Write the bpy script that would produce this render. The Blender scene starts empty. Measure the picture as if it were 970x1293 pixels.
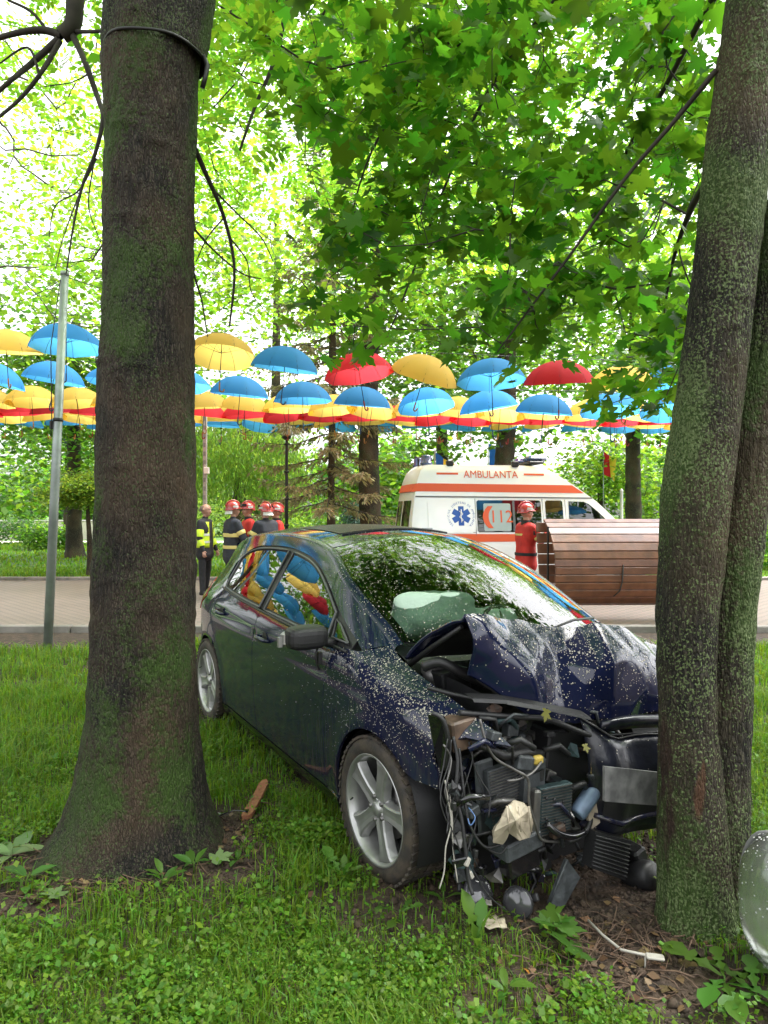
import bpy, bmesh, math, random
import numpy as np
from mathutils import Vector, Matrix, Quaternion, noise as mnoise
from mathutils.geometry import delaunay_2d_cdt
R = math.radians
scene = bpy.context.scene
C = scene.collection
# ------------------------------------------------------------------ camera
F, CX, CY, CH = 870.0, 485.0, 648.0, 1.60        # focal length and centre in photograph pixels, eye height
cam_d = bpy.data.cameras.new('camera')
cam_d.sensor_fit = 'VERTICAL'; cam_d.sensor_height = 24.0
cam_d.lens = F / 1293 * 24.0
cam_d.shift_y = (CY - 646.5) / 1293
cam_d.clip_start = 0.05; cam_d.clip_end = 600
cam = bpy.data.objects.new('camera', cam_d); C.objects.link(cam)
cam.location = (0, 0, CH); cam.rotation_euler = (R(90), 0, 0)
scene.camera = cam
# ------------------------------------------------------------------ sky, sun, exposure
SUN_EL, SUN_AZ = 62, 75        # a veiled sun, high to the right
wd = bpy.data.worlds.new('World'); scene.world = wd; wd.use_nodes = True
wn = wd.node_tree; wn.nodes.clear()
sky = wn.nodes.new('ShaderNodeTexSky'); sky.sky_type = 'NISHITA'; sky.sun_disc = False
sky.sun_elevation = R(SUN_EL); sky.sun_rotation = R(SUN_AZ)
sky.air_density = 1.0; sky.dust_density = 5.0; sky.ozone_density = 1.0
hsv = wn.nodes.new('ShaderNodeHueSaturation'); hsv.inputs['Saturation'].default_value = 0.12
hsv.inputs['Value'].default_value = 1.0
bg = wn.nodes.new('ShaderNodeBackground'); bg.inputs['Strength'].default_value = 0.15
wo = wn.nodes.new('ShaderNodeOutputWorld')
wn.links.new(sky.outputs[0], hsv.inputs['Color']); wn.links.new(hsv.outputs[0], bg.inputs['Color'])
wn.links.new(bg.outputs[0], wo.inputs['Surface'])
sun_d = bpy.data.lights.new('sun', 'SUN'); sun_d.energy = 0.9; sun_d.angle = R(40); sun_d.color = (1, .97, .9)
sun = bpy.data.objects.new('sun', sun_d); C.objects.link(sun)
_a, _e = R(SUN_AZ), R(SUN_EL)
_dir = Vector((math.sin(_a) * math.cos(_e), math.cos(_a) * math.cos(_e), math.sin(_e)))
sun.rotation_euler = _dir.to_track_quat('Z', 'Y').to_euler(); sun.location = _dir * 40
scene.view_settings.view_transform = 'Standard'; scene.view_settings.look = 'None'
scene.view_settings.exposure = 2.45; scene.view_settings.gamma = 1.0
cy = scene.cycles
cy.use_denoising = True; cy.max_bounces = 8; cy.transparent_max_bounces = 16
cy.diffuse_bounces = 4; cy.glossy_bounces = 3; cy.transmission_bounces = 6
cy.caustics_reflective = False; cy.caustics_refractive = False; cy.sample_clamp_indirect = 6
# ------------------------------------------------------------------ helpers
def px(u, v, Y):
    "point on the ray of photograph pixel (u, v) at depth Y"
    return Vector(((u - CX) / F * Y, Y, CH - (v - CY) / F * Y))
def gpx(u, v, z=0.0):
    "point where the ray of photograph pixel (u, v) meets the ground"
    Y = F * (CH - z) / (v - CY)
    return Vector(((u - CX) / F * Y, Y, z))
def tag(o, label=None, cat=None, group=None, kind=None):
    if label: o['label'] = label
    if cat: o['category'] = cat
    if group: o['group'] = group
    if kind: o['kind'] = kind
    return o
def empty(name, loc=(0, 0, 0), rz=0.0, label=None, cat=None, group=None):
    o = bpy.data.objects.new(name, None); C.objects.link(o)
    o.location = loc; o.rotation_euler = (0, 0, rz); o.empty_display_size = .1
    return tag(o, label, cat, group)
def link(name, me, m=None, parent=None):
    o = bpy.data.objects.new(name, me); C.objects.link(o)
    if parent: o.parent = parent
    if m is not None and len(me.materials) == 0: me.materials.append(m)
    return o
def copy_tree(o, parent=None):
    c = o.copy(); C.objects.link(c)
    if parent: c.parent = parent
    for ch in o.children: copy_tree(ch, c)
    return c
def spl(xs, ys):
    "smooth (Catmull-Rom) interpolation of a table, vectorised"
    xs = np.array(xs, float); ys = np.array(ys, float)
    if xs[0] > xs[-1]: xs, ys = xs[::-1], ys[::-1]
    m = np.gradient(ys, xs)
    def f(x):
        x = np.clip(np.asarray(x, float), xs[0], xs[-1])
        i = np.clip(np.searchsorted(xs, x) - 1, 0, len(xs) - 2)
        h = xs[i + 1] - xs[i]; t = (x - xs[i]) / h
        return ((2*t**3 - 3*t**2 + 1) * ys[i] + (t**3 - 2*t**2 + t) * h * m[i]
                + (-2*t**3 + 3*t**2) * ys[i + 1] + (t**3 - t**2) * h * m[i + 1])
    return f
def sstep(a, b, x):
    t = np.clip((np.asarray(x, float) - a) / (b - a), 0, 1); return t * t * (3 - 2 * t)
def mesh_np(name, V, faces_flat, n_per, smooth=False, mat_idx=None):
    "mesh from numpy arrays; every face has n_per corners"
    me = bpy.data.meshes.new(name)
    V = np.asarray(V, np.float32); Fc = np.asarray(faces_flat, np.int32).reshape(-1, n_per)
    me.vertices.add(len(V)); me.vertices.foreach_set('co', V.ravel())
    me.loops.add(Fc.size); me.loops.foreach_set('vertex_index', Fc.ravel())
    me.polygons.add(len(Fc)); me.polygons.foreach_set('loop_start', np.arange(len(Fc), dtype=np.int32) * n_per)
    me.polygons.foreach_set('loop_total', np.full(len(Fc), n_per, np.int32))
    if smooth: me.polygons.foreach_set('use_smooth', np.ones(len(Fc), bool))
    if mat_idx is not None: me.polygons.foreach_set('material_index', np.asarray(mat_idx, np.int32))
    me.update(calc_edges=True)
    return me
class MB:
    "collects shapes for ONE mesh object"
    def __init__(s): s.v = []; s.f = []; s.sm = []
    def add(s, vs, fs, smooth=False):
        b = len(s.v); s.v += [tuple(v) for v in vs]
        for f in fs: s.f.append([i + b for i in f]); s.sm.append(smooth)
        return s
    def box(s, c, d, rot=None, bev=0.0):
        x, y, z = d[0]/2, d[1]/2, d[2]/2
        M = rot if rot is not None else Matrix.Identity(3)
        c = Vector(c)
        if bev <= 0:
            vs = [c + M @ Vector((sx*x, sy*y, sz*z)) for sz in (-1, 1) for sx, sy in ((-1,-1),(1,-1),(1,1),(-1,1))]
            return s.add(vs, [(3,2,1,0),(4,5,6,7),(0,1,5,4),(1,2,6,5),(2,3,7,6),(3,0,4,7)])
        b = min(bev, x*.9, y*.9, z*.9)
        pr = [(-x+b,-y),(x-b,-y),(x,-y+b),(x,y-b),(x-b,y),(-x+b,y),(-x,y-b),(-x,-y+b)]
        def ring(zz, k): return [c + M @ Vector((p[0]*(1-k*b/x), p[1]*(1-k*b/y), zz)) for p in pr]
        rs = [ring(-z, 1), ring(-z+b, 0), ring(z-b, 0), ring(z, 1)]
        vs = [v for r in rs for v in r]; fs = [tuple(range(7,-1,-1)), tuple(range(24,32))]
        for k in range(3):
            for i in range(8): j = (i+1) % 8; fs.append((k*8+i, k*8+j, k*8+8+j, k*8+8+i))
        return s.add(vs, fs)
    def tube(s, pts, rad, seg=8, cap=True, smooth=True):
        pts = [Vector(p) for p in pts]; n = len(pts)
        if not hasattr(rad, '__len__'): rad = [rad] * n
        vs, fs = [], []
        t0 = (pts[1] - pts[0]).normalized()
        up = Vector((0,0,1)) if abs(t0.z) < .9 else Vector((1,0,0))
        nx = t0.cross(up).normalized()
        for i, p in enumerate(pts):
            t = (pts[min(i+1, n-1)] - pts[max(i-1, 0)])
            t = t.normalized() if t.length > 1e-9 else t0
            nx = (nx - t * nx.dot(t)); nx = nx.normalized() if nx.length > 1e-6 else t.orthogonal().normalized()
            ny = t.cross(nx)
            for k in range(seg):
                a = 2*math.pi*k/seg
                vs.append(p + (nx*math.cos(a) + ny*math.sin(a)) * rad[i])
        for i in range(n-1):
            for k in range(seg):
                j = (k+1) % seg; fs.append((i*seg+k, i*seg+j, (i+1)*seg+j, (i+1)*seg+k))
        s.add(vs, fs, smooth)
        if cap:
            b = len(s.v) - len(vs)
            s.f.append([b+k for k in range(seg-1,-1,-1)]); s.sm.append(False)
            s.f.append([b+(n-1)*seg+k for k in range(seg)]); s.sm.append(False)
        return s
    def lathe(s, prof, seg=24, c=(0,0,0), axis='Z', smooth=True, M=None, cap=True):
        vs, fs = [], []; c = Vector(c); n = len(prof)
        for r, h in prof:
            for k in range(seg):
                a = 2*math.pi*k/seg
                p = Vector((r*math.cos(a), r*math.sin(a), h))
                if axis == 'Y': p = Vector((p.x, p.z, p.y))
                if axis == 'X': p = Vector((p.z, p.x, p.y))
                if M is not None: p = M @ p
                vs.append(c + p)
        for i in range(n-1):
            for k in range(seg):
                j = (k+1) % seg; fs.append((i*seg+k, i*seg+j, (i+1)*seg+j, (i+1)*seg+k))
        s.add(vs, fs, smooth); b = len(s.v) - len(vs)
        if cap and prof[0][0] > 1e-6: s.f.append([b+k for k in range(seg-1,-1,-1)]); s.sm.append(False)
        if cap and prof[-1][0] > 1e-6: s.f.append([b+(n-1)*seg+k for k in range(seg)]); s.sm.append(False)
        return s
    def prism(s, poly, fn0, fn1):
        "2-D polygon, front and back vertices given by the two functions"
        n = len(poly)
        vs = [fn0(*p) for p in poly] + [fn1(*p) for p in poly]
        fs = [tuple(range(n)), tuple(range(2*n-1, n-1, -1))]
        for i in range(n): j = (i+1) % n; fs.append((i, n+i, n+j, j))
        return s.add(vs, fs)
    def grid(s, fn, us, vs_, smooth=True):
        V, Fc = [], []; nu, nv = len(us), len(vs_)
        for u in us:
            for v in vs_: V.append(fn(u, v))
        for i in range(nu-1):
            for j in range(nv-1): Fc.append((i*nv+j, (i+1)*nv+j, (i+1)*nv+j+1, i*nv+j+1))
        return s.add(V, Fc, smooth)
    def mesh(s, name, recalc=True):
        me = bpy.data.meshes.new(name); me.from_pydata(s.v, [], s.f)
        me.polygons.foreach_set('use_smooth', np.array(s.sm, bool))
        if recalc:
            bm = bmesh.new(); bm.from_mesh(me); bmesh.ops.recalc_face_normals(bm, faces=bm.faces); bm.to_mesh(me); bm.free()
        me.update(); return me
    def build(s, name, m, parent=None, recalc=True):
        return link(name, s.mesh(name, recalc), m, parent)
# ------------------------------------------------------------------ materials
MATS = {}
def mat(name, col, rough=.6, metal=0.0, spec=.5, coat=0.0, var=0.0, vscale=8.0, bump=0.0, bscale=60.0, col2=None, emis=None, sheen=0.0, transl=0.0, coat_r=.03):
    if name in MATS: return MATS[name]
    m = bpy.data.materials.new(name); m.use_nodes = True; MATS[name] = m
    nt = m.node_tree; b = nt.nodes['Principled BSDF']; out = nt.nodes['Material Output']
    b.inputs['Base Color'].default_value = (*col, 1); b.inputs['Roughness'].default_value = rough
    b.inputs['Metallic'].default_value = metal; b.inputs['Specular IOR Level'].default_value = spec
    b.inputs['Coat Weight'].default_value = coat; b.inputs['Coat Roughness'].default_value = coat_r
    tc = nt.nodes.new('ShaderNodeTexCoord')
    if var > 0 or col2 is not None:
        nz = nt.nodes.new('ShaderNodeTexNoise'); nz.inputs['Scale'].default_value = vscale; nz.inputs['Detail'].default_value = 5
        nt.links.new(tc.outputs['Object'], nz.inputs['Vector'])
        rp = nt.nodes.new('ShaderNodeValToRGB'); rp.color_ramp.elements[0].position = .35; rp.color_ramp.elements[1].position = .65
        c2 = col2 if col2 is not None else tuple(min(1, c*(1+var)) for c in col)
        c1 = col if col2 is not None else tuple(c*(1-var) for c in col)
        rp.color_ramp.elements[0].color = (*c1, 1); rp.color_ramp.elements[1].color = (*c2, 1)
        nt.links.new(nz.outputs['Fac'], rp.inputs['Fac']); nt.links.new(rp.outputs['Color'], b.inputs['Base Color'])
    if bump > 0:
        n2 = nt.nodes.new('ShaderNodeTexNoise'); n2.inputs['Scale'].default_value = bscale; n2.inputs['Detail'].default_value = 4
        nt.links.new(tc.outputs['Object'], n2.inputs['Vector'])
        bp = nt.nodes.new('ShaderNodeBump'); bp.inputs['Strength'].default_value = bump; bp.inputs['Distance'].default_value = .02
        nt.links.new(n2.outputs['Fac'], bp.inputs['Height']); nt.links.new(bp.outputs['Normal'], b.inputs['Normal'])
    if emis: b.inputs['Emission Color'].default_value = (*emis[:3], 1); b.inputs['Emission Strength'].default_value = emis[3]
    if transl > 0:
        tr = nt.nodes.new('ShaderNodeBsdfTranslucent'); tr.inputs['Color'].default_value = (*col, 1)
        mx = nt.nodes.new('ShaderNodeMixShader'); mx.inputs[0].default_value = transl
        nt.links.new(b.outputs[0], mx.inputs[1]); nt.links.new(tr.outputs[0], mx.inputs[2]); nt.links.new(mx.outputs[0], out.inputs['Surface'])
    return m
def leaf_mat(name, top, thru, hue=.03, val=.35, transl=.5, rough=.45, spec=.35, clump=0.0):
    "leaf: glossy-ish upper side, light shining through; each leaf its own tint"
    if name in MATS: return MATS[name]
    m = bpy.data.materials.new(name); m.use_nodes = True; MATS[name] = m
    nt = m.node_tree; b = nt.nodes['Principled BSDF']; out = nt.nodes['Material Output']
    geo_ = nt.nodes.new('ShaderNodeNewGeometry'); oi = nt.nodes.new('ShaderNodeObjectInfo')
    ad = nt.nodes.new('ShaderNodeMath'); ad.operation = 'ADD'; nt.links.new(geo_.outputs['Random Per Island'], ad.inputs[0]); nt.links.new(oi.outputs['Random'], ad.inputs[1])
    fr0 = nt.nodes.new('ShaderNodeMath'); fr0.operation = 'FRACT'; nt.links.new(ad.outputs[0], fr0.inputs[0])
    def tint(col):
        h = nt.nodes.new('ShaderNodeHueSaturation'); h.inputs['Color'].default_value = (*col, 1)
        mr = nt.nodes.new('ShaderNodeMapRange'); mr.inputs['To Min'].default_value = .5-hue; mr.inputs['To Max'].default_value = .5+hue
        nt.links.new(fr0.outputs[0], mr.inputs['Value']); nt.links.new(mr.outputs[0], h.inputs['Hue'])
        ml = nt.nodes.new('ShaderNodeMath'); ml.operation = 'MULTIPLY'; ml.inputs[1].default_value = 7.31
        fr = nt.nodes.new('ShaderNodeMath'); fr.operation = 'FRACT'
        nt.links.new(fr0.outputs[0], ml.inputs[0]); nt.links.new(ml.outputs[0], fr.inputs[0])
        m2 = nt.nodes.new('ShaderNodeMapRange'); m2.inputs['To Min'].default_value = 1-val; m2.inputs['To Max'].default_value = 1+val
        nt.links.new(fr.outputs[0], m2.inputs['Value']); nt.links.new(m2.outputs[0], h.inputs['Value'])
        return h
    a = tint(top); t = tint(thru)
    nt.links.new(a.outputs[0], b.inputs['Base Color'])
    b.inputs['Roughness'].default_value = rough; b.inputs['Specular IOR Level'].default_value = spec
    tr = nt.nodes.new('ShaderNodeBsdfTranslucent'); nt.links.new(t.outputs[0], tr.inputs['Color'])
    mx = nt.nodes.new('ShaderNodeMixShader'); mx.inputs[0].default_value = transl
    nt.links.new(b.outputs[0], mx.inputs[1]); nt.links.new(tr.outputs[0], mx.inputs[2]); nt.links.new(mx.outputs[0], out.inputs['Surface'])
    return m
def glass_mat(name, tint=(.55, .62, .6), refl=1.0, rough=.01):
    "thin sheet of glass: sees through, mirrors more at grazing angles"
    if name in MATS: return MATS[name]
    m = bpy.data.materials.new(name); m.use_nodes = True; MATS[name] = m
    nt = m.node_tree; nt.nodes.remove(nt.nodes['Principled BSDF']); out = nt.nodes['Material Output']
    tr = nt.nodes.new('ShaderNodeBsdfTransparent'); tr.inputs['Color'].default_value = (*tint, 1)
    gl = nt.nodes.new('ShaderNodeBsdfGlossy'); gl.inputs['Roughness'].default_value = rough
    fr = nt.nodes.new('ShaderNodeFresnel'); fr.inputs['IOR'].default_value = 1.0 + .55 * refl
    mx = nt.nodes.new('ShaderNodeMixShader')
    # both faces of the pane mirror: about twice the single-surface Fresnel
    ml = nt.nodes.new('ShaderNodeMath'); ml.operation = 'MULTIPLY'; ml.inputs[1].default_value = 1.8; ml.use_clamp = True
    nt.links.new(fr.outputs[0], ml.inputs[0]); nt.links.new(ml.outputs[0], mx.inputs[0])
    nt.links.new(tr.outputs[0], mx.inputs[1]); nt.links.new(gl.outputs[0], mx.inputs[2]); nt.links.new(mx.outputs[0], out.inputs['Surface'])
    return m
# ================================================================== ground, path, kerb
NR = np.random.default_rng(11)
_grid = NR.random((256, 256))
def vnoise(x, y, s):
    x = np.asarray(x, float) * s + 1000; y = np.asarray(y, float) * s + 1000
    i = np.floor(x).astype(int); j = np.floor(y).astype(int); fx = x - i; fy = y - j
    fx = fx*fx*(3-2*fx); fy = fy*fy*(3-2*fy)
    g = lambda a, b: _grid[a % 256, b % 256]
    return (g(i,j)*(1-fx) + g(i+1,j)*fx)*(1-fy) + (g(i,j+1)*(1-fx) + g(i+1,j+1)*fx)*fy
def fbm(x, y, s): return (vnoise(x,y,s) + .5*vnoise(x,y,s*2.1) + .25*vnoise(x,y,s*4.3)) / 1.75
LT = (-1.14, 3.27); RT = (1.17, 2.66)                   # feet of the two near trees
KERB_Y, FAR_Y = 9.25, 16.3
def gz(x, y):
    x = np.asarray(x, float); y = np.asarray(y, float)
    near = sstep(9.0, 7.5, y)
    z = near * (.035*(fbm(x, y, .9) - .5) + .014*(fbm(x, y, 6) - .5))
    z = z + .075*np.exp(-((x-LT[0])**2 + (y-LT[1])**2)/.32) + .05*np.exp(-((x-RT[0])**2 + (y-RT[1])**2)/.16)
    z = z - .02*np.exp(-((x-.75)**2 + (y-2.75)**2)/.20)
    return z
def ground_mat():
    m = bpy.data.materials.new('soil_and_turf'); m.use_nodes = True
    nt = m.node_tree; b = nt.nodes['Principled BSDF']; tc = nt.nodes.new('ShaderNodeTexCoord')
    def nz(s, d=6):
        n = nt.nodes.new('ShaderNodeTexNoise'); n.inputs['Scale'].default_value = s; n.inputs['Detail'].default_value = d
        nt.links.new(tc.outputs['Object'], n.inputs['Vector']); return n
    a = nz(14); r = nt.nodes.new('ShaderNodeValToRGB'); r.color_ramp.elements[0].color = (.018,.011,.007,1); r.color_ramp.elements[1].color = (.075,.048,.030,1)
    r.color_ramp.elements[0].position = .35; r.color_ramp.elements[1].position = .68; nt.links.new(a.outputs['Fac'], r.inputs['Fac'])
    g = nz(5); r2 = nt.nodes.new('ShaderNodeValToRGB'); r2.color_ramp.elements[0].color = (.030,.075,.010,1); r2.color_ramp.elements[1].color = (.085,.17,.025,1)
    nt.links.new(g.outputs['Fac'], r2.inputs['Fac'])
    sx = nt.nodes.new('ShaderNodeSeparateXYZ'); nt.links.new(tc.outputs['Object'], sx.inputs[0])
    mr = nt.nodes.new('ShaderNodeMapRange'); mr.inputs['From Min'].default_value = 15; mr.inputs['From Max'].default_value = 17
    nt.links.new(sx.outputs['Y'], mr.inputs['Value'])
    mx = nt.nodes.new('ShaderNodeMixRGB'); nt.links.new(mr.outputs[0], mx.inputs[0]); nt.links.new(r.outputs[0], mx.inputs[1]); nt.links.new(r2.outputs[0], mx.inputs[2])
    nt.links.new(mx.outputs[0], b.inputs['Base Color']); b.inputs['Roughness'].default_value = .85
    n3 = nz(70, 4); bp = nt.nodes.new('ShaderNodeBump'); bp.inputs['Strength'].default_value = .7; bp.inputs['Distance'].default_value = .015
    nt.links.new(n3.outputs['Fac'], bp.inputs['Height']); nt.links.new(bp.outputs['Normal'], b.inputs['Normal'])
    return m
xs = np.unique(np.concatenate([np.linspace(-300,-12,14), np.linspace(-12,-4,24), np.linspace(-4,4,200), np.linspace(4,12,24), np.linspace(12,300,14)]))
ys = np.unique(np.concatenate([np.linspace(-30,-1,8), np.linspace(-1,9.1,240), np.linspace(9.1,40,20), np.linspace(40,450,12)]))
gx, gy = np.meshgrid(xs, ys); V = np.stack([gx.ravel(), gy.ravel(), gz(gx.ravel(), gy.ravel())], 1)
nx_, ny_ = len(xs), len(ys); ii, jj = np.meshgrid(np.arange(nx_-1), np.arange(ny_-1)); b0 = (jj*nx_+ii).ravel()
tag(link('ground', mesh_np('ground', V, np.stack([b0,b0+1,b0+nx_+1,b0+nx_],1), 4, True), ground_mat()), kind='structure')
def paving_mat(name, c1, c2, mortar, sc):
    m = bpy.data.materials.new(name); m.use_nodes = True; nt = m.node_tree; b = nt.nodes['Principled BSDF']; tc = nt.nodes.new('ShaderNodeTexCoord')
    br = nt.nodes.new('ShaderNodeTexBrick'); br.inputs['Scale'].default_value = sc; br.inputs['Color1'].default_value = (*c1,1); br.inputs['Color2'].default_value = (*c2,1)
    br.inputs['Mortar'].default_value = (*mortar,1); br.inputs['Mortar Size'].default_value = .03; br.inputs['Brick Width'].default_value = .2; br.inputs['Row Height'].default_value = .1
    nt.links.new(tc.outputs['Object'], br.inputs['Vector'])
    nz = nt.nodes.new('ShaderNodeTexNoise'); nz.inputs['Scale'].default_value = 1.3; nz.inputs['Detail'].default_value = 6; nt.links.new(tc.outputs['Object'], nz.inputs['Vector'])
    mp = nt.nodes.new('ShaderNodeMapRange'); mp.inputs['To Min'].default_value = .75; mp.inputs['To Max'].default_value = 1.2; nt.links.new(nz.outputs['Fac'], mp.inputs['Value'])
    h = nt.nodes.new('ShaderNodeHueSaturation'); nt.links.new(br.outputs['Color'], h.inputs['Color']); nt.links.new(mp.outputs[0], h.inputs['Value'])
    nt.links.new(h.outputs[0], b.inputs['Base Color']); b.inputs['Roughness'].default_value = .55
    bp = nt.nodes.new('ShaderNodeBump'); bp.inputs['Strength'].default_value = .4; bp.inputs['Distance'].default_value = .01; nt.links.new(br.outputs['Fac'], bp.inputs['Height']); bp.invert = True
    nt.links.new(bp.outputs['Normal'], b.inputs['Normal']); return m
mb = MB(); mb.add([(-90,KERB_Y+.1,.012),(90,KERB_Y+.1,.012),(90,FAR_Y,.012),(-90,FAR_Y,.012)],[(0,1,2,3)])
tag(mb.build('path', paving_mat('pink_grey_pavers', (.26,.185,.165),(.21,.16,.145),(.11,.095,.08), 1.0)), kind='structure')
mb = MB(); mb.add([(-90,36.5,.010),(90,36.5,.010),(90,39.5,.010),(-90,39.5,.010)],[(0,1,2,3)])
tag(mb.build('far_path', mat('pale_gravel', (.42,.38,.33), .8, var=.15, vscale=2)), kind='structure')
STONE = mat('wet_kerb_concrete', (.24,.22,.20), .6, col2=(.15,.14,.12), vscale=5, bump=.3, bscale=60)
kb = empty('kerb'); kb['kind'] = 'structure'
me = MB().box((0,0,.03),(.985,.13,.12), bev=.012).mesh('kerb_stone')
for i in range(-14, 15):
    o = link('kerb_stone', me, STONE, kb); o.location = (i*1.0+.3, KERB_Y+.03, .01*math.sin(i*2.3)*.4); o.rotation_euler = (0,0,R(.5*math.sin(i*5.1)))
kf = empty('far_kerb'); kf['kind'] = 'structure'
for i in range(-12, 13):
    o = link('kerb_stone', me, STONE, kf); o.location = (i*1.0, FAR_Y+.05, 0)
# ================================================================== bark, trunks, branches
def bark_mat(name, c_dark, c_light, moss, moss_amt, lichen, lich_amt, scar=None, furrow=1.0):
    m = bpy.data.materials.new(name); m.use_nodes = True; nt = m.node_tree; b = nt.nodes['Principled BSDF']; tc = nt.nodes.new('ShaderNodeTexCoord')
    def N(s, d=5, scale=None, tex='ShaderNodeTexNoise'):
        n = nt.nodes.new(tex); n.inputs['Scale'].default_value = s
        if tex == 'ShaderNodeTexNoise': n.inputs['Detail'].default_value = d
        if scale:
            mp = nt.nodes.new('ShaderNodeMapping'); mp.inputs['Scale'].default_value = scale; nt.links.new(tc.outputs['Object'], mp.inputs['Vector']); nt.links.new(mp.outputs[0], n.inputs['Vector'])
        else: nt.links.new(tc.outputs['Object'], n.inputs['Vector'])
        return n
    def ramp(src, p0, p1, c0=(0,0,0), c1=(1,1,1)):
        r = nt.nodes.new('ShaderNodeValToRGB'); r.color_ramp.elements[0].position = p0; r.color_ramp.elements[1].position = p1
        r.color_ramp.elements[0].color = (*c0,1); r.color_ramp.elements[1].color = (*c1,1); nt.links.new(src, r.inputs['Fac']); return r.outputs['Color']
    def mix(f, a, c):
        x = nt.nodes.new('ShaderNodeMixRGB'); nt.links.new(f, x.inputs[0])
        (nt.links.new(a, x.inputs[1]) if hasattr(a,'node') else setattr(x.inputs[1],'default_value',(*a,1)))
        (nt.links.new(c, x.inputs[2]) if hasattr(c,'node') else setattr(x.inputs[2],'default_value',(*c,1))); return x.outputs[0]
    fur = N(1, 6, (85,85,13)); blot = N(3.5, 5); fine = N(160, 3)
    vo = N(1, 0, (95,95,26), 'ShaderNodeTexVoronoi'); vo.feature = 'DISTANCE_TO_EDGE'; crack = ramp(vo.outputs['Distance'], .0, .22)
    col = ramp(fur.outputs['Fac'], .40, .60, c_dark, c_light); col = mix(crack, c_dark, col)
    tint = N(1.6, 4); col = mix(ramp(tint.outputs['Fac'], .42, .7), col, tuple(c*1.25*f for c, f in zip(c_light, (1.15,.95,.75))))
    mo = N(2.3, 6, (1.3,1.3,.9)); mo2 = N(60, 3); ad = nt.nodes.new('ShaderNodeMath'); ad.operation = 'MULTIPLY_ADD'; ad.inputs[1].default_value = .35; nt.links.new(mo2.outputs['Fac'], ad.inputs[0]); nt.links.new(mo.outputs['Fac'], ad.inputs[2])
    mmask = ramp(ad.outputs[0], moss_amt, moss_amt+.12); col = mix(mmask, col, moss)
    li = N(105, 2); lz = N(2.9, 4, (1,1,.7)); ml = nt.nodes.new('ShaderNodeMath'); ml.operation = 'MULTIPLY_ADD'; ml.inputs[1].default_value = .55
    nt.links.new(lz.outputs['Fac'], ml.inputs[0]); nt.links.new(li.outputs['Fac'], ml.inputs[2])
    lmask = ramp(ml.outputs[0], lich_amt, lich_amt+.05); col = mix(lmask, col, lichen)
    if scar:
        for (cx, cy, cz, sx_, sz_, sc_col) in scar:
            mp = nt.nodes.new('ShaderNodeMapping'); mp.inputs['Location'].default_value = (-cx/sx_, -cy/.25, -cz/sz_); mp.inputs['Scale'].default_value = (1/sx_, 1/.25, 1/sz_)
            nt.links.new(tc.outputs['Object'], mp.inputs['Vector'])
            ln = nt.nodes.new('ShaderNodeVectorMath'); ln.operation = 'LENGTH'; nt.links.new(mp.outputs[0], ln.inputs[0])
            nn = N(18, 4, (1.5,1.5,.4)); a2 = nt.nodes.new('ShaderNodeMath'); a2.operation = 'MULTIPLY_ADD'; a2.inputs[1].default_value = .95; nt.links.new(nn.outputs['Fac'], a2.inputs[0]); hf = nt.nodes.new('ShaderNodeMath'); hf.operation = 'MULTIPLY'; hf.inputs[1].default_value = .5; nt.links.new(ln.outputs['Value'], hf.inputs[0]); nt.links.new(hf.outputs[0], a2.inputs[2])
            col = mix(ramp(a2.outputs[0], .70, .86, (1,1,1), (0,0,0)), col, sc_col)
    nt.links.new(col, b.inputs['Base Color']); b.inputs['Roughness'].default_value = .78; b.inputs['Specular IOR Level'].default_value = .3
    s1 = nt.nodes.new('ShaderNodeMath'); s1.operation = 'MULTIPLY_ADD'; s1.inputs[1].default_value = .25; nt.links.new(fine.outputs['Fac'], s1.inputs[0]); nt.links.new(fur.outputs['Fac'], s1.inputs[2])
    s2 = nt.nodes.new('ShaderNodeMath'); s2.operation = 'MULTIPLY_ADD'; s2.inputs[1].default_value = .25; nt.links.new(mmask, s2.inputs[0]); nt.links.new(s1.outputs[0], s2.inputs[2])
    s3 = nt.nodes.new('ShaderNodeMath'); s3.operation = 'MULTIPLY_ADD'; s3.inputs[1].default_value = .32; nt.links.new(crack, s3.inputs[0]); nt.links.new(s2.outputs[0], s3.inputs[2])
    bp = nt.nodes.new('ShaderNodeBump'); bp.inputs['Strength'].default_value = 1.0*furrow; bp.inputs['Distance'].default_value = .020; nt.links.new(s3.outputs[0], bp.inputs['Height']); nt.links.new(bp.outputs['Normal'], b.inputs['Normal'])
    return m
BARK_L = bark_mat('mossy_brown_bark', (.005,.0042,.0034), (.054,.043,.032), (.034,.066,.009), .670, (.055,.075,.028), .87)
BARK_R = bark_mat('lichen_green_bark', (.007,.006,.0045), (.058,.052,.034), (.038,.068,.013), .650, (.115,.155,.060), .815,
                  scar=[(RT[0]-.0, RT[1]-.18, .55, .032, .16, (.075,.036,.018)), (RT[0]-.12, RT[1]-.12, .55, .06, .5, (.030,.017,.011))])
BARK_F = bark_mat('grey_brown_bark', (.022,.017,.013), (.085,.070,.055), (.05,.07,.02), .76, (.16,.17,.11), .90)
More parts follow.
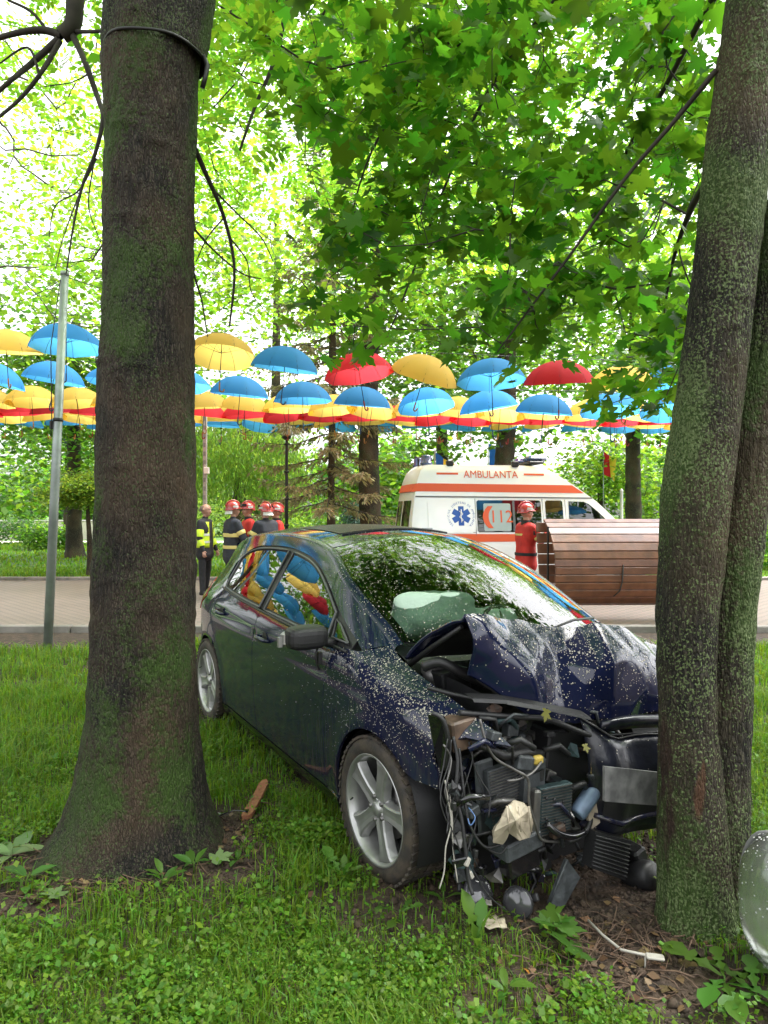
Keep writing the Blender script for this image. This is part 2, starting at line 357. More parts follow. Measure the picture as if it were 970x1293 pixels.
def trunk_mesh(name, rows, seg=150, dz=.016, flare=None, seed=0, rough=.006, ridges=()):
    "rows of (z, x, y, radius); skin of bark with furrows, swellings and root flare"
    rows = sorted(rows); z = np.array([r[0] for r in rows])
    fx, fy, fr = [spl(z, [r[k] for r in rows]) for k in (1,2,3)]
    zs = np.arange(z[0], z[-1], dz); a = np.linspace(0, 2*np.pi, seg, endpoint=False)
    ZZ, AA = np.meshgrid(zs, a, indexing='ij'); rr = fr(ZZ)
    c, s = np.cos(AA), np.sin(AA)
    k = AA/(2*np.pi)*seg
    nlow = np.array([[mnoise.noise(Vector((c_*1.2+seed, s_*1.2, z_*1.6))) for c_, s_ in zip(np.cos(a[::3]), np.sin(a[::3]))] for z_ in zs[::4]])
    nlow = np.repeat(np.repeat(nlow, 4, 0)[:len(zs)], 3, 1)[:, :seg]
    # smooth the repeated samples
    for _ in range(3): nlow = (nlow + np.roll(nlow,1,1) + np.roll(nlow,-1,1))/3; nlow[1:-1] = (nlow[:-2]+nlow[1:-1]+nlow[2:])/3
    fur = vnoise(AA*seg/(2*np.pi)*.22 + seed*7, ZZ*9, 1.0)*.6 + vnoise(AA*seg/(2*np.pi)*.5 + seed*3, ZZ*26, 1.0)*.4
    rr = rr*(1 + .045*nlow) + rough*(fur - .5)*2
    for (rz, ra, amp, wd_) in ridges:
        da = (AA - ra + np.pi) % (2*np.pi) - np.pi
        rr = rr + amp*np.exp(-((ZZ - rz - .03*np.cos(da*2))/.012)**2)*np.exp(-(da/wd_)**2)
    if flare:
        h, amt, lobes, ph = flare
        f = np.exp(-np.maximum(ZZ,0)/h)
        lob = sum((.5+.5*np.cos(AA - p + .25*np.sin(ZZ*9)))**9 * q for p, q in lobes)
        rr = rr + f*amt*(.30 + 1.1*lob)
    X = fx(ZZ) + rr*c; Y = fy(ZZ) + rr*s
    V = np.stack([X.ravel(), Y.ravel(), ZZ.ravel()], 1); n = len(zs)
    i, j = np.meshgrid(np.arange(n-1), np.arange(seg), indexing='ij'); j2 = (j+1) % seg
    Fq = np.stack([i*seg+j, i*seg+j2, (i+1)*seg+j2, (i+1)*seg+j], -1).reshape(-1,4)
    return mesh_np(name, V, Fq, 4, True)
def tube_np(paths, seg=6):
    "many tapering tubes -> one vertex/face set; paths: list of (points Nx3, radii N)"
    Vs, Fs, base = [], [], 0
    for P_, r_ in paths:
        P_ = np.asarray(P_, float); n = len(P_); T = np.gradient(P_, axis=0); T /= np.maximum(np.linalg.norm(T, axis=1), 1e-9)[:,None]
        up = np.array([.31,.17,.93]); A = np.cross(T, up); A /= np.maximum(np.linalg.norm(A, axis=1), 1e-6)[:,None]; B = np.cross(T, A)
        an = np.arange(seg)*2*np.pi/seg
        V = P_[:,None,:] + (A[:,None,:]*np.cos(an)[None,:,None] + B[:,None,:]*np.sin(an)[None,:,None])*np.asarray(r_)[:,None,None]
        Vs.append(V.reshape(-1,3)); i, j = np.meshgrid(np.arange(n-1), np.arange(seg), indexing='ij'); j2 = (j+1) % seg
        Fs.append((np.stack([i*seg+j, i*seg+j2, (i+1)*seg+j2, (i+1)*seg+j], -1) + base).reshape(-1,4)); base += n*seg
    return np.vstack(Vs), np.vstack(Fs)
def curve(pts, n=8):
    q = np.array(pts, float); out = []
    for i in range(len(q)-1):
        p0, p1, p2, p3 = q[max(0,i-1)], q[i], q[i+1], q[min(len(q)-1,i+2)]
        for t in np.linspace(0,1,n,endpoint=False): out.append(.5*((2*p1)+(p2-p0)*t+(2*p0-5*p1+4*p2-p3)*t*t+(3*p1-p0-3*p2+p3)*t**3))
    out.append(q[-1]); return np.array(out)
def grow(rng, roots, targets, r_tip=.006, jit=.12, expo=.42, maxr=.2, droop=0.0):
    "join every target point to the nearest part of the growing skeleton; returns tube paths"
    nodes = [np.array(p, float) for p in roots]; par = [-1]*len(nodes); 
    tg = np.array(targets, float); rootc = np.array(roots).mean(0)
    order = np.argsort(np.min(np.linalg.norm(tg[:,None,:]-np.array(roots)[None], axis=2), axis=1))
    for k in order:
        t = tg[k]; A = np.array(nodes); d = np.linalg.norm(A - t, axis=1); i = int(np.argmin(d)); L = d[i]
        m = max(2, int(L/.35)); prev = i; a = A[i]
        for s in range(1, m+1):
            f = s/m; p = a + (t-a)*f; p = p + rng.normal(0, jit*L*.18*math.sin(f*math.pi)+1e-4, 3); p[2] += droop*L*math.sin(f*math.pi)
            nodes.append(p); par.append(prev); prev = len(nodes)-1
    n = len(nodes); cnt = np.zeros(n); ch = [[] for _ in range(n)]
    for i in range(n):
        if par[i] >= 0: ch[par[i]].append(i)
    for i in range(n-1, -1, -1):
        if not ch[i]: cnt[i] = 1
        if par[i] >= 0: cnt[par[i]] += cnt[i]
    rad = np.minimum(r_tip*np.maximum(cnt,1)**expo, maxr); nr = len(roots); paths = []
    for i in range(n):
        if par[i] < 0: continue
        p = par[i]
        # start a path where the node is not the main continuation
        mains = max(ch[p], key=lambda c: cnt[c]) if ch[p] else None
        if p < nr or mains != i:
            seq = [p, i]; c = i
            while ch[c]: c = max(ch[c], key=lambda q: cnt[q]); seq.append(c)
            R_ = [rad[s] for s in seq]; R_[0] = min(R_[0], R_[1]*1.25); paths.append((np.array([nodes[s] for s in seq]), R_))
    return paths, np.array(nodes), par
# ------------------------------------------------------------------ leaves
def rand_frames(rng, n, up=1.0, tilt=.7):
    "random leaf frames: length axis L, width axis W, normal N; normals lean upwards"
    N = rng.normal(0, tilt, (n,3)); N[:,2] = np.abs(N[:,2])*.3 + up; N /= np.linalg.norm(N, axis=1)[:,None]
    L = rng.normal(0,1,(n,3)); L[:,2] -= .45; L -= (L*N).sum(1)[:,None]*N; L /= np.linalg.norm(L, axis=1)[:,None]
    return L, np.cross(N, L), N
OVAL = np.array([(0,0,0),(.5,.30,.06),(1,0,-.04),(.5,-.30,.06)]); OVAL_F = np.array([(0,1,2,3)])
def leaf_mesh(name, pos, size, frames, shape=OVAL, faces=OVAL_F):
    L, W, N = frames; n = len(pos); s = np.broadcast_to(np.asarray(size, float), (n,))[:,None,None]
    V = pos[:,None,:] + s*(shape[None,:,0:1]*L[:,None,:] + shape[None,:,1:2]*W[:,None,:] + shape[None,:,2:3]*N[:,None,:])
    k = len(shape); Fq = (faces[None] + (np.arange(n)*k)[:,None,None]).reshape(-1, faces.shape[1])
    return mesh_np(name, V.reshape(-1,3), Fq, faces.shape[1])
def clump_points(rng, n, c, rad, bias=.55, zcut=-1.0, lump=.35, seed=0):
    "points filling an uneven crown"
    P_ = []
    while len(P_) < n:
        d = rng.normal(0,1,3); d /= np.linalg.norm(d)
        if d[2] < zcut: continue
        k = 1 + lump*mnoise.noise(Vector(d*1.7) + Vector((seed,seed*.7,0)))*1.6
        r = rng.random()**bias*k; P_.append(np.array(c) + d*r*np.array(rad))
    return np.array(P_)
# ================================================================== the two near trees
LF_MAPLE = leaf_mat('maple_leaf', (.032,.085,.010), (.17,.42,.020), .028, .42, .55, .4)
LF_ASH   = leaf_mat('ash_leaf', (.055,.125,.015), (.30,.56,.035), .03, .3, .60)
LF_LIGHT = leaf_mat('light_leaf', (.070,.150,.015), (.34,.58,.04), .03, .3, .55)
LF_MID   = leaf_mat('mid_green_leaf', (.050,.115,.016), (.22,.44,.03), .03, .35, .5)
LF_DARK  = leaf_mat('deep_green_leaf', (.030,.080,.014), (.12,.28,.025), .03, .35, .45)
LF_WILLOW= leaf_mat('willow_leaf', (.10,.18,.03), (.36,.55,.06), .025, .25, .5)
LF_FIR   = leaf_mat('dry_fir_needles', (.26,.23,.12), (.36,.32,.14), .035, .4, .3)
LF_BLUE  = leaf_mat('blue_spruce_needles', (.07,.14,.11), (.10,.2,.14), .02, .3, .25)
WOOD = mat('dark_twig_bark', (.020,.016,.012), .8, col2=(.045,.036,.028), vscale=9)
WOODG = mat('grey_limb_bark', (.04,.034,.028), .8, col2=(.085,.072,.06), vscale=6)
TR = np.random.default_rng(3)
def pz(v, Y): return CH - (v - CY)/F*Y
def pxx(u, Y): return (u - CX)/F*Y
# ---- left tree
lt = empty('mossy_tree', (0,0,0), 0, 'thick upright tree with dark cable round its trunk and moss patches', 'tree')
Y0 = LT[1]; k0 = Y0/F
rows = []
for v, l, r in ((0,137,252),(75,134,249),(130,136,247),(300,133,243),(430,131,244),(500,126,244),(640,124,244),(800,119,245),(900,114,247),(960,106,249),(1020,101,252),(1090,98,256),(1140,96,258)):
    rows.append((pz(v,Y0), pxx((l+r)/2,Y0), Y0, (r-l)/2*k0))
x0 = rows[0][1]; rows += [(4.6, x0+.02, Y0, .235), (5.2, x0+.03, Y0+.02, .22), (6.2, x0-.05, Y0+.1, .17), (7.6, x0-.15, Y0+.25, .11), (8.6, x0-.2, Y0+.3, .05)]
ridges = [(pz(v,Y0), R(a), amp, .5) for v, a, amp in ((190,-110,.010),(210,-60,.008),(300,-105,.010),(480,-85,.012),(600,-100,.007),(470,-150,.012),(175,-80,.007),(640,-60,.006),(735,-95,.007),(60,-90,.008),(770,-80,.006))]
link('trunk', trunk_mesh('trunk', rows, 150, .016, (.16,.135,[(R(-160),1.0),(R(-18),.85),(R(-70),.40),(R(-112),.55),(R(60),.8),(R(120),.6)],0), 1, .011, ridges), BARK_L, lt)
# second stem of the fork leaving to the right above the frame's top
fork = curve([(x0+.04,Y0,3.75),(x0+.16,Y0+.02,4.35),(x0+.42,Y0+.15,5.2),(x0+.8,Y0+.4,6.4),(x0+1.1,Y0+.7,8)],6)
ash_roots = [np.array(p) for p in fork[6:]] + [np.array((x0-.02*i, Y0+.06*i, 4.7+.55*i)) for i in range(7)]
tg = clump_points(TR, 300, (-1.4,7.0,7.0), (5.6,5.2,3.2), .5, -.95, .3, 2)
tg = tg[(tg[:,2] > 3.75 + .10*np.abs(tg[:,1]-6))]
_u = CX + F*tg[:,0]/tg[:,1]; _v = CY - F*(tg[:,2]-CH)/tg[:,1]      # open sky shows through on the left and above the fir
_gap = ((_u < 150) & (_v > 40) & (_v < 380)) | ((_u > 330) & (_u < 500) & (_v > 300)); tg = tg[~_gap | (TR.random(len(tg)) < .30)]
ov = clump_points(TR, 26, (-2.4,3.2,7.6), (3.2,2.2,1.8), .6, -.6, .3, 4)
paths, nodes, par = grow(TR, ash_roots, np.vstack([tg, ov]), .006, .5, .46, .15)
hang = []      # bare hanging limbs that show dark against the sky
def ppath(pts, r0, r1):
    c = curve([px(*p) for p in pts], 6); return (c, np.linspace(r0, r1, len(c)))
hang += [ppath([(372,-60,4.5),(362,10,4.5),(345,80,4.5),(322,135,4.5),(303,190,4.5)],.020,.008), ppath([(322,135,4.5),(310,165,4.45),(300,150,4.4)],.006,.003),
         ppath([(345,80,4.5),(355,60,4.4),(352,95,4.4)],.006,.003),
         ppath([(236,165,3.5),(258,215,3.7),(283,275,3.9),(296,340,4.0),(290,412,4.1)],.016,.006), ppath([(270,240,3.8),(300,270,3.9),(330,300,4.0),(345,330,4.1)],.006,.003),
         ppath([(246,290,3.6),(272,318,3.8),(305,345,3.9),(330,352,4)],.007,.003), ppath([(246,350,3.6),(256,385,3.7),(262,425,3.7)],.006,.003),
         ppath([(283,275,3.9),(262,300,3.9),(248,330,3.9)],.005,.003), ppath([(290,300,3.9),(312,330,4.0),(318,370,4.0),(342,400,4.1)],.005,.002)]
hang += [ppath([(98,-120,4.6),(96,-20,4.5),(92,30,4.5),(78,45,4.5)],.062,.05), ppath([(78,45,4.5),(55,38,4.5),(20,42,4.5),(-40,60,4.5)],.028,.014), ppath([(74,50,4.5),(40,80,4.5),(10,105,4.4),(-40,150,4.4)],.024,.010),
         ppath([(76,52,4.5),(50,95,4.4),(20,130,4.4),(-30,170,4.3)],.018,.008), ppath([(92,45,4.5),(108,80,4.4),(124,125,4.4),(130,150,4.3),(120,195,4.3),(104,235,4.3),(92,290,4.3),(84,345,4.3)],.022,.004),
         ppath([(95,40,4.5),(115,40,4.4),(150,38,4.3)],.014,.008), ppath([(60,40,4.5),(40,15,4.5),(10,0,4.5)],.012,.008), ppath([(122,200,4.3),(100,240,4.3),(70,260,4.3),(62,300,4.3)],.006,.003),
         ppath([(118,210,4.3),(112,260,4.3),(125,300,4.3)],.005,.003), ppath([(104,235,4.3),(80,300,4.3),(70,340,4.2)],.005,.002), ppath([(50,95,4.4),(35,60,4.4),(0,80,4.4)],.010,.005)]
link('second_stem', trunk_mesh('second_stem', [(p_[2],p_[0],p_[1],r_) for p_, r_ in zip(fork[::3], np.linspace(.20,.10,len(fork[::3])))], 90, .03, None, 5, .008), BARK_L, lt)
for a_, b_, r_ in (((x0-.05,Y0+.05,5.05), px(98,-120,4.6), .075), ((x0+.3,Y0+.12,4.9), px(372,-60,4.5), .035), ((x0+.08,Y0+.05,3.35), px(236,165,3.5), .022), ((x0+.1,Y0,2.95), px(246,290,3.6), .012), ((x0+.1,Y0,2.7), px(246,350,3.6), .010)):
    a_ = Vector(a_); m_ = a_.lerp(b_,.5) + Vector((0,0,.12)); c = curve([a_, m_, b_], 6); hang.append((c, np.linspace(r_*1.25, r_*.85, len(c))))
V, Fq = tube_np(paths + hang, 7)
link('limbs', mesh_np('limbs', V, Fq, 4, True), WOOD, lt)
# pinnate leaves: nine leaflets on a stalk
def pinnate(rng, centers, per, spread, leaflet=.075, stalk=.26):
    n = len(centers)*per; c = np.repeat(centers, per, 0) + rng.normal(0, spread, (len(centers)*per,3))*np.array([1,1,.6])
    L, W, N = rand_frames(rng, n, 1.0, .55); pos, fl, fw, fn = [], [], [], []
    for i in range(9):
        t = .25 + .75*(i//2)/4.0 if i < 8 else 1.0; sgn = (1 if i % 2 else -1) if i < 8 else 0
        d = L*(.55 if sgn else 1) + W*sgn*.85; d /= np.linalg.norm(d, axis=1)[:,None]
        pos.append(c + L*(t*stalk) - N*(t*t*.05)); fl.append(d); fn.append(N); fw.append(np.cross(N, d))
    pos = np.vstack(pos); fr = (np.vstack(fl), np.vstack(fw), np.vstack(fn))
    return pos, fr
pos, fr = pinnate(TR, tg, 26, .38); sz = TR.uniform(.06,.105,len(pos))
tag(link('crown', leaf_mesh('crown', pos, sz, fr), LF_ASH, lt), kind='stuff')
pos, fr = pinnate(TR, ov, 16, .45, .1); tag(link('crown', leaf_mesh('crown', pos, .11, fr), LF_ASH, lt), kind='stuff')
cabz = pz(72,Y0); mb = MB()
mb.tube([Vector((x0+.011+.229*math.cos(a), Y0+.229*math.sin(a), cabz+.02*math.sin(a*1.0)-.012*math.cos(a)+.004*math.sin(5*a))) for a in np.linspace(0,2*math.pi,41)],.007,8,cap=False)
mb.tube([Vector((x0+.24,Y0-.02,cabz-.01)),Vector((x0+.262,Y0-.03,cabz-.06)),Vector((x0+.25,Y0-.03,cabz-.12)),Vector((x0+.235,Y0-.02,cabz-.16))],.012,8)
tag(mb.build('cable', mat('black_cable',(.01,.01,.01),.5)), 'black cable tied round the upper trunk of the thick tree', 'cable')
# ---- right twin-stemmed maple
rt = empty('maple_tree', (0,0,0), 0, 'leaning twin-stemmed maple with green lichen bark and a scarred foot', 'tree')
Y1 = RT[1]; k1 = Y1/F
s1 = [(v, u, r, 0) for v, u, r in ((1260,886,50),(1180,880,46),(1090,877,43),(1000,873,39),(900,868,35),(800,867,36),(700,874,39),(640,879,41),(520,893,40),(400,909,38),(200,931,39),(0,957,37),(-200,985,36),(-500,1022,32),(-900,1060,26),(-1400,1080,16))]
s2 = [(v, u, r, .05) for v, u, r in ((1260,912,44),(1180,912,40),(1090,912,38),(1000,917,35),(900,922,33),(800,929,31),(700,938,31),(640,945,31),(540,958,30),(450,974,29),(300,1000,29),(0,1055,28),(-400,1110,25),(-900,1160,18))]
for nm, st, sd_ in (('trunk', s1, 3), ('second_trunk', s2, 8)):
    rw = [(pz(v,Y1), pxx(u,Y1), Y1+dy, r*k1) for v,u,r,dy in st]
    link(nm, trunk_mesh(nm, rw, 130, .014, (.08,.035,[(R(-150),.8),(R(-60),.6),(R(30),.9)],0), sd_, .006,
         [(pz(v,Y1), R(a), .006, .5) for v, a in ((385,-120),(395,-70),(250,-100),(430,-90),(120,-110),(560,-80))]), BARK_R, rt)
limbs = [[(905,88,2.66),(850,155,2.8),(790,225,2.95),(720,322,3.15),(665,395,3.3),(628,445,3.4)],
         [(965,-120,2.7),(830,-80,3.2),(690,-40,3.8),(560,60,4.4),(470,190,4.8),(430,330,5.0)],
         [(975,-200,2.7),(860,-130,3.4),(720,-20,4.2),(620,110,4.8),(560,240,5.2),(500,400,5.4),(470,450,5.4)],
         [(960,-60,2.7),(900,0,3.4),(840,110,4.2),(780,220,4.8),(770,330,5.2),(790,420,5.3)],
         [(985,-260,2.7),(900,-300,3.6),(700,-260,4.6),(500,-120,5.4),(400,40,5.8),(385,200,6.0)],
         [(930,190,2.66),(880,250,3.2),(850,330,3.8),(835,420,4.2)]]
limb_paths = []; roots = []
for i, l in enumerate(limbs):
    c = curve([px(*p) for p in l], 7); limb_paths.append((c, np.linspace(.022 if i else .012, .004, len(c)))); roots += [np.array(p) for p in c[4:]]
def maple_ok(u, v):
    lo = np.interp(u, [350,400,440,520,560,620,680,730,770,860,900], [60,430,470,470,450,470,470,470,545,545,450])
    d = fbm(u, v, 1/75.)
    thr = .36 + .30*math.exp(-((u-545)/95)**2-((v-385)/75)**2) + .22*math.exp(-((u-700)/45)**2-((v-455)/40)**2) + .14*math.exp(-((u-740)/60)**2-((v-130)/70)**2)
    thr += .25*sstep(lo-60, lo, v) + .25*sstep(420, 355, u)
    return v < lo and d > thr
tgs = []; R2 = random.Random(21)
while len(tgs) < 345:
    u = R2.uniform(355,905); v = R2.uniform(-60,560)
    if not maple_ok(u, v): continue
    Yd = R2.uniform(3.3,6.2) if v < 330 else R2.uniform(3.2,5.2)
    tgs.append(np.array(px(u,v,Yd)))
tgs = np.array(tgs)
paths, nodes, par = grow(TR, roots, tgs, .0028, .35, .40, .02, -.04)
V, Fq = tube_np(limb_paths + paths, 6); link('limbs', mesh_np('limbs', V, Fq, 4, True), WOOD, rt)
half = [(-.08,.12),(-.04,.30),(.03,.47),(.10,.42),(.14,.36),(.24,.23),(.34,.36),(.42,.40),(.60,.60),(.61,.50),(.60,.38),(.66,.30),(.54,.15),(.70,.20),(.80,.17),(.83,.10),(1.02,0)]
ol = [(0,0)] + half + [(x,-y) for x,y in half[-2::-1]]
def maple_shape(curl, fold):
    S = [(.33,0,0)] + [(x, y, fold*abs(y) - curl*x*x) for x, y in ol]; n = len(ol)
    return np.array(S), np.array([(0, 1+i, 1+(i+1) % n) for i in range(n)])
nl = 13; pos = np.repeat(tgs, nl, 0) + TR.normal(0, .115, (len(tgs)*nl,3))*np.array([1,1,.75])
fr = rand_frames(TR, len(pos), .72, .66); sz = TR.uniform(.06,.14,len(pos))
uu = CX + F*pos[:,0]/pos[:,1]; vv = CY - F*(pos[:,2]-CH)/pos[:,1]
app = sz/pos[:,1]*(.3+np.abs((fr[2]*pos).sum(1))/np.linalg.norm(pos,axis=1)) * ((uu > 20) & (uu < 950) & (vv > 5) & (vv < 1290))
big = np.argsort(-app)[:300]; rest = np.setdiff1d(np.arange(len(pos)), big)
msh = []
for i, (cu, fo_) in enumerate(((.10,.12),(.20,.05),(.05,.22),(.28,.10))):
    S, T = maple_shape(cu, fo_); msh.append((S, T)); 
lm = [mesh_np('leaf', S, T, 3) for S, T in msh]
for m_ in lm: m_.materials.append(LF_MAPLE)
for k, i in enumerate(big):
    o = link('leaf', lm[k % 4], None, rt)
    M = Matrix(((fr[0][i][0],fr[1][i][0],fr[2][i][0]),(fr[0][i][1],fr[1][i][1],fr[2][i][1]),(fr[0][i][2],fr[1][i][2],fr[2][i][2])))
    o.matrix_local = Matrix.Translation(pos[i]) @ M.to_4x4() @ Matrix.Scale(sz[i],4)
for q in range(2):
    sel = rest[q::2]; S, T = msh[q]; tag(link('foliage', leaf_mesh('foliage', pos[sel], sz[sel], tuple(f[sel] for f in fr), S, T), LF_MAPLE, rt), kind='stuff')
ov = np.vstack([clump_points(TR, 105, (2.0,-.6,7.8), (4.8,4.6,2.0), .6, -.7, .3, 9), clump_points(TR, 60, (3.4,5.6,6.6), (3.6,3,2.4), .6, -.7, .3, 5)])
ov = ov[(ov[:,2] > 4.3)]
pos = np.repeat(ov, 45, 0) + TR.normal(0,.36,(len(ov)*45,3)); keep = (pos[:,2] - CH)/np.maximum(pos[:,1],.1) > .62
keep |= pos[:,1] < .5
pos = pos[keep]; tag(link('foliage', leaf_mesh('foliage', pos, .15, rand_frames(TR,len(pos),1,.5), np.array([(0,0,0),(.4,.5,.08),(1,0,-.05),(.4,-.5,.08)])), LF_MAPLE, rt), kind='stuff')
roots2 = [np.array((pxx(985,Y1)+.05*i, Y1-.02*i, 4.3+.5*i)) for i in range(6)]
paths, nodes, par = grow(TR, roots2, ov, .007, .4, .42, .09); V, Fq = tube_np(paths, 6); link('limbs', mesh_np('limbs', V, Fq, 4, True), WOOD, rt)
# ================================================================== trees beyond
def tree(name, label, x, y, r0, hgt, crown, n_cl, per, lsize, lmat, spread=.45, bark=None, lean=(0,0), group=None, forkz=None, shape=OVAL, seed=0, tilt=.7, zcut=-1.0, bias=.5, leaf=None):
    rng = np.random.default_rng(seed+100); o = empty(name, (x,y,0), 0, label, 'tree', group)
    (cx, cy, cz), rad = crown
    fz = forkz or cz - rad[2]*.75
    zs = [-.05, .3, fz*.5, fz, cz, min(hgt, cz+rad[2]*.6)]
    rows = [(z_, lean[0]*z_ + .05*math.sin(z_*1.3+seed), lean[1]*z_, max(.03, r0*(1 - .8*(z_/hgt))*(1.35 if z_ < 0 else 1.1 if z_ < .4 else 1))) for z_ in zs]
    link('trunk', trunk_mesh('trunk', rows, 28, .12, None, seed, r0*.06), bark or BARK_F, o)
    roots = [np.array((float(np.interp(z_,[r[0] for r in rows],[r[1] for r in rows])), lean[1]*z_, z_)) for z_ in np.linspace(fz, rows[-1][0], 8)]
    tg_ = clump_points(rng, n_cl, (cx,cy,cz), rad, bias, zcut, .35, seed)
    pth, nd, pr = grow(rng, roots, tg_, .010, .45, .42, r0*.5)
    V, Fq = tube_np(pth, 5); link('limbs', mesh_np('limbs', V, Fq, 4, True), WOODG, o)
    pos = np.repeat(tg_, per, 0) + rng.normal(0, spread, (n_cl*per,3))*np.array([1,1,.65])
    pos = pos[pos[:,2] > .25]
    tag(link('crown', leaf_mesh('crown', pos, rng.uniform(.75,1.25,len(pos))*lsize, rand_frames(rng,len(pos),1.0,tilt), shape), lmat, o), kind='stuff')
    return o
BROAD = np.array([(0,0,0),(.45,.40,.06),(1,0,-.05),(.45,-.40,.06)])
def at(u, Y): return pxx(u, Y)
G = 'trees beyond the path'
tree('forked_tree', 'dark trunked tree forking low behind the crashed car roof', at(466,19),19,.34,13,((.3,0,8.8),(4.0,3.6,3.4)),100,42,.20,LF_LIGHT,.5,lean=(.02,0),group=G,forkz=2.2,shape=BROAD,seed=1)
tree('street_tree', 'tree whose thick trunk rises straight behind the ambulance roof', at(638,20.5),20.5,.36,15,((.3,0,8.6),(4.4,4,4.4)),190,46,.22,LF_MID,.5,group=G,forkz=4.5,shape=BROAD,seed=2)
tree('street_tree', 'shady dark tree on the lawn beyond the leaning steel pole', at(95,25),25,.30,13,((0,0,6.4),(4.4,3.5,3.8)),150,42,.22,LF_MID,.5,group=G,forkz=2.0,shape=BROAD,seed=3)
tree('street_tree', 'slim trunked tree on the far lawn behind the clipped round tree', at(86,33),33,.22,9,((0,0,5.2),(3.2,3,2.6)),90,40,.24,LF_MID,.5,group=G,seed=4,shape=BROAD)
tree('street_tree', 'tall light green tree overhanging the left umbrellas', at(-40,14.5),14.5,.28,14,((1.2,.4,9.0),(4.4,3.6,3.9)),85,50,.15,LF_LIGHT,.45,group=G,seed=5,forkz=5)
tree('street_tree', 'tall light green tree behind the police-vested man', at(200,23),23,.32,17,((.5,0,9.6),(5.2,4,5.6)),150,50,.21,LF_LIGHT,.55,group=G,seed=6,forkz=4,shape=BROAD) if False else \
tree('street_tree', 'tall light green tree behind the bald man in the yellow vest', at(200,23),23,.32,17,((.5,0,9.6),(5.2,4,5.6)),150,50,.21,LF_LIGHT,.55,group=G,seed=6,forkz=4,shape=BROAD)
tree('street_tree', 'tall pale green tree rising above the front of the ambulance', at(800,27),27,.34,17,((0,0,9.6),(5.2,4,5.8)),210,46,.24,LF_LIGHT,.6,group=G,seed=7,forkz=4,shape=BROAD)
tree('street_tree', 'low bright green tree beyond the front of the ambulance', at(760,30),30,.2,6,((.6,0,3.2),(2.9,2.5,1.9)),90,46,.20,LF_LIGHT,.45,group=G,seed=8,shape=BROAD)
tree('street_tree', 'broad tree beyond the path behind the twin-stemmed maple', at(930,24),24,.3,14,((.2,0,7.5),(4.2,4,4.6)),170,46,.22,LF_MID,.55,group=G,seed=9,forkz=3,shape=BROAD)
tree('street_tree', 'tall thin-leaved tree with sky showing behind the fir', at(350,30),30,.3,18,((.5,0,11.5),(4.5,4,5.0)),70,40,.22,LF_LIGHT,.6,group=G,seed=10,forkz=6,shape=BROAD)
tree('street_tree', 'tall tree far behind the red fire helmet beside the bench', at(560,33),33,.35,18,((0,0,9),(6,4,6)),200,44,.28,LF_MID,.7,group=G,seed=12,forkz=4,shape=BROAD)
# trees left of the view: their leaves fill the reflections in the car's side windows
for i, (x_, y_, h_, mt_, lb_) in enumerate(((-13,10.0,11,LF_MID,'mid green tree by the path left of the leaning pole'),(-18,15,13,LF_LIGHT,'tall light green tree far left along the path'),(-14,20,13,LF_MID,'broad tree beyond the path left of the clipped tree'),(-24,22,14,LF_DARK,'dark tall tree at the far left end of the lawn'),(-20,8,12,LF_LIGHT,'light green tree left along the near edge of the path'))):
    tree('street_tree', lb_, x_, y_, .28, h_, ((0,0,h_*.55),(3.6,3.6,h_*.42)), 120, 40, .24, mt_, .55, group=G, forkz=2.4, shape=BROAD, seed=80+i)
for i, (x_, y_, h_, lb_) in enumerate(((9.6,2.6,12,'unseen leafy tree added right of the maple to darken the bonnet reflection'),(10.5,7.6,13,'unseen leafy tree added near the path to darken the bonnet reflection'))):  # unseen trees, added right of the view to darken the bonnet's sky reflection
    tree('street_tree', lb_, x_, y_, .26, h_, ((0,0,h_*.58),(3.9,3.6,h_*.36)), 120, 40, .22, LF_MID, .55, forkz=3.0, shape=BROAD, seed=95+i)
# willow: curtains of thin hanging leaves
def willow(x, y, r0, hgt, rad, n, seed, label):
    rng = np.random.default_rng(seed); o = empty('willow_tree', (x,y,0), 0, label, 'tree')
    rows = [(-.05,0,0,r0*1.3),(.4,0,0,r0),(1.5,.05,0,r0*.9),(hgt*.6,.1,0,r0*.5),(hgt*.8,.1,0,r0*.2)]
    link('trunk', trunk_mesh('trunk', rows, 24, .12, None, seed, .02), BARK_F, o)
    roots = [np.array((.1,0,z_)) for z_ in np.linspace(1.6,hgt*.75,6)]
    top = clump_points(rng, 60, (.1,0,hgt*.72), (rad*.8,rad*.7,hgt*.26), .5, -.3, .3, seed)
    pth, nd, pr = grow(rng, roots, top, .012, .4, .42, r0*.5)
    st = clump_points(rng, n, (.1,0,hgt*.66), (rad,rad*.9,hgt*.32), .45, -.35, .3, seed); pos = []; fl = []
    for s in st:
        L_ = rng.uniform(.8, 2.4); m_ = int(L_*14); t = np.linspace(0,1,m_); q = s + np.stack([.35*t*np.sin(s[1]*9), .3*t*np.cos(s[0]*7), -L_*t],1)
        q = q[q[:,2] > .25]; pos.append(q + rng.normal(0,.05,q.shape))
    pos = np.vstack(pos); n_ = len(pos); L = rng.normal(0,.4,(n_,3)); L[:,2] -= 1; L /= np.linalg.norm(L,axis=1)[:,None]
    W = np.cross(L, rng.normal(0,1,(n_,3))); W /= np.linalg.norm(W,axis=1)[:,None]
    V, Fq = tube_np(pth, 5); link('limbs', mesh_np('limbs', V, Fq, 4, True), WOODG, o)
    tag(link('crown', leaf_mesh('crown', pos, rng.uniform(.10,.22,n_), (L,W,np.cross(L,W)), np.array([(0,0,0),(.5,.16,0),(1,0,0),(.5,-.16,0)])), LF_WILLOW, o), kind='stuff')
willow(at(300,27), 27, .3, 6.2, 3.0, 900, 31, 'pale weeping willow with hanging curtains behind the group of firefighters')
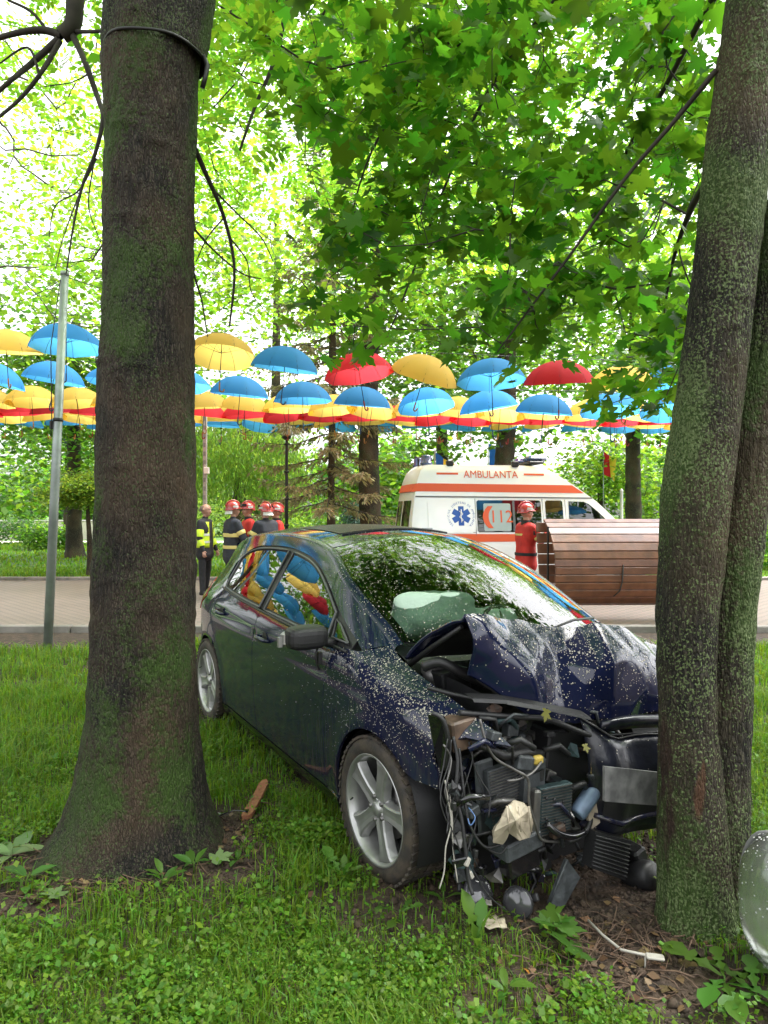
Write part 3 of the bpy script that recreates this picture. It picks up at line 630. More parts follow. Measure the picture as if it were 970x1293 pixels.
# fir with bare brown lower branches
def fir(x, y, hgt, r0, rad, z0, label, mat_, seed, nb, name='fir_tree', dens=26, spray=.16):
    rng = np.random.default_rng(seed); o = empty(name, (x,y,0), 0, label, 'tree')
    rows = [(-.05,0,0,r0*1.25),(.5,0,0,r0),(hgt*.5,.04,0,r0*.6),(hgt,0,0,.02)]
    link('trunk', trunk_mesh('trunk', rows, 22, .12, None, seed, .012), BARK_F, o); pth = []; pos = []; LL = []
    for i in range(nb):
        z_ = z0 + (hgt-z0)*(i/nb)**1.1; a = i*2.4 + rng.normal(0,.3); ln_ = rad*(1-(z_-z0)/(hgt-z0))**.8*rng.uniform(.75,1.1)+.12
        d = np.array([math.cos(a),math.sin(a),0]); t = np.linspace(0,1,7)[:,None]
        c = np.array([0,0,z_]) + d*t*ln_ + np.array([0,0,1])*(-.30*ln_*t + .16*ln_*t**3) + rng.normal(0,.02,(7,3)); pth.append((c, np.linspace(.022,.004,7)))
        m_ = int(dens*ln_)+6; tt = rng.random(m_)**.7; idx = tt*6; i0 = np.minimum(idx.astype(int),5); f = (idx-i0)[:,None]
        p = c[i0]*(1-f) + c[i0+1]*f; side = np.cross(d,[0,0,1]); sg = rng.choice([-1,1],m_)[:,None]
        dr = d*.5 + side*sg*rng.uniform(.3,1,(m_,1)) + np.array([0,0,-1])*rng.uniform(.2,.9,(m_,1))
        for kk in range(3): pos.append(p + dr*.10*kk); LL.append(dr + rng.normal(0,.25,dr.shape))
    pos = np.vstack(pos); L = np.vstack(LL); L /= np.linalg.norm(L,axis=1)[:,None]; W = np.cross(L, rng.normal(0,1,L.shape)); W /= np.linalg.norm(W,axis=1)[:,None]
    V, Fq = tube_np(pth, 5); link('branches', mesh_np('branches', V, Fq, 4, True), WOODG, o)
    tag(link('crown', leaf_mesh('crown', pos, rng.uniform(.7,1.3,len(pos))*spray, (L,W,np.cross(L,W)), np.array([(0,0,0),(.5,.14,0),(1,0,0),(.5,-.14,0)])), mat_, o), kind='stuff')
fir(at(418,18.5),18.5,12.5,.16,2.6,1.9,'drab brownish fir with sparse drooping branches beside the street lamp',LF_FIR,41,84,dens=34,spray=.16)
fir(at(446,24),24,2.0,.06,.62,.15,'small bluish spruce on the far lawn beside the forked trunk',LF_BLUE,42,60,'small_spruce',60,.11)
# clipped mop-headed tree on the left lawn
tree('clipped_tree', 'small clipped tree with a flat round head on the left lawn', at(112,17.4),17.4,.09,2.7,((-.05,0,2.05),(1.05,.9,.5)),130,70,.10,LF_WILLOW,.15,forkz=1.6,seed=14,bias=.45,zcut=-.5)
# hedges, bushes and the wood that closes the view
def bush(name, label, x, y, rad, n, lsize, lmat, seed, group=None, cat='shrub'):
    rng = np.random.default_rng(seed); o = empty(name, (x,y,0), 0, label, cat, group)
    tg_ = clump_points(rng, n, (0,0,rad[2]*.55), (rad[0],rad[1],rad[2]*.6), .4, -.7, .3, seed); roots = [np.array((.05*math.cos(i),.05*math.sin(i),.02*i)) for i in range(6)]
    pth, nd, pr = grow(rng, roots, tg_[:max(12,n//3)], .004, .3, .4, .02); V, Fq = tube_np(pth, 4); link('stems', mesh_np('stems', V, Fq, 4), WOOD, o)
    pos = np.repeat(tg_, 30, 0) + rng.normal(0,.16*max(.5,rad[2]),(n*30,3)); pos = pos[pos[:,2] > .02]
    tag(link('foliage', leaf_mesh('foliage', pos, rng.uniform(.7,1.3,len(pos))*lsize, rand_frames(rng,len(pos),1,.7), BROAD), lmat, o), kind='stuff')
gs = 'shrubs on the far lawn'
for i, (u, Y, rx, rz, mt, lb) in enumerate(((60,30,1.3,1.0,LF_MID,'low green shrub on the left lawn before the pale wall'),(25,36,1.6,1.2,LF_DARK,'dark shrub on the left lawn before the pale wall'),
        (350,26,1.5,1.3,LF_WILLOW,'yellow-green shrub just behind the street lamp'),(385,31,1.8,1.5,LF_LIGHT,'bright shrub behind the far red bench'),(500,32,1.9,1.2,LF_MID,'green shrub behind the rear doors of the ambulance'),
        (850,29,1.6,1.6,LF_LIGHT,'bright shrub seen beside the maple beyond the ambulance'),(725,33,2.4,1.8,LF_LIGHT,'broad bright shrub beyond the ambulance windscreen'),(960,20,1.5,1.1,LF_MID,'green shrub right of the maple beyond the path'),(245,33,2.2,2.4,LF_WILLOW,'tall yellow-green shrub behind the thin lattice pole'))):
    bush('shrub', lb, at(u,Y), Y, (rx,rx*.8,rz), 90, .13, mt, 60+i, gs)
def wood_mass():
    rng = np.random.default_rng(77); pos = []
    for i in range(150):
        x = rng.uniform(-48,48); y = rng.uniform(46,60); h = rng.uniform(4,11) if abs(x-8.5) > 5 else rng.uniform(2.2,3.5)
        c = clump_points(rng, 16, (x,y,h*.5), (rng.uniform(2,3.6),2,h*.52), .5, -1, .3, i); pos.append(np.repeat(c, 22, 0) + rng.normal(0,.6,(len(c)*22,3)))
    pos = np.vstack(pos); pos = pos[pos[:,2] > .05]
    o = link('far_wood', leaf_mesh('far_wood', pos, rng.uniform(.35,.65,len(pos)), rand_frames(rng,len(pos),1,.8), BROAD), LF_MID)
    tag(o, 'distant mass of green trees closing off the park', 'wood', kind='stuff')
wood_mass()
# ================================================================== the crashed car
CAR_POS, CAR_YAW = Vector((.695, 3.494, -.025)), 1.0416
car = empty('crashed_car', CAR_POS, -CAR_YAW, 'dark blue hatchback with smashed front end against the mossy twin-stemmed tree', 'car')
car.rotation_euler = (0, .010, -CAR_YAW)
_cm = Matrix.Translation(CAR_POS) @ Matrix.Rotation(-CAR_YAW, 4, 'Z') @ Matrix.Rotation(.010, 4, 'Y'); _cmi = _cm.inverted()
def cpt(u, v, x=None, y=None, z=None):
    "photograph pixel -> point in car space on the plane x=, y= or z= (car axes: x forward, y left)"
    o = _cmi @ Vector((0, 0, CH)); d = _cmi.to_3x3() @ Vector(((u - CX) / F, 1, -(v - CY) / F))
    k = (x - o.x) / d.x if x is not None else (y - o.y) / d.y if y is not None else (z - o.z) / d.z
    return o + d * k
# ---- materials
def paint_mat():
    m = mat('navy_car_paint', (.004, .007, .030), .45, 0.0, .05, coat=1.0)
    nt = m.node_tree; b = nt.nodes['Principled BSDF']; tc = nt.nodes.new('ShaderNodeTexCoord')
    mp = nt.nodes.new('ShaderNodeMapping'); mp.inputs['Scale'].default_value = (60, 60, 5)
    nz = nt.nodes.new('ShaderNodeTexNoise'); nz.inputs['Scale'].default_value = 1.0; nz.inputs['Detail'].default_value = 4
    nt.links.new(tc.outputs['Object'], mp.inputs['Vector']); nt.links.new(mp.outputs[0], nz.inputs['Vector'])
    rp = nt.nodes.new('ShaderNodeValToRGB'); rp.color_ramp.elements[0].position = .45; rp.color_ramp.elements[1].position = .72
    rp.color_ramp.elements[0].color = (.006,)*3 + (1,); rp.color_ramp.elements[1].color = (.045,)*3 + (1,)
    nt.links.new(nz.outputs['Fac'], rp.inputs['Fac']); nt.links.new(rp.outputs['Color'], b.inputs['Coat Roughness'])
    # rain film: fine waviness of the wet surface
    n2 = nt.nodes.new('ShaderNodeTexNoise'); n2.inputs['Scale'].default_value = 130; n2.inputs['Detail'].default_value = 2
    nt.links.new(tc.outputs['Object'], n2.inputs['Vector'])
    bp = nt.nodes.new('ShaderNodeBump'); bp.inputs['Strength'].default_value = .025; bp.inputs['Distance'].default_value = .003
    nt.links.new(n2.outputs['Fac'], bp.inputs['Height']); nt.links.new(bp.outputs['Normal'], b.inputs['Coat Normal'])
    # road dirt washed down the lower flanks
    sx = nt.nodes.new('ShaderNodeSeparateXYZ'); nt.links.new(tc.outputs['Object'], sx.inputs[0])
    mr = nt.nodes.new('ShaderNodeMapRange'); mr.inputs['From Min'].default_value = .90; mr.inputs['From Max'].default_value = .30
    nt.links.new(sx.outputs['Z'], mr.inputs['Value'])
    mu = nt.nodes.new('ShaderNodeMath'); mu.operation = 'MULTIPLY'; rs = nt.nodes.new('ShaderNodeValToRGB'); rs.color_ramp.elements[0].position = .46; rs.color_ramp.elements[1].position = .60; rs.color_ramp.elements[0].color = (.25,.25,.25,1); nt.links.new(nz.outputs['Fac'], rs.inputs['Fac'])
    nt.links.new(mr.outputs[0], mu.inputs[0]); nt.links.new(rs.outputs['Color'], mu.inputs[1])
    mx = nt.nodes.new('ShaderNodeMixRGB'); mx.inputs[1].default_value = (.004, .007, .030, 1); mx.inputs[2].default_value = (.032, .028, .032, 1)
    nt.links.new(mu.outputs[0], mx.inputs[0]); nt.links.new(mx.outputs[0], b.inputs['Base Color'])
    return m
PAINT = paint_mat()
BLK = mat('black_plastic', (.012, .012, .013), .45, bump=.15, bscale=300)
BLKG = mat('gloss_black', (.008, .008, .009), .12, coat=.5)
RUB = mat('tyre_rubber', (.022, .019, .017), .75, col2=(.055, .042, .03), vscale=22, bump=.2, bscale=120)
ALLOY = mat('alloy_silver', (.36, .36, .35), .40, .75, var=.12, vscale=14)
STEEL = mat('dull_steel', (.15, .145, .14), .45, .8, var=.3, vscale=25)
TRIM = mat('grey_window_trim', (.09, .09, .095), .4, .2)
GREYP = mat('grey_painted_metal', (.050, .056, .060), .5, .3, var=.3, vscale=20, bump=.2, bscale=50)
GREENP = mat('blue_green_core', (.035, .062, .066), .5, .4, var=.35, vscale=30)
RUST = mat('rusty_metal', (.09, .045, .025), .7, .3, col2=(.05, .045, .04), vscale=30)
BEIGE = mat('broken_beige_plastic', (.42, .36, .27), .45, var=.25, vscale=14, transl=.12)
CREAM = mat('milky_plastic', (.62, .60, .52), .35, var=.12, vscale=10, transl=.2)
CABIN = mat('dark_cabin_cloth', (.03, .031, .033), .85, var=.3, vscale=20)
AIRBAG = mat('airbag_cloth', (.44, .58, .47), .8, bump=.4, bscale=14)
GLASS_S = glass_mat('car_side_glass', (.30, .34, .33), 1.15, .004)
GLASS_W = glass_mat('car_windscreen_glass', (.72, .82, .76), .9, .012)
REDL = mat('red_lamp_lens', (.45, .012, .015), .1, coat=.8, transl=.25)
CLEAR = glass_mat('clear_lamp_lens', (.85, .86, .84), .9, .05)
COPW = mat('white_wire', (.34, .32, .28), .6)
BLUEP = mat('blue_grey_canister', (.12, .17, .24), .4, .2, var=.2, vscale=20)
# ---- body surface: half width at (x, z) and the rail where flank turns into roof
Wz = spl([.05,.12,.2,.35,.55,.72,.85,.93,1.0,1.15,1.3,1.45,1.6], [.78,.805,.838,.862,.872,.878,.872,.852,.818,.742,.655,.567,.48])
Ex = spl([-3.5,-3.34,-3.2,-3.0,-2.7,-2.3,-1.5,-.5,0,.3,.55,.75,.9,1.0], [.42,.27,.15,.075,.03,.008,0,0,.010,.035,.085,.17,.32,.5])
Zr = spl([-3.30,-3.26,-3.2,-3.12,-3.0,-2.75,-2.4,-2.0,-1.6,-1.25,-1.0,-.75,-.48,-.22,-.05,.1,.3,.5,.7,.85],
         [.6,.86,1.03,1.17,1.285,1.37,1.42,1.445,1.447,1.425,1.378,1.285,1.165,1.045,.965,.93,.885,.825,.74,.65])
def hw(x, z):
    x = np.asarray(x, float); z = np.asarray(z, float)
    w = Wz(z) - Ex(x)
    w = w - .10 * np.clip((-1.9 - x) / 1.3, 0, 1)**1.5 * sstep(.85, 1.2, z)
    t = Zr(x) - z; S = sstep(-.75, -.05, x)
    w = w - S * .125 * np.clip(1 - t / .15, 0, 1.3)**2
    for wx in (0, -2.6):
        r = np.sqrt((x - wx)**2 + (z - .31)**2); w = w + .014 * np.exp(-((r - .365) / .055)**2)
    w = w - .006 * np.exp(-((z - .80 - .03 * (-x)) / .02)**2) * sstep(-3, -2.6, x) * sstep(.3, -.2, x)   # waist crease
    return w
def flank(x, z, sd=-1, off=0.0): return np.stack([np.asarray(x, float), sd * (hw(x, z) + off), np.asarray(z, float)], -1)
def panel(name, poly, m, parent=car, sd=-1, step=.045, rim=.018, off=0.0, fn=None, rimmat=None):
    "body panel: closed outline in side view, pressed onto the flank, with a returned edge"
    fn = fn or (lambda x, z: flank(x, z, sd, off))
    P = []
    n = len(poly)
    for i in range(n):
        a = np.array(poly[i], float); b = np.array(poly[(i+1) % n], float)
        k = max(1, int(np.ceil(np.linalg.norm(b - a) / step)))
        for j in range(k): P.append(a + (b - a) * j / k)
    P = np.array(P); nb = len(P)
    area = .5 * np.sum(P[:,0] * np.roll(P[:,1], -1) - np.roll(P[:,0], -1) * P[:,1])
    if area < 0: P = P[::-1].copy()
    x0, z0 = P.min(0); x1, z1 = P.max(0)
    gx, gz = np.meshgrid(np.arange(x0 + step*.5, x1, step), np.arange(z0 + step*.5, z1, step))
    G = np.stack([gx.ravel(), gz.ravel()], 1)
    Q = np.roll(P, -1, 0); ins = np.zeros(len(G), bool); dmin = np.full(len(G), 9.)
    for a, b in zip(P, Q):
        c = ((a[1] > G[:,1]) != (b[1] > G[:,1])); 
        with np.errstate(all='ignore'): xi = (b[0]-a[0]) * (G[:,1]-a[1]) / (b[1]-a[1]) + a[0]
        ins ^= c & (G[:,0] < xi)
        ab = b - a; t = np.clip(((G - a) @ ab) / max(ab @ ab, 1e-12), 0, 1)
        dmin = np.minimum(dmin, np.linalg.norm(G - (a + t[:,None]*ab), axis=1))
    G = G[ins & (dmin > step*.4)]
    A = np.vstack([P, G])
    vo, _, fo, *_r = delaunay_2d_cdt([Vector(p) for p in A], [], [list(range(nb))], 1, 1e-6)
    V2 = np.array([(p.x, p.y) for p in vo]); T = [list(f) for f in fo]
    V = fn(V2[:,0], V2[:,1]); e = 2e-3
    nr = np.cross(fn(V2[:,0]+e, V2[:,1]) - fn(V2[:,0]-e, V2[:,1]), fn(V2[:,0], V2[:,1]+e) - fn(V2[:,0], V2[:,1]-e))
    nr /= np.maximum(np.linalg.norm(nr, axis=1), 1e-9)[:,None]
    if sd > 0: T = [f[::-1] for f in T]; nr = -nr
    Bv = fn(P[:,0], P[:,1])
    nrB = np.cross(fn(P[:,0]+e, P[:,1]) - fn(P[:,0]-e, P[:,1]), fn(P[:,0], P[:,1]+e) - fn(P[:,0], P[:,1]-e)); nrB /= np.maximum(np.linalg.norm(nrB, axis=1), 1e-9)[:,None]
    if sd > 0: nrB = -nrB
    base = len(V); In = Bv - nrB * rim
    allV = np.vstack([V, Bv, In]); Fs = list(T)
    for i in range(nb):
        j = (i+1) % nb
        f = (base+i, base+nb+i, base+nb+j, base+j); Fs.append(f if sd < 0 else f[::-1])
    me = bpy.data.meshes.new(name); me.from_pydata(allV.tolist(), [], Fs)
    me.polygons.foreach_set('use_smooth', np.array([True]*len(T) + [False]*nb))
    ln = []
    for f in T: ln += [tuple(nr[i]) for i in f]
    ln += [(0,0,0)] * (4*nb)
    me.update(); me.normals_split_custom_set(ln)
    return link(name, me, m, parent)
def arc(cx, cz, r, a0, a1, n=18): return [(cx + r*math.cos(R(a0+(a1-a0)*i/n)), cz + r*math.sin(R(a0+(a1-a0)*i/n))) for i in range(n+1)]
def rail(x0, x1, n=16, dz=0.0): return [(x0+(x1-x0)*i/n, float(Zr(x0+(x1-x0)*i/n)) + dz) for i in range(n+1)]
belt = spl([-.2,-.6,-1.5,-2.4,-2.9], [.955,.965,.992,1.035,1.07])
dlo_top = spl([-.26,-.5,-.78,-1.06,-1.4,-1.9,-2.2,-2.4,-2.55], [.985,1.085,1.215,1.315,1.367,1.375,1.35,1.30,1.20])
def line_fn(fn, x0, x1, n=10, dz=0.0): return [(x0+(x1-x0)*i/n, float(fn(x0+(x1-x0)*i/n)) + dz) for i in range(n+1)]
AR = .352
for sd in (-1, 1):
    near = sd < 0
    # front wing, torn off ahead of the wheel
    panel('front_wing', [(-.50,.225)] + [p for p in arc(0,.31,AR,194,46,20)] + [(.31,.545),(.43,.545),(.435,.60),(.40,.66),(.43,.72),(.52,.765),(.66,.755)]
          + rail(.60, -.13, 12) + [(-.18,.980),(-.24,.965),(-.46,.962),(-.50,.60)], PAINT, sd=sd)
    panel('front_door', [(-.506,.235),(-.504,.60),(-.466,.962)] + line_fn(belt,-.52,-1.535,8,-.006) + [(-1.545,.60),(-1.52,.235)], PAINT, sd=sd)
    panel('rear_door', [(-1.528,.235),(-1.553,.60),(-1.543,.985)] + line_fn(belt,-1.6,-2.44,8,-.006) + [(-2.475,.90),(-2.40,.66)]
          + [p for p in arc(-2.6,.31,AR+.03,62+60,180-4,8)] + [(-2.19,.235)][:0] + [(-2.215,.235)][:0], PAINT, sd=sd) if False else \
    panel('rear_door', [(-1.528,.235),(-1.553,.60),(-1.543,.985)] + line_fn(belt,-1.6,-2.44,8,-.006) + [(-2.475,.90),(-2.42,.66)]
          + arc(-2.6,.31,AR+.035,62,-6,9) + [(-2.215,.235)], PAINT, sd=sd)
    panel('body_side', rail(-.13,-3.16,40) + [(-3.20,1.0),(-3.235,.86),(-3.245,.66),(-2.99,.655)][:3] + [(-3.0,.66)]
          + arc(-2.6,.31,AR,78,60,3)[:0] + [(-2.77,.64)] + arc(-2.6,.31,AR,115,60,6)[0:0] + [(-2.6+AR*math.cos(R(a)), .31+AR*math.sin(R(a))) for a in (112,100,90,80,70,62)]
          + [(-2.425,.665),(-2.482,.90),(-2.46,1.04),(-2.545,1.13)] + line_fn(dlo_top,-2.545,-.28,26,.006) + [(-.22,.972),(-.18,.988)], PAINT, sd=sd)
    panel('rear_bumper_side', [(-2.6+AR*math.cos(R(a)), .31+AR*math.sin(R(a))) for a in (114,125,140,155,170,185,195)] + [(-3.0,.215),(-3.28,.28),(-3.29,.5),(-3.245,.654),(-3.0,.654),(-2.775,.636)], PAINT, sd=sd)
    panel('sill', [(-.36,.17),(-.36,.228),(-2.235,.228),(-2.235,.17)], BLKG, sd=sd, off=.004)
    # glazing: trim frame, then panes
    panel('window_trim', line_fn(belt,-.30,-2.50,16,.0) + [(-2.54,1.13)] + line_fn(dlo_top,-2.54,-.30,26), BLK, sd=sd, off=-.012)
    def pane_poly(x0, x1, d=.03, n=10, slope0=0, slope1=0):
        return None
    fq = [(-.33,.985),(-.50,.990),(-.535,1.075),(-.47,1.052)]
    panel('quarter_pane', fq, GLASS_S, sd=sd, off=-.004, rim=.004)
    panel('front_pane', line_fn(belt,-.565,-1.475,10,.022) + line_fn(dlo_top,-1.455,-.60,14,-.03), GLASS_S, sd=sd, off=-.004, rim=.004)
    panel('rear_pane', line_fn(belt,-1.60,-2.40,10,.022) + [(-2.43,1.09)] + line_fn(dlo_top,-2.42,-1.58,14,-.03), GLASS_S, sd=sd, off=-.004, rim=.004)
    # bright frames round each pane
    for nm, pl in (('pane_frame', line_fn(belt,-.55,-1.49,10,.008) + line_fn(dlo_top,-1.475,-.575,14,-.014)), ('pane_frame', line_fn(belt,-1.585,-2.42,10,.008) + [(-2.455,1.09)] + line_fn(dlo_top,-2.45,-1.565,14,-.014)), ('pane_frame', fq)):
        mb = MB(); pp = flank(np.array([p[0] for p in pl]), np.array([p[1] for p in pl]), sd, .0)
        mb.tube([Vector(p) for p in pp] + [Vector(pp[0])], .008 if len(pl) > 5 else .006, 6, cap=False); mb.build(nm, TRIM, car)
    mb = MB(); bl = line_fn(belt,-.30,-2.5,20,-.004); pp = flank(np.array([p[0] for p in bl]), np.array([p[1] for p in bl]), sd, .004)
    mb.tube([Vector(p) for p in pp], .008, 6); mb.build('belt_moulding', BLK, car)
    # roof rail rounding: flank edge to roof edge
    mb = MB(); xs = np.linspace(-.10, -3.05, 60)
    def strip(x, t):
        a = Vector((x, sd*float(hw(x, Zr(x))), float(Zr(x)))); b = a + Vector((0, -sd*.048, .022)); c = a + Vector((0, -sd*.010, .020))
        return a*(1-t)**2 + c*2*t*(1-t) + b*t*t
    mb.grid(strip, xs, [0,.2,.4,.6,.8,1.0]); mb.build('roof_rail', PAINT, car)
    # lamp, handles
    panel('tail_lamp', [(-2.86,.935),(-3.05,1.03),(-3.185,1.06),(-3.225,.93),(-3.235,.80),(-3.10,.80)], REDL, sd=sd, off=.006, rim=.02)
    for hx, hz in ((-1.36,.845),(-2.27,.885)):
        mb = MB(); yy = lambda x, z, o: Vector((x, sd*(float(hw(x,z))+o), z))
        mb.tube([yy(hx+.10,hz-.004,.0), yy(hx+.08,hz,.028), yy(hx,hz+.003,.036), yy(hx-.08,hz,.028), yy(hx-.10,hz-.002,.0)], [.010,.013,.014,.013,.010], 8)
        mb.build('door_handle', PAINT, car)
        mb = MB(); mb.lathe([(.0,.004),(.035,.003),(.042,-.004)], 16, yy(hx+.02,hz,.0), 'Y'); mb.build('handle_recess', BLK, car)
    # inner wheel housing
    for wx in (0,-2.6):
        mb = MB()
        mb.grid(lambda a, y: Vector((wx + .345*math.cos(a), sd*y, .31 + .345*math.sin(a))), np.linspace(R(-20), R(200), 18), [.845,.50])
        mb.grid(lambda a, r: Vector((wx + r*math.cos(a), sd*.50, .31 + r*math.sin(a))), np.linspace(R(-20), R(200), 18), [.0,.345])
        mb.build('wheel_housing', BLK, car)
# ---- inner dark shell closes the gaps between panels
mb = MB()
for sd in (-1, 1):
    xs = np.linspace(-.62, -2.2, 12)
    mb.grid(lambda x, z: Vector((x, sd*(float(hw(x,z))-.03), z)), xs, [.2,.4,.6,.8,.93])
mb.box((-1.4,0,.22),(2.6,1.5,.08)); mb.box((-2.9,0,.5),(.5,1.3,.5)); mb.box((-.33,0,.62),(.06,1.3,.62)); mb.box((-3.0,0,.33),(.5,1.3,.2))
mb.build('floor_pan', BLK, car)
# ---- windscreen, roof, tail
def edge(x, sd): return Vector((x, sd*(float(hw(x, Zr(x)))-.046), float(Zr(x))+.022))
def wind(s, t):
    x = -.10 - .94*t; e = edge(x, 1 if s > 0 else -1); q = 1 - s*s
    c = Vector((.14 - 1.08*t, 0, .985 + .495*t + .045*4*t*(1-t)))
    return Vector((e.x + q*(c.x-e.x), abs(e.y)*s, e.z + q*(c.z-e.z)))
SS = np.linspace(-1, 1, 25)
mb = MB(); mb.grid(lambda t, s: wind(s*.985, .02+.965*t), np.linspace(0,1,25), SS); windscreen = mb.build('windscreen', GLASS_W, car)
mb = MB()
for s0 in (-1, .93): mb.grid(lambda t, s: wind(s, t) + Vector((-.002,0,-.004)), np.linspace(0,1,25), [s0, s0+.07])
for t0 in (0, .95): mb.grid(lambda t, s: wind(s, t) + Vector((-.002,0,-.004)), [t0, t0+.05], SS)
mb.build('windscreen_border', BLKG, windscreen)
def roof(x, s):
    k = (-1.04 - x) / 1.96; e = edge(x, 1 if s > 0 else -1); q = 1 - s*s
    return Vector((x + q*.10*(1-k)**2 - q*.05*k**3, abs(e.y)*s, e.z + q*(.062 - .02*k)))
mb = MB(); mb.grid(roof, np.linspace(-1.04,-3.0,40), SS); mb.build('roof', PAINT, car)
# tilted black sunroof panel with its wind deflector
mb = MB(); mb.grid(lambda x, y: roof(x, y/.56) + Vector((0,0,.004)), np.linspace(-1.30,-1.95,8), np.linspace(-.42,.42,9))
mb.build('sunroof_panel', BLK, car)
mb = MB(); pth = [roof(-1.26, y/.56) + Vector((0,0,.004)) for y in np.linspace(-.42,.42,11)]; mb.tube(pth, .007, 6); mb.build('wind_deflector', BLK, car)
def tail(t, s):                       # from roof end down to bumper
    zz = [1.33,1.24,1.10,.95,.80,.66,.5,.3,.2][0] * 0
    z = 1.345 - 1.12*t; x = float(np.interp(z, [.2,.35,.5,.66,.86,1.03,1.17,1.31,1.36], [-3.20,-3.30,-3.31,-3.285,-3.275,-3.215,-3.13,-3.0,-2.98]))
    w = float(hw(x+.015, min(z, float(Zr(x+.02))))) - .01; q = 1 - abs(s)**2.2
    return Vector((x - .075*q, w*s, z + .03*q*(1-t)**4))
mb = MB(); mb.grid(tail, np.linspace(0,1,24), SS); mb.build('tailgate', PAINT, car)
mb = MB(); mb.grid(lambda t, s: tail(t, s*.82) + Vector((-.012,0,.004)), np.linspace(.05,.27,8), SS); mb.build('rear_window', GLASS_S, car)
# ---- cabin
mb = MB()
mb.grid(lambda a, y: Vector((-.22 - .30*math.cos(a), y, .80 + .17*math.sin(a))), np.linspace(0, R(150), 8), np.linspace(-.66,.66,9))
mb.box((-.32,0,.70),(.22,1.3,.30)); mb.build('dashboard', BLK, car)
def seat(x, y, w=.5, rear=False):
    o = empty('seat', (x, y, 0)); o.parent = car
    b = MB(); b.box((0,0,.45),(.50,w,.20), bev=.05); b.build('seat_cushion', CABIN, o)
    b = MB(); M = Matrix.Rotation(R(-18),3,'Y'); b.box((-.32,0,.80),(.15,w*.96,.62), M, bev=.05); b.build('seat_back', CABIN, o)
    for hy in ([0] if not rear else [-.42,.42]):
        b = MB(); b.box((-.43,hy,1.18),(.10,.27,.18), M, bev=.035); b.tube([(-.41,hy-.05,1.12),(-.39,hy-.05,1.02)],.006,6); b.tube([(-.41,hy+.05,1.12),(-.39,hy+.05,1.02)],.006,6); b.build('headrest', CABIN, o)
seat(-1.05,-.36); seat(-1.05,.36); seat(-1.95,0,1.25,True)
mb = MB(); Mw = Matrix.Rotation(R(65),3,'Y')
ringp = [Vector((-.55,.36,.88)) + Mw @ Vector((.185*math.cos(a),.185*math.sin(a),0)) for a in np.linspace(0,2*math.pi,25)]
mb.tube(ringp,.015,8,cap=False); sw = mb.build('steering_wheel', BLK, car)
mb = MB(); mb.lathe([(0,.03),(.06,.02),(.075,-.02),(.05,-.04)],16,(-.55,.36,.88),M=Mw)
for a in (0, R(180), R(270)): mb.tube([Vector((-.55,.36,.88)), Vector((-.55,.36,.88)) + Mw @ Vector((.18*math.cos(a),.18*math.sin(a),0))],.014,6)
mb.build('wheel_spokes', BLK, sw)
mb = MB(); mb.box((-.86,0,1.335),(.03,.24,.065), Matrix.Rotation(R(-12),3,'Y'), .012); mb.tube([(-.86,0,1.36),(-.92,0,1.42)],.008,6); mb.build('rear_view_mirror', BLK, car)
# burst airbag: a slack bag lying over the passenger dash
def bag(c, sx, sy, sz, seed, name):
    bm = bmesh.new(); bmesh.ops.create_cube(bm, size=2.0); bmesh.ops.subdivide_edges(bm, edges=bm.edges[:], cuts=9, use_grid_fill=True)
    for v in bm.verts:
        p = v.co.copy(); l = (abs(p.x)**3.2 + abs(p.y)**3.2 + abs(p.z)**3.2)**(1/3.2); p /= l
        n1 = mnoise.noise(p*1.3 + Vector((seed,0,0))); n2 = mnoise.noise(p*4 + Vector((0,seed,0)))
        fold = -.16*math.exp(-((p.y*1.0 - .25 + .3*p.x)/.08)**2) if p.z > -.5 else 0
        p *= 1 + .20*n1 + .05*n2 + fold
        v.co = Vector((p.x*sx, p.y*sy, p.z*sz)) + Vector(c)
    me = bpy.data.meshes.new(name); bm.to_mesh(me); bm.free(); me.polygons.foreach_set('use_smooth', np.ones(len(me.polygons), bool))
    return link(name, me, AIRBAG, car)
bag((-.36,-.30,1.09),.12,.25,.125,2.3,'passenger_airbag')
bag((-.66,.36,.90),.09,.18,.14,7.1,'driver_airbag')
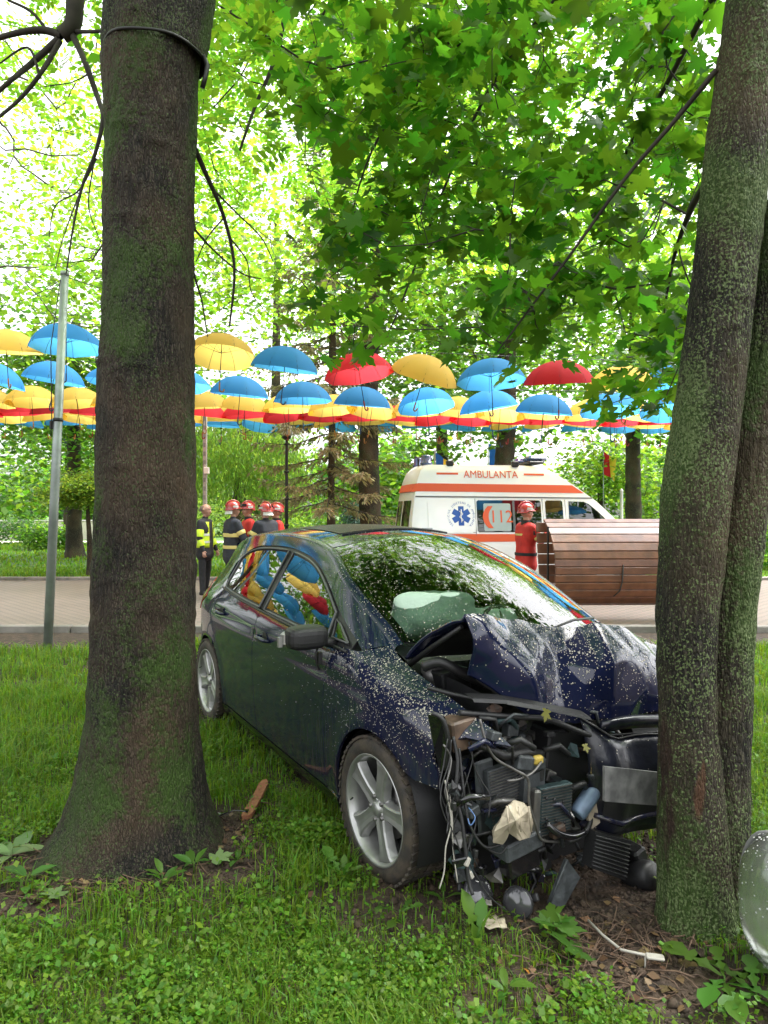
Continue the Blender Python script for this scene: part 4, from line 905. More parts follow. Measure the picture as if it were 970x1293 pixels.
# ---- wheels
def make_wheel():
    o = empty('wheel'); o.parent = car
    t = MB(); prof = [(.232,-.095),(.240,-.106),(.266,-.113),(.292,-.107),(.308,-.094),(.3105,-.080),(.3105,.080),(.308,.094),(.292,.107),(.266,.113),(.240,.106),(.232,.095)]
    t.lathe(prof, 64, axis='Y', cap=False); ty = t.build('tyre', RUB, o)
    k = MB()
    for row, (y, wd_) in enumerate(((-.082,.046),(-.030,.040),(.030,.040),(.082,.046))):
        for i in range(52):
            a = 2*math.pi*(i + (.5 if row % 2 else 0))/52
            M = Matrix.Rotation(-a,3,'Y') @ Matrix.Rotation(R(18 if row in (0,3) else -24),3,'X')
            k.box((.313*math.cos(a), y, .313*math.sin(a)), (.011,wd_,.030), M)
    k.build('tread', RUB, o)
    r = MB(); r.lathe([(.240,-.106),(.238,-.110),(.230,-.104),(.222,-.092),(.216,-.055),(.205,.02),(.205,.095),(.232,.10)], 64, axis='Y', cap=False); rim = r.build('rim', ALLOY, o)
    for i in range(5):
        a = 2*math.pi*i/5 + R(90); sp = MB(); ca, sa = math.cos(a), math.sin(a)
        st = [(.02,.036,-.082),(.055,.036,-.086),(.10,.032,-.089),(.16,.036,-.092),(.20,.046,-.094),(.219,.060,-.093)]
        V, Fc = [], []
        for rr, hwid, yo in st:
            for (tw, dy) in ((-1.25,.040),(-1.0,.006),(-.80,0),(-.25,.005),(.25,.005),(.80,0),(1.0,.006),(1.25,.040)):
                tt = hwid*tw; V.append((rr*ca - tt*sa, yo + dy, rr*sa + tt*ca))
        for s in range(len(st)-1):
            for q in range(7): Fc.append((s*8+q, s*8+q+1, s*8+8+q+1, s*8+8+q))
        sp.add(V, Fc, False); sp.build('spoke', ALLOY, o)
    h = MB(); h.lathe([(0,-.098),(.026,-.098),(.031,-.092),(.034,-.080),(.06,-.078),(.075,-.06),(.075,-.03)],28,axis='Y'); h.build('hub', ALLOY, o)
    for i in range(5):
        a = 2*math.pi*(i+.5)/5 + R(90); b = MB(); b.lathe([(.0,-.094),(.009,-.094),(.011,-.080),(.014,-.076)],6,(.052*math.cos(a),0,.052*math.sin(a)),'Y'); b.build('lug_nut', STEEL, o)
    d = MB(); d.lathe([(.05,-.030),(.142,-.030),(.142,-.008),(.05,-.008)],40,axis='Y',cap=False); d.box((.13,-.02,.04),(.06,.07,.13)); d.build('brake_disc', STEEL, o)
    v = MB(); v.tube([(.20*math.cos(R(200)),-.095,.20*math.sin(R(200))),(.185*math.cos(R(200)),-.115,.185*math.sin(R(200)))],.004,6); v.build('valve', BLK, o)
    return o
w0 = make_wheel(); w0.location = (0,-.76,.312); w0.rotation_euler = (0,R(14),R(2))
w0.parent = car
for i, (x, y, ry, rz) in enumerate(((-2.6,-.76,40,0),(0,.76,70,186),(-2.6,.76,10,180))):
    w = copy_tree(w0, car); w.location = (x, y, .312); w.rotation_euler = (0, R(ry), R(rz))
# ---- broken door mirror, folded against the glass
mo = empty('door_mirror', (-.50,-.85,.985)); mo.parent = car
mb = MB(); mb.tube([(.03,.035,-.02),(.02,-.02,-.01),(.0,-.06,.0)],[.028,.024,.022],8); mb.build('mirror_arm', BLK, mo)
bm = bmesh.new(); bmesh.ops.create_cube(bm, size=2.0); bmesh.ops.subdivide_edges(bm, edges=bm.edges[:], cuts=5, use_grid_fill=True)
for v in bm.verts:
    p = v.co.copy(); l = (abs(p.x)**4+abs(p.y)**4+abs(p.z)**4)**.25; p /= l
    if p.x < -.5: p.x = -.5 + (p.x+.5)*.1 + .25*(p.y**2+p.z**2)*.5
    v.co = Vector((p.x*.075 , p.y*.105 -.12, p.z*.058+.02))
me = bpy.data.meshes.new('mirror_housing'); bm.to_mesh(me); bm.free(); link('mirror_housing', me, BLK, mo)
mb = MB(); mb.box((-.035,-.21,.012),(.05,.055,.07), Matrix.Rotation(R(20),3,'Z'), .012); mb.box((-.03,-.245,.0),(.02,.02,.05)); mb.build('mirror_cover_shard', ALLOY, mo)
mb = MB(); mb.box((-.05,-.12,.02),(.004,.16,.085)); mb.build('mirror_plate', STEEL, mo)
mb = MB(); mb.tube([(.0,-.05,-.03),(.01,-.07,-.07),(.0,-.06,-.12),(.015,-.05,-.15)],.006,6); mb.box((.012,-.05,-.09),(.03,.02,.06)); mb.build('mirror_wiring', BLK, mo)
# ---- crumpled bonnet: rises from the hinges to a buckled ridge, then folds down
def bonnet(t, s):
    # s -1 (near edge) .. 1 (far edge); t 0 hinge .. .45 ridge .. 1 folded front edge
    y = s*.70
    hx = .0 + .17*(1-s*s); hz = .975 + .025*(1-s*s)
    rx = .40 + .03*math.sin(s*5) ; rz = float(np.interp(s, [-1,-.85,-.6,-.3,-.05,.05,.3,.65,1], [1.235,1.225,1.17,1.14,1.12,1.14,1.095,1.01,.93]))
    fz = float(np.interp(s, [-1,-.75,-.5,-.25,0,.3,1], [.97,.86,.765,.73,.715,.72,.735])); fx = float(np.interp(s, [-1,-.6,0,.5,1], [.46,.53,.50,.56,.62]))
    if t < .45:
        k = t/.45; x = hx + (rx-hx)*k; z = hz + (rz-hz)*(k**.85) + .02*math.sin(k*math.pi)
    else:
        k = (t-.45)/.55; x = rx + (fx-rx)*(k**.8) + .045*math.sin(k*math.pi); z = rz + (fz-rz)*k
    c = mnoise.noise(Vector((s*2.6,t*4,3.1))); z += .014*c; x += .006*mnoise.noise(Vector((s*6,t*7,9)))
    tri = lambda q: abs((q % 1.0) - .5)*2
    z += .026*(tri(s*1.15 + t*.9 + .2) - .5)*min(1, t*4) + .012*(tri(s*2.3 - t*2.1 + .1) - .5)*min(1, t*4)
    if t > .45: k2 = (t-.45)/.55; x += .075*max(0, 1-abs(s-.02)/.34)*min(1,k2*2.5) + .030*(tri(s*.95 - t*.9 + .35) - .5) + .020*(tri(s*2.1 + t*1.7) - .5) + .012*max(0,s-.15)*(tri(s*4.7 - t*2.9) - .5)
    if t < .45: z += -.030*abs(math.sin(3.2*s + 2.4*t))*(t/.45)
    return Vector((x, y*(1-.05*max(0,t-.45)), z))
mb = MB(); mb.grid(bonnet, np.linspace(0,1,80), np.linspace(-1,1,110))
hood = mb.build('bonnet', PAINT, car, recalc=False)
hood.data.set_sharp_from_angle(angle=R(22)); sl = hood.modifiers.new('thickness','SOLIDIFY'); sl.thickness = .012; sl.offset = -1
mb = MB(); mb.grid(lambda t, s: bonnet(t, s*.93) + Vector((-.03*(t>.45),0,-.028)), np.linspace(.03,.96,20), np.linspace(-1,1,22)); mb.build('bonnet_liner', BLK, hood)
mb = MB(); a = bonnet(0,-1); b_ = bonnet(.42,-1)
mb.tube([a+Vector((-.02,.02,-.05)), (a+b_)/2+Vector((0,.02,-.03)), b_+Vector((0,.02,-.03))],[.014,.012,.01],6); mb.build('bonnet_hinge', BLK, hood)
# scuttle panel and wipers at the foot of the windscreen
mb = MB(); mb.grid(lambda k, s: Vector((.02+.15*(1-s*s)+.09*k-.06, s*.66, .965+.02*(1-s*s)-.02*k)), np.linspace(0,1,5), SS); mb.build('scuttle_panel', BLK, car)
for y0, y1 in ((-.50,.05),(.08,.60)):
    mb = MB(); p0 = wind(y1/.70, .03)+Vector((.02,0,.03)); p1 = wind(y0/.70, .05)+Vector((.02,0,.025))
    mb.tube([p0, (p0+p1)/2+Vector((.01,0,.02)), p1],[.008,.007,.005],6); mb.build('wiper', BLK, car)
# ---- the wrecked front
def P(u, v, x=.55): return cpt(u, v, x=x)
eng = empty('engine_bay'); eng.parent = car
def ebox(name, m, u0, v0, u1, v1, x=.5, d=.12, tilt=0, bev=.008):
    a, b = P(u0,v0,x), P(u1,v1,x); c = (a+b)/2
    k = MB(); k.box((c.x-d/2, c.y, c.z), (d, abs(b.y-a.y), abs(b.z-a.z)), Matrix.Rotation(R(tilt),3,'X'), bev); return k.build(name, m, eng)
def epipe(name, m, pts, r, seg=8):
    k = MB(); q = [P(*p) if len(p) == 3 else P(p[0],p[1]) for p in pts]
    sm = []
    for i in range(len(q)-1):
        p0, p1, p2, p3 = q[max(0,i-1)], q[i], q[i+1], q[min(len(q)-1,i+2)]
        for t in (0,.25,.5,.75): sm.append(.5*((2*p1)+(p2-p0)*t+(2*p0-5*p1+4*p2-p3)*t*t+(3*p1-p0-3*p2+p3)*t**3))
    sm.append(q[-1]); k.tube(sm, r, seg); return k.build(name, m, eng)
# dark bulk behind: firewall, engine block, gearbox, inner wings
k = MB(); k.box((.02,.05,.62),(.30,1.15,.46),bev=.03); k.box((.12,.1,.82),(.34,.62,.10),bev=.03); k.build('engine_block', mat('dirty_engine', (.02,.02,.021), .55, .4, col2=(.05,.046,.042), vscale=18, bump=.4, bscale=30), eng)
k = MB(); k.grid(lambda x, z: Vector((x, -.60+.02*math.sin(9*x+7*z), z)), np.linspace(-.25,.50,10), np.linspace(.35,.90,8)); k.build('inner_wing', BLK, eng)
k = MB(); k.lathe([(.0,.10),(.05,.10),(.085,.06),(.10,0)],20,(.02,-.54,.84)); k.build('strut_tower', STEEL, eng)
ebox('battery', BLK, 560,850,596,880,x=.16,d=.14,tilt=5)
epipe('intake_hose', BLK, [(535,842,.20),(556,836,.26),(580,848,.30),(606,860,.30),(640,872,.28)], .022)
epipe('loom', BLK, [(540,868,.30),(570,876,.36),(610,884,.42),(650,886,.46)], .010)
ebox('white_cap_tank', CREAM, 602,846,618,862,x=.28,d=.06)
# upper radiator support bent outwards and the slam panel
epipe('bent_cross_member', BLK, [(580,900,.48),(610,902,.50),(650,905,.54),(690,908,.56),(735,925,.58),(790,945,.60)], .012)
k = MB()
cm = [P(596,882,.50),P(640,884,.55),(P(690,893,.60)),P(745,905,.64)]
for i in range(3):
    a, b = cm[i], cm[i+1]; n_ = Vector((.008,.006*(-1)**i,-.014))
    k.add([a,b,b+n_,a+n_,a+Vector((-.05,0,.01)),b+Vector((-.05,0,.012))],[(0,1,2,3),(0,4,5,1)])
k.build('slam_panel', BLK, eng)
# headlamp socket with what is left of the lamp
ebox('lamp_remains', mat('brown_reflector', (.10,.065,.045),.5,var=.4,vscale=20), 573,912,606,944,x=.50,d=.10,tilt=6)
k = MB(); k.add([P(540,902,.44),P(562,905,.50),P(570,950,.50),P(556,975,.46),P(548,945,.42)],[(0,1,2,3,4)]); k.build('lamp_bracket', BLKG, eng)
epipe('torn_edge', BLK, [(545,900,.47),(560,910,.50),(567,945,.50),(562,972,.47)], .010)
# radiator pack
def finned(name, m, u0,v0,u1,v1,x,tilt):
    o = ebox(name, m, u0,v0,u1,v1,x,.04,tilt,.004)
    a, b = P(u0,v0,x), P(u1,v1,x); c = (a+b)/2; M = Matrix.Rotation(R(tilt),3,'X'); h = abs(b.z-a.z); w_ = abs(b.y-a.y)
    n_ = max(4,int(h/.012)); k = MB()
    for i in range(n_):
        z = -h/2 + h*(i+.5)/n_; k.box(c + M @ Vector((.002,0,z)), (.008,w_*.94,.004), M)
    k.build('cooling_fins', STEEL, eng)
    return o
finned('radiator_core', GREYP, 618,972,668,1030,.53,4)
finned('condenser', GREENP, 682,998,722,1046,.60,-3)
ebox('radiator_tank', GREYP, 664,962,690,1010,x=.57,d=.06,tilt=-4)
ebox('side_plate', GREYP, 604,962,626,1050,x=.50,d=.02,tilt=5)
ebox('crash_box', STEEL, 676,1000,684,1052,x=.61,d=.05,tilt=-3)
for bu, bv in ((690,1008),(700,1010),(711,1012),(690,1034),(702,1036),(713,1038)):
    c = P(bu,bv,.605); k = MB(); k.lathe([(0,.006),(.006,.005),(.008,0)],8,c,'X'); k.build('bolt', BLK, eng)
# pipes and hoses
epipe('air_con_pipe', STEEL, [(606,908,.58),(614,938,.60),(626,958,.61),(650,972,.62),(667,984,.63),(668,1012,.63),(676,1040,.63),(684,1060,.63),(706,1063,.62)], .0055)
epipe('short_pipe', STEEL, [(640,986,.60),(655,984,.61),(672,976,.62),(684,962,.61)], .005)
epipe('radiator_hose', BLK, [(600,938,.50),(620,946,.55),(640,955,.57),(662,950,.56),(684,952,.54)], .017)
epipe('lower_hose', BLKG, [(690,1040,.62),(704,1052,.64),(722,1056,.64),(738,1050,.62)], .014)
epipe('hose_elbow', BLK, [(718,1062,.60),(730,1058,.62),(742,1046,.62),(748,1024,.60)], .012)
# milky washer bottle, broken
bm = bmesh.new()
pl = [(634,1030),(641,1017),(650,1011),(660,1013),(670,1022),(673,1040),(668,1058),(655,1061),(643,1052),(634,1066),(624,1064),(623,1050)]
vf = [bm.verts.new(P(u,v,.66 + .012*math.sin(i*1.9))) for i, (u,v) in enumerate(pl)]
ce = bm.verts.new(P(651,1036,.715)); 
vb = [bm.verts.new(P(u,v,.59)) for (u,v) in pl]
for i in range(len(pl)):
    j = (i+1) % len(pl); bm.faces.new((vf[i],vf[j],ce)); bm.faces.new((vf[i],vb[i],vb[j],vf[j]))
bmesh.ops.subdivide_edges(bm, edges=bm.edges[:], cuts=2)
for v in bm.verts: v.co += Vector((.012*mnoise.noise(v.co*30),.006*mnoise.noise(v.co*25+Vector((5,0,0))),.006*mnoise.noise(v.co*25)))
me = bpy.data.meshes.new('washer_bottle'); bm.to_mesh(me); bm.free(); link('washer_bottle', me, BEIGE, eng)
k = MB(); 
for uu in (640,655,668): k.tube([P(uu,1018,.69),P(uu+3,1050,.70)],.004,6)
k.build('bottle_rib', BEIGE, eng)
# lower boxes, canister, shards
ebox('intercooler_box', BLKG, 644,1070,682,1098,x=.60,d=.10,tilt=8)
ebox('duct_flange', GREYP, 640,1066,686,1074,x=.62,d=.12,tilt=8)
k = MB(); c = P(740,1012,.60); k.lathe([(0,.07),(.03,.068),(.036,.05),(.036,-.06),(.03,-.07)],18,c,M=Matrix.Rotation(R(-50),3,'X')); k.build('canister', BLUEP, eng)
ebox('beige_shard', BEIGE, 744,1018,758,1042,x=.62,d=.02,tilt=20,bev=.002)
ebox('brown_shard', RUST, 700,1046,716,1056,x=.63,d=.05,tilt=10)
ebox('dark_bracket', GREYP, 656,958,676,972,x=.60,d=.05,tilt=-15)
ebox('relay', mat('yellow_clip', (.45,.33,.06),.5), 676,957,688,965,x=.60,d=.03)
ebox('black_box', BLK, 690,930,752,1000,x=.48,d=.16,tilt=-8)
ebox('gear_housing', STEEL, 640,940,676,968,x=.42,d=.12,tilt=12)
ebox('sub_frame', BLK, 600,1064,760,1096,x=.30,d=.20,tilt=-6)
ebox('mud_flap', BLK, 568,960,604,1050,x=.40,d=.02,tilt=0)
k = MB(); q = [P(716,1085,.62),P(733,1108,.64),P(712,1146,.64),P(694,1142,.62)]; n_ = Vector((.015,0,0))
k.add(q+[p-n_ for p in q],[(0,1,2,3),(7,6,5,4),(0,4,5,1),(1,5,6,2),(2,6,7,3),(3,7,4,0)]); k.tube([q[0],q[3]],.006,6); k.build('hanging_bracket', GREYP, eng)
# fan shroud and motor under the bumper
fo = eng
k = MB(); a = [P(752,1050,.66),P(796,1062,.70),P(790,1112,.70),P(746,1096,.66)]
k.add(a+[p+Vector((-.05,0,0)) for p in a],[(0,1,2,3),(7,6,5,4),(0,4,5,1),(1,5,6,2),(2,6,7,3),(3,7,4,0)])
for t in np.linspace(.1,.9,9): k.tube([a[0].lerp(a[3],t)+Vector((.004,0,0)), a[1].lerp(a[2],t)+Vector((.004,0,0))],.004,5)
k.build('fan_shroud', BLK, fo)
k = MB(); M = Matrix.Rotation(R(70),3,'Y'); k.lathe([(0,.09),(.045,.088),(.06,.07),(.062,-.03),(.05,-.06),(.02,-.065)],20,P(806,1104,.66),M=M); k.box(P(800,1078,.62),(.10,.07,.08),Matrix.Rotation(R(20),3,'X'),.01); k.build('fan_motor', BLK, fo)
# bumper: dark cover wrapped round the tree foot, with the pale plate
def bump(u, v, x): return P(u, v, x)
def bumper(s, t):
    y = -.17 + .93*s; z = .69 - .40*t + .05*mnoise.noise(Vector((s*3.2,t*1.5,7)))
    x = .70 + .10*math.sin(min(1,s*1.1)*math.pi)*.4 - .30*max(0,s-.55)**1.5 + .05*math.sin(t*math.pi)
    x -= .10*math.exp(-((y-.02)/.16)**2)                                   # pushed in by the trunk
    z += .07*math.exp(-((s-.0)/.10)**2)*(1-t) - .05*s*(1-s) + .012*mnoise.noise(Vector((s*5,t*3,1)))
    if s < .12: x -= .12*(.12-s)/.12
    return Vector((x, y, z))
mb = MB(); mb.grid(bumper, np.linspace(0,1,30), np.linspace(0,1,12)); bu = mb.build('bumper_cover', mat('dark_scuffed_bumper',(.005,.006,.012),.35,coat=.35,var=.5,vscale=9,bump=.2,bscale=25), car)
sl = bu.modifiers.new('thickness','SOLIDIFY'); sl.thickness = .006
mb = MB(); mb.grid(lambda s, t: bumper(s, t) + Vector((.012,0,0)), np.linspace(.05,.97,24), np.linspace(.55,.78,5)); mb.build('lower_grille', BLK, bu)
mb = MB(); mb.tube([bumper(s,0)+Vector((.002,0,.003)) for s in np.linspace(0,1,20)],.005,6); mb.build('bumper_edge', BLK, bu)
mb = MB(); mb.tube([bumper(s,.8)+Vector((.014,0,0)) for s in np.linspace(0.02,1,20)],.012,6); mb.build('bumper_lip', PAINT, bu)
# number plate, weathered and unreadable, on the bumper
po_ = [cpt(764,968,x=.80), cpt(838,976,x=.80), cpt(838,1018,x=.80), cpt(764,1012,x=.80)]
mb = MB(); mb.add(po_ + [q - Vector((.012,0,0)) for q in po_], [(0,1,2,3),(7,6,5,4),(0,4,5,1),(1,5,6,2),(2,6,7,3),(3,7,4,0)]); mb.build('number_plate', mat('dirty_plate',(.17,.17,.165),.6,col2=(.06,.06,.06),vscale=14), bu)
# torn leaves caught on the broken front
for i, (u, v, s) in enumerate(((738,940,.035),(746,966,.045),(690,896,.05))):
    S, T = maple_shape(.1,.1); me = mesh_np('stuck_leaf', S*s, T, 3); o = link('stuck_leaf', me, leaf_mat('yellowed_leaf',(.17,.15,.045),(.2,.18,.04),.03,.3,.3), eng); o.location = cpt(u,v,x=.76 if u > 720 else .66); o.rotation_euler = (i*1.3, .9+.3*i, i*2.1)
# upper grille strip under the bonnet edge
mb = MB(); mb.grid(lambda s, t: Vector((.62+.06*math.sin(s*3)-.02*t, -.10+.75*s, .745-.05*t+.01*math.sin(s*9))), np.linspace(0,1,16), [0,.5,1]); gs = mb.build('grille_strip', MATS['dark_scuffed_bumper'], car)
sl = gs.modifiers.new('thickness','SOLIDIFY'); sl.thickness = .02
mb = MB(); mb.tube([Vector((.60,-.12,.69)),Vector((.66,.2,.675)),Vector((.62,.65,.66))],.005,6); mb.build('grille_bar', BLK, car)
# wiring torn loose
rng = random.Random(5)
def wire(name, m, pts, r): epipe(name, m, pts, r, 6)
wire('wiring_harness', BLK, [(572,930,.50),(578,960,.53),(576,1000,.55),(584,1040,.58),(588,1075,.60),(592,1112,.62),(597,1130,.64)], .008)
wire('wiring_harness', BLK, [(580,945,.52),(584,985,.55),(590,1030,.58),(600,1055,.60),(614,1070,.62),(632,1066,.62)], .006)
wire('loose_wire', COPW, [(562,985,.53),(566,1010,.55),(570,1040,.57),(563,1070,.58),(561,1100,.58),(555,1122,.58)], .0028)
wire('loose_wire', COPW, [(566,990,.53),(571,1030,.56),(572,1070,.58),(578,1114,.60)], .0025)
wire('loose_wire', mat('blue_wire', (.08,.16,.34),.5), [(592,1020,.57),(600,1032,.60),(594,1042,.60),(590,1030,.58)], .0025)
wire('loose_wire', BLK, [(586,1020,.57),(604,1062,.60),(630,1078,.62),(640,1068,.62)], .003)
wire('loose_wire', BLK, [(600,1050,.58),(590,1080,.60),(604,1110,.62),(618,1132,.64),(640,1150,.66)], .003)
wire('loose_wire', STEEL, [(560,940,.50),(570,960,.52),(562,1000,.54),(570,1020,.55)], .004)
for i in range(9):
    u0 = rng.uniform(565,600); q = [(u0, rng.uniform(930,990), .52)]
    for j in range(4): q.append((q[-1][0]+rng.uniform(-9,12), q[-1][1]+rng.uniform(18,34), .53+.02*j))
    wire('loose_wire', BLK, q, rng.uniform(.002,.0035))
for (u,v) in ((590,1088),(594,1104),(573,1018),(600,1078)):
    c = P(u,v,.61); k = MB(); k.box(c,(.02,.016,.032),Matrix.Rotation(R(rng.uniform(-30,30)),3,'X'),.003); k.build('connector', COPW if v > 1080 else BLK, eng)
# small mechanical clutter deep in the bay
for i in range(150):
    u = rng.uniform(572,765); v = rng.uniform(896,1110); x = rng.uniform(.36,.60)
    c = P(u,v,x); k = MB(); M = Matrix.Rotation(R(rng.uniform(-40,40)),3,'X') @ Matrix.Rotation(R(rng.uniform(-30,30)),3,'Z')
    if i % 3 == 0: k.box(c,(rng.uniform(.02,.06),rng.uniform(.02,.07),rng.uniform(.012,.05)),M,.004)
    elif i % 3 == 1: k.tube([c, c+M@Vector((.02,.06,.02)), c+M@Vector((.0,.12,-.03))],rng.uniform(.005,.014),8)
    else:
        q = [c + M @ Vector((rng.uniform(-.02,.02), .05*math.cos(a)*rng.uniform(.4,1), .05*math.sin(a)*rng.uniform(.4,1))) for a in (0,1.3,2.5,3.8,5.1)]; k.add([c]+q,[(0,1+j,1+(j+1)%5) for j in range(5)])
    k.build(('bracket','hose','shard')[i%3], [BLK,GREYP,STEEL,BLKG,RUST,BLK,BLK,PAINT,GREENP][rng.randrange(9)], eng)
# ================================================================== turf
GR = np.random.default_rng(8)
LF_GRASS = leaf_mat('grass_blade', (.100,.190,.015), (.26,.45,.022), .035, .42, .42, .45)
LF_CLOVER = leaf_mat('ground_cover_leaf', (.092,.185,.016), (.25,.45,.022), .03, .35, .40, .45)
_ci = _cmi
def bare(x, y):
    "0 where turf grows thick, 1 on bare soil"
    b = np.zeros_like(x)
    b = np.maximum(b, np.exp(-((x-.85)**2/.26 + (y-2.72)**2/.10))*1.35)          # under the engine, at the maple's foot
    b = np.maximum(b, np.exp(-((x-1.05)**2/.07 + (y-2.30)**2/.035))*.95)
    d = np.hypot(x-LT[0], y-LT[1]); b = np.maximum(b, sstep(.62, .36, d)*1.05)
    b = np.maximum(b, np.exp(-((x+1.45)**2/.10 + (y-2.72)**2/.03))*.9)
    b = np.maximum(b, np.exp(-((x+.62)**2/.09 + (y-3.0)**2/.05))*.85)
    b = np.maximum(b, sstep(7.95, 8.5, y - .25*np.sin(x*2)))                          # worn strip along the kerb
    lx = (x-CAR_POS.x)*math.cos(CAR_YAW) - (y-CAR_POS.y)*math.sin(CAR_YAW); ly = (x-CAR_POS.x)*math.sin(CAR_YAW) + (y-CAR_POS.y)*math.cos(CAR_YAW)
    inside = (np.abs(ly) < .74) & (lx > -3.2) & (lx < .75)
    b = np.maximum(b, inside*.80)
    for wx in (0,-2.6):
        for wy in (-.76,.76): b = np.maximum(b, ((np.abs(lx-wx) < .20) & (np.abs(ly-wy) < .14))*2.0)
    b = b + .6*sstep(.53, .68, fbm(x, y, 2.2)) * sstep(4.8, 3.0, y) + .35*sstep(.55,.7,fbm(x+9,y,1.1))
    rut = np.minimum(np.abs(ly-.76), np.abs(ly+.76)); b = np.maximum(b, sstep(.20,.05,rut)*(lx < -2.5)*(lx > -5.6)*.7)
    return b
def scatter(n, x0, x1, y0, y1):
    x = GR.uniform(x0,x1,n); y = GR.uniform(y0,y1,n)
    k = (np.abs(x) < .66*y + .45)
    return x[k], y[k]
def blades(name, zones, hscale, mat_, label, far=False):
    Vs = []
    for (n, y0, y1, h0, h1, w) in zones:
        x, y = scatter(n, -.66*y1-.4, .66*y1+.4, y0, y1)
        if not far:
            keep = GR.random(len(x)) > bare(x, y)*1.05; x, y = x[keep], y[keep]
        den = fbm(x, y, 3.0); k = GR.random(len(x)) < .35 + 1.1*den; x, y, den = x[k], y[k], den[k]; n_ = len(x)
        h = GR.uniform(h0,h1,n_)*(.25+1.6*den); a = GR.uniform(0,2*np.pi,n_); lean = GR.uniform(.15,.95,n_)*h; cl = GR.normal(0,.5,n_)
        z = gz(x,y) if not far else np.zeros(n_)
        d = np.stack([np.cos(a),np.sin(a)],1); sd_ = np.stack([-np.sin(a+cl),np.cos(a+cl)],1)*w*GR.uniform(.6,1.3,n_)[:,None]
        b = np.stack([x,y],1); lv = []
        for f, wf, zz in ((0,1,-.01),(.30,.9,.62),(1.0,.10,1.0)):
            c = b + d*(lean*f*f if f < 1 else lean)[:,None]; hz_ = z + h*zz - (lean*.25 if f == 1 else 0)
            for s in (-1,1): lv.append(np.concatenate([c + s*sd_*wf*.5, hz_[:,None]],1))
        Vs.append(np.stack(lv,1))
    V = np.vstack(Vs); n = len(V); base = (np.arange(n)*6)[:,None]
    Fq = np.concatenate([base+np.array([[0,1,3,2]]), base+np.array([[2,3,5,4]])],0)
    return tag(link(name, mesh_np(name, V.reshape(-1,3), Fq, 4), mat_), label, 'grass', kind='stuff')
blades('grass', [(64000,1.45,2.6,.020,.080,.0042),(72000,2.6,4.2,.024,.092,.0052),(60000,4.2,6.2,.05,.12,.007),(42000,6.2,8.6,.05,.12,.010)], 1, LF_GRASS, 'thin bright green grass covering the ground round the car')
blades('lawn_grass', [(22000,16.5,20,.05,.12,.03),(16000,20,30,.06,.14,.05),(9000,30,36.3,.08,.16,.08)], 1, LF_GRASS, 'mown lawn across the path under the far trees', far=True)
# ground cover: small lobed leaves on short stalks
def cover():
    P_, S_, Nn = [], [], []
    for (n, y0, y1, s0, s1) in ((32000,1.45,2.4,.005,.022),(28000,2.4,3.4,.006,.024),(15000,3.4,5.0,.010,.02)):
        x, y = scatter(n, -.66*y1-.4, .66*y1+.4, y0, y1); k = (GR.random(len(x)) > bare(x,y)*.98) & (GR.random(len(x)) < 2.2*fbm(x,y,2.6)-.60); x, y = x[k], y[k]
        h = GR.uniform(.012,.06,len(x))*(.5+fbm(x,y,4)); p = np.stack([x,y,gz(x,y)+h],1)
        for j in range(4): 
            P_.append(p + GR.normal(0,.007,p.shape)*np.array([1,1,1.6])); S_.append(GR.uniform(s0,s1,len(p))*(.6+.9*vnoise(p[:,0],p[:,1],7)))
    P_ = np.vstack(P_); S_ = np.concatenate(S_); fr = rand_frames(GR, len(P_), 1.0, .45); fr[0][:,2] += .3
    tag(link('ground_cover', leaf_mesh('ground_cover', P_, S_, fr, np.array([(0,0,0),(.55,.45,.08),(1.05,0,0),(.55,-.45,.08)])), LF_CLOVER), 'low small-leaved ground cover plants among the grass', 'ground cover', kind='stuff')
cover()
# ================================================================== umbrellas strung over the path
def cloth(name, col):
    m = mat(name, col, .75, spec=.25, bump=.08, bscale=200, transl=.72); nt = m.node_tree
    oi = nt.nodes.new('ShaderNodeObjectInfo'); mr = nt.nodes.new('ShaderNodeMapRange'); mr.inputs['To Min'].default_value = .72; mr.inputs['To Max'].default_value = 1.18
    h = nt.nodes.new('ShaderNodeHueSaturation'); h.inputs['Color'].default_value = (*col,1); nt.links.new(oi.outputs['Random'], mr.inputs['Value']); nt.links.new(mr.outputs[0], h.inputs['Value'])
    for n in nt.nodes:      # each umbrella has faded a little differently
        if n.type == 'BSDF_TRANSLUCENT': nt.links.new(h.outputs[0], n.inputs['Color'])
        if n.type == 'BSDF_PRINCIPLED': nt.links.new(h.outputs[0], n.inputs['Base Color'])
    return m
UMB = {'yellow': cloth('yellow_umbrella_cloth', (.84,.60,.15)), 'blue': cloth('blue_umbrella_cloth', (.08,.36,.70)), 'red': cloth('red_umbrella_cloth', (.72,.05,.07))}
UHAND = {'yellow': mat('tan_handle',(.30,.13,.03),.4), 'blue': mat('navy_handle',(.012,.03,.08),.4), 'red': mat('dark_red_handle',(.20,.015,.02),.4)}
UROD = mat('umbrella_rod', (.03,.03,.033), .35, .6)
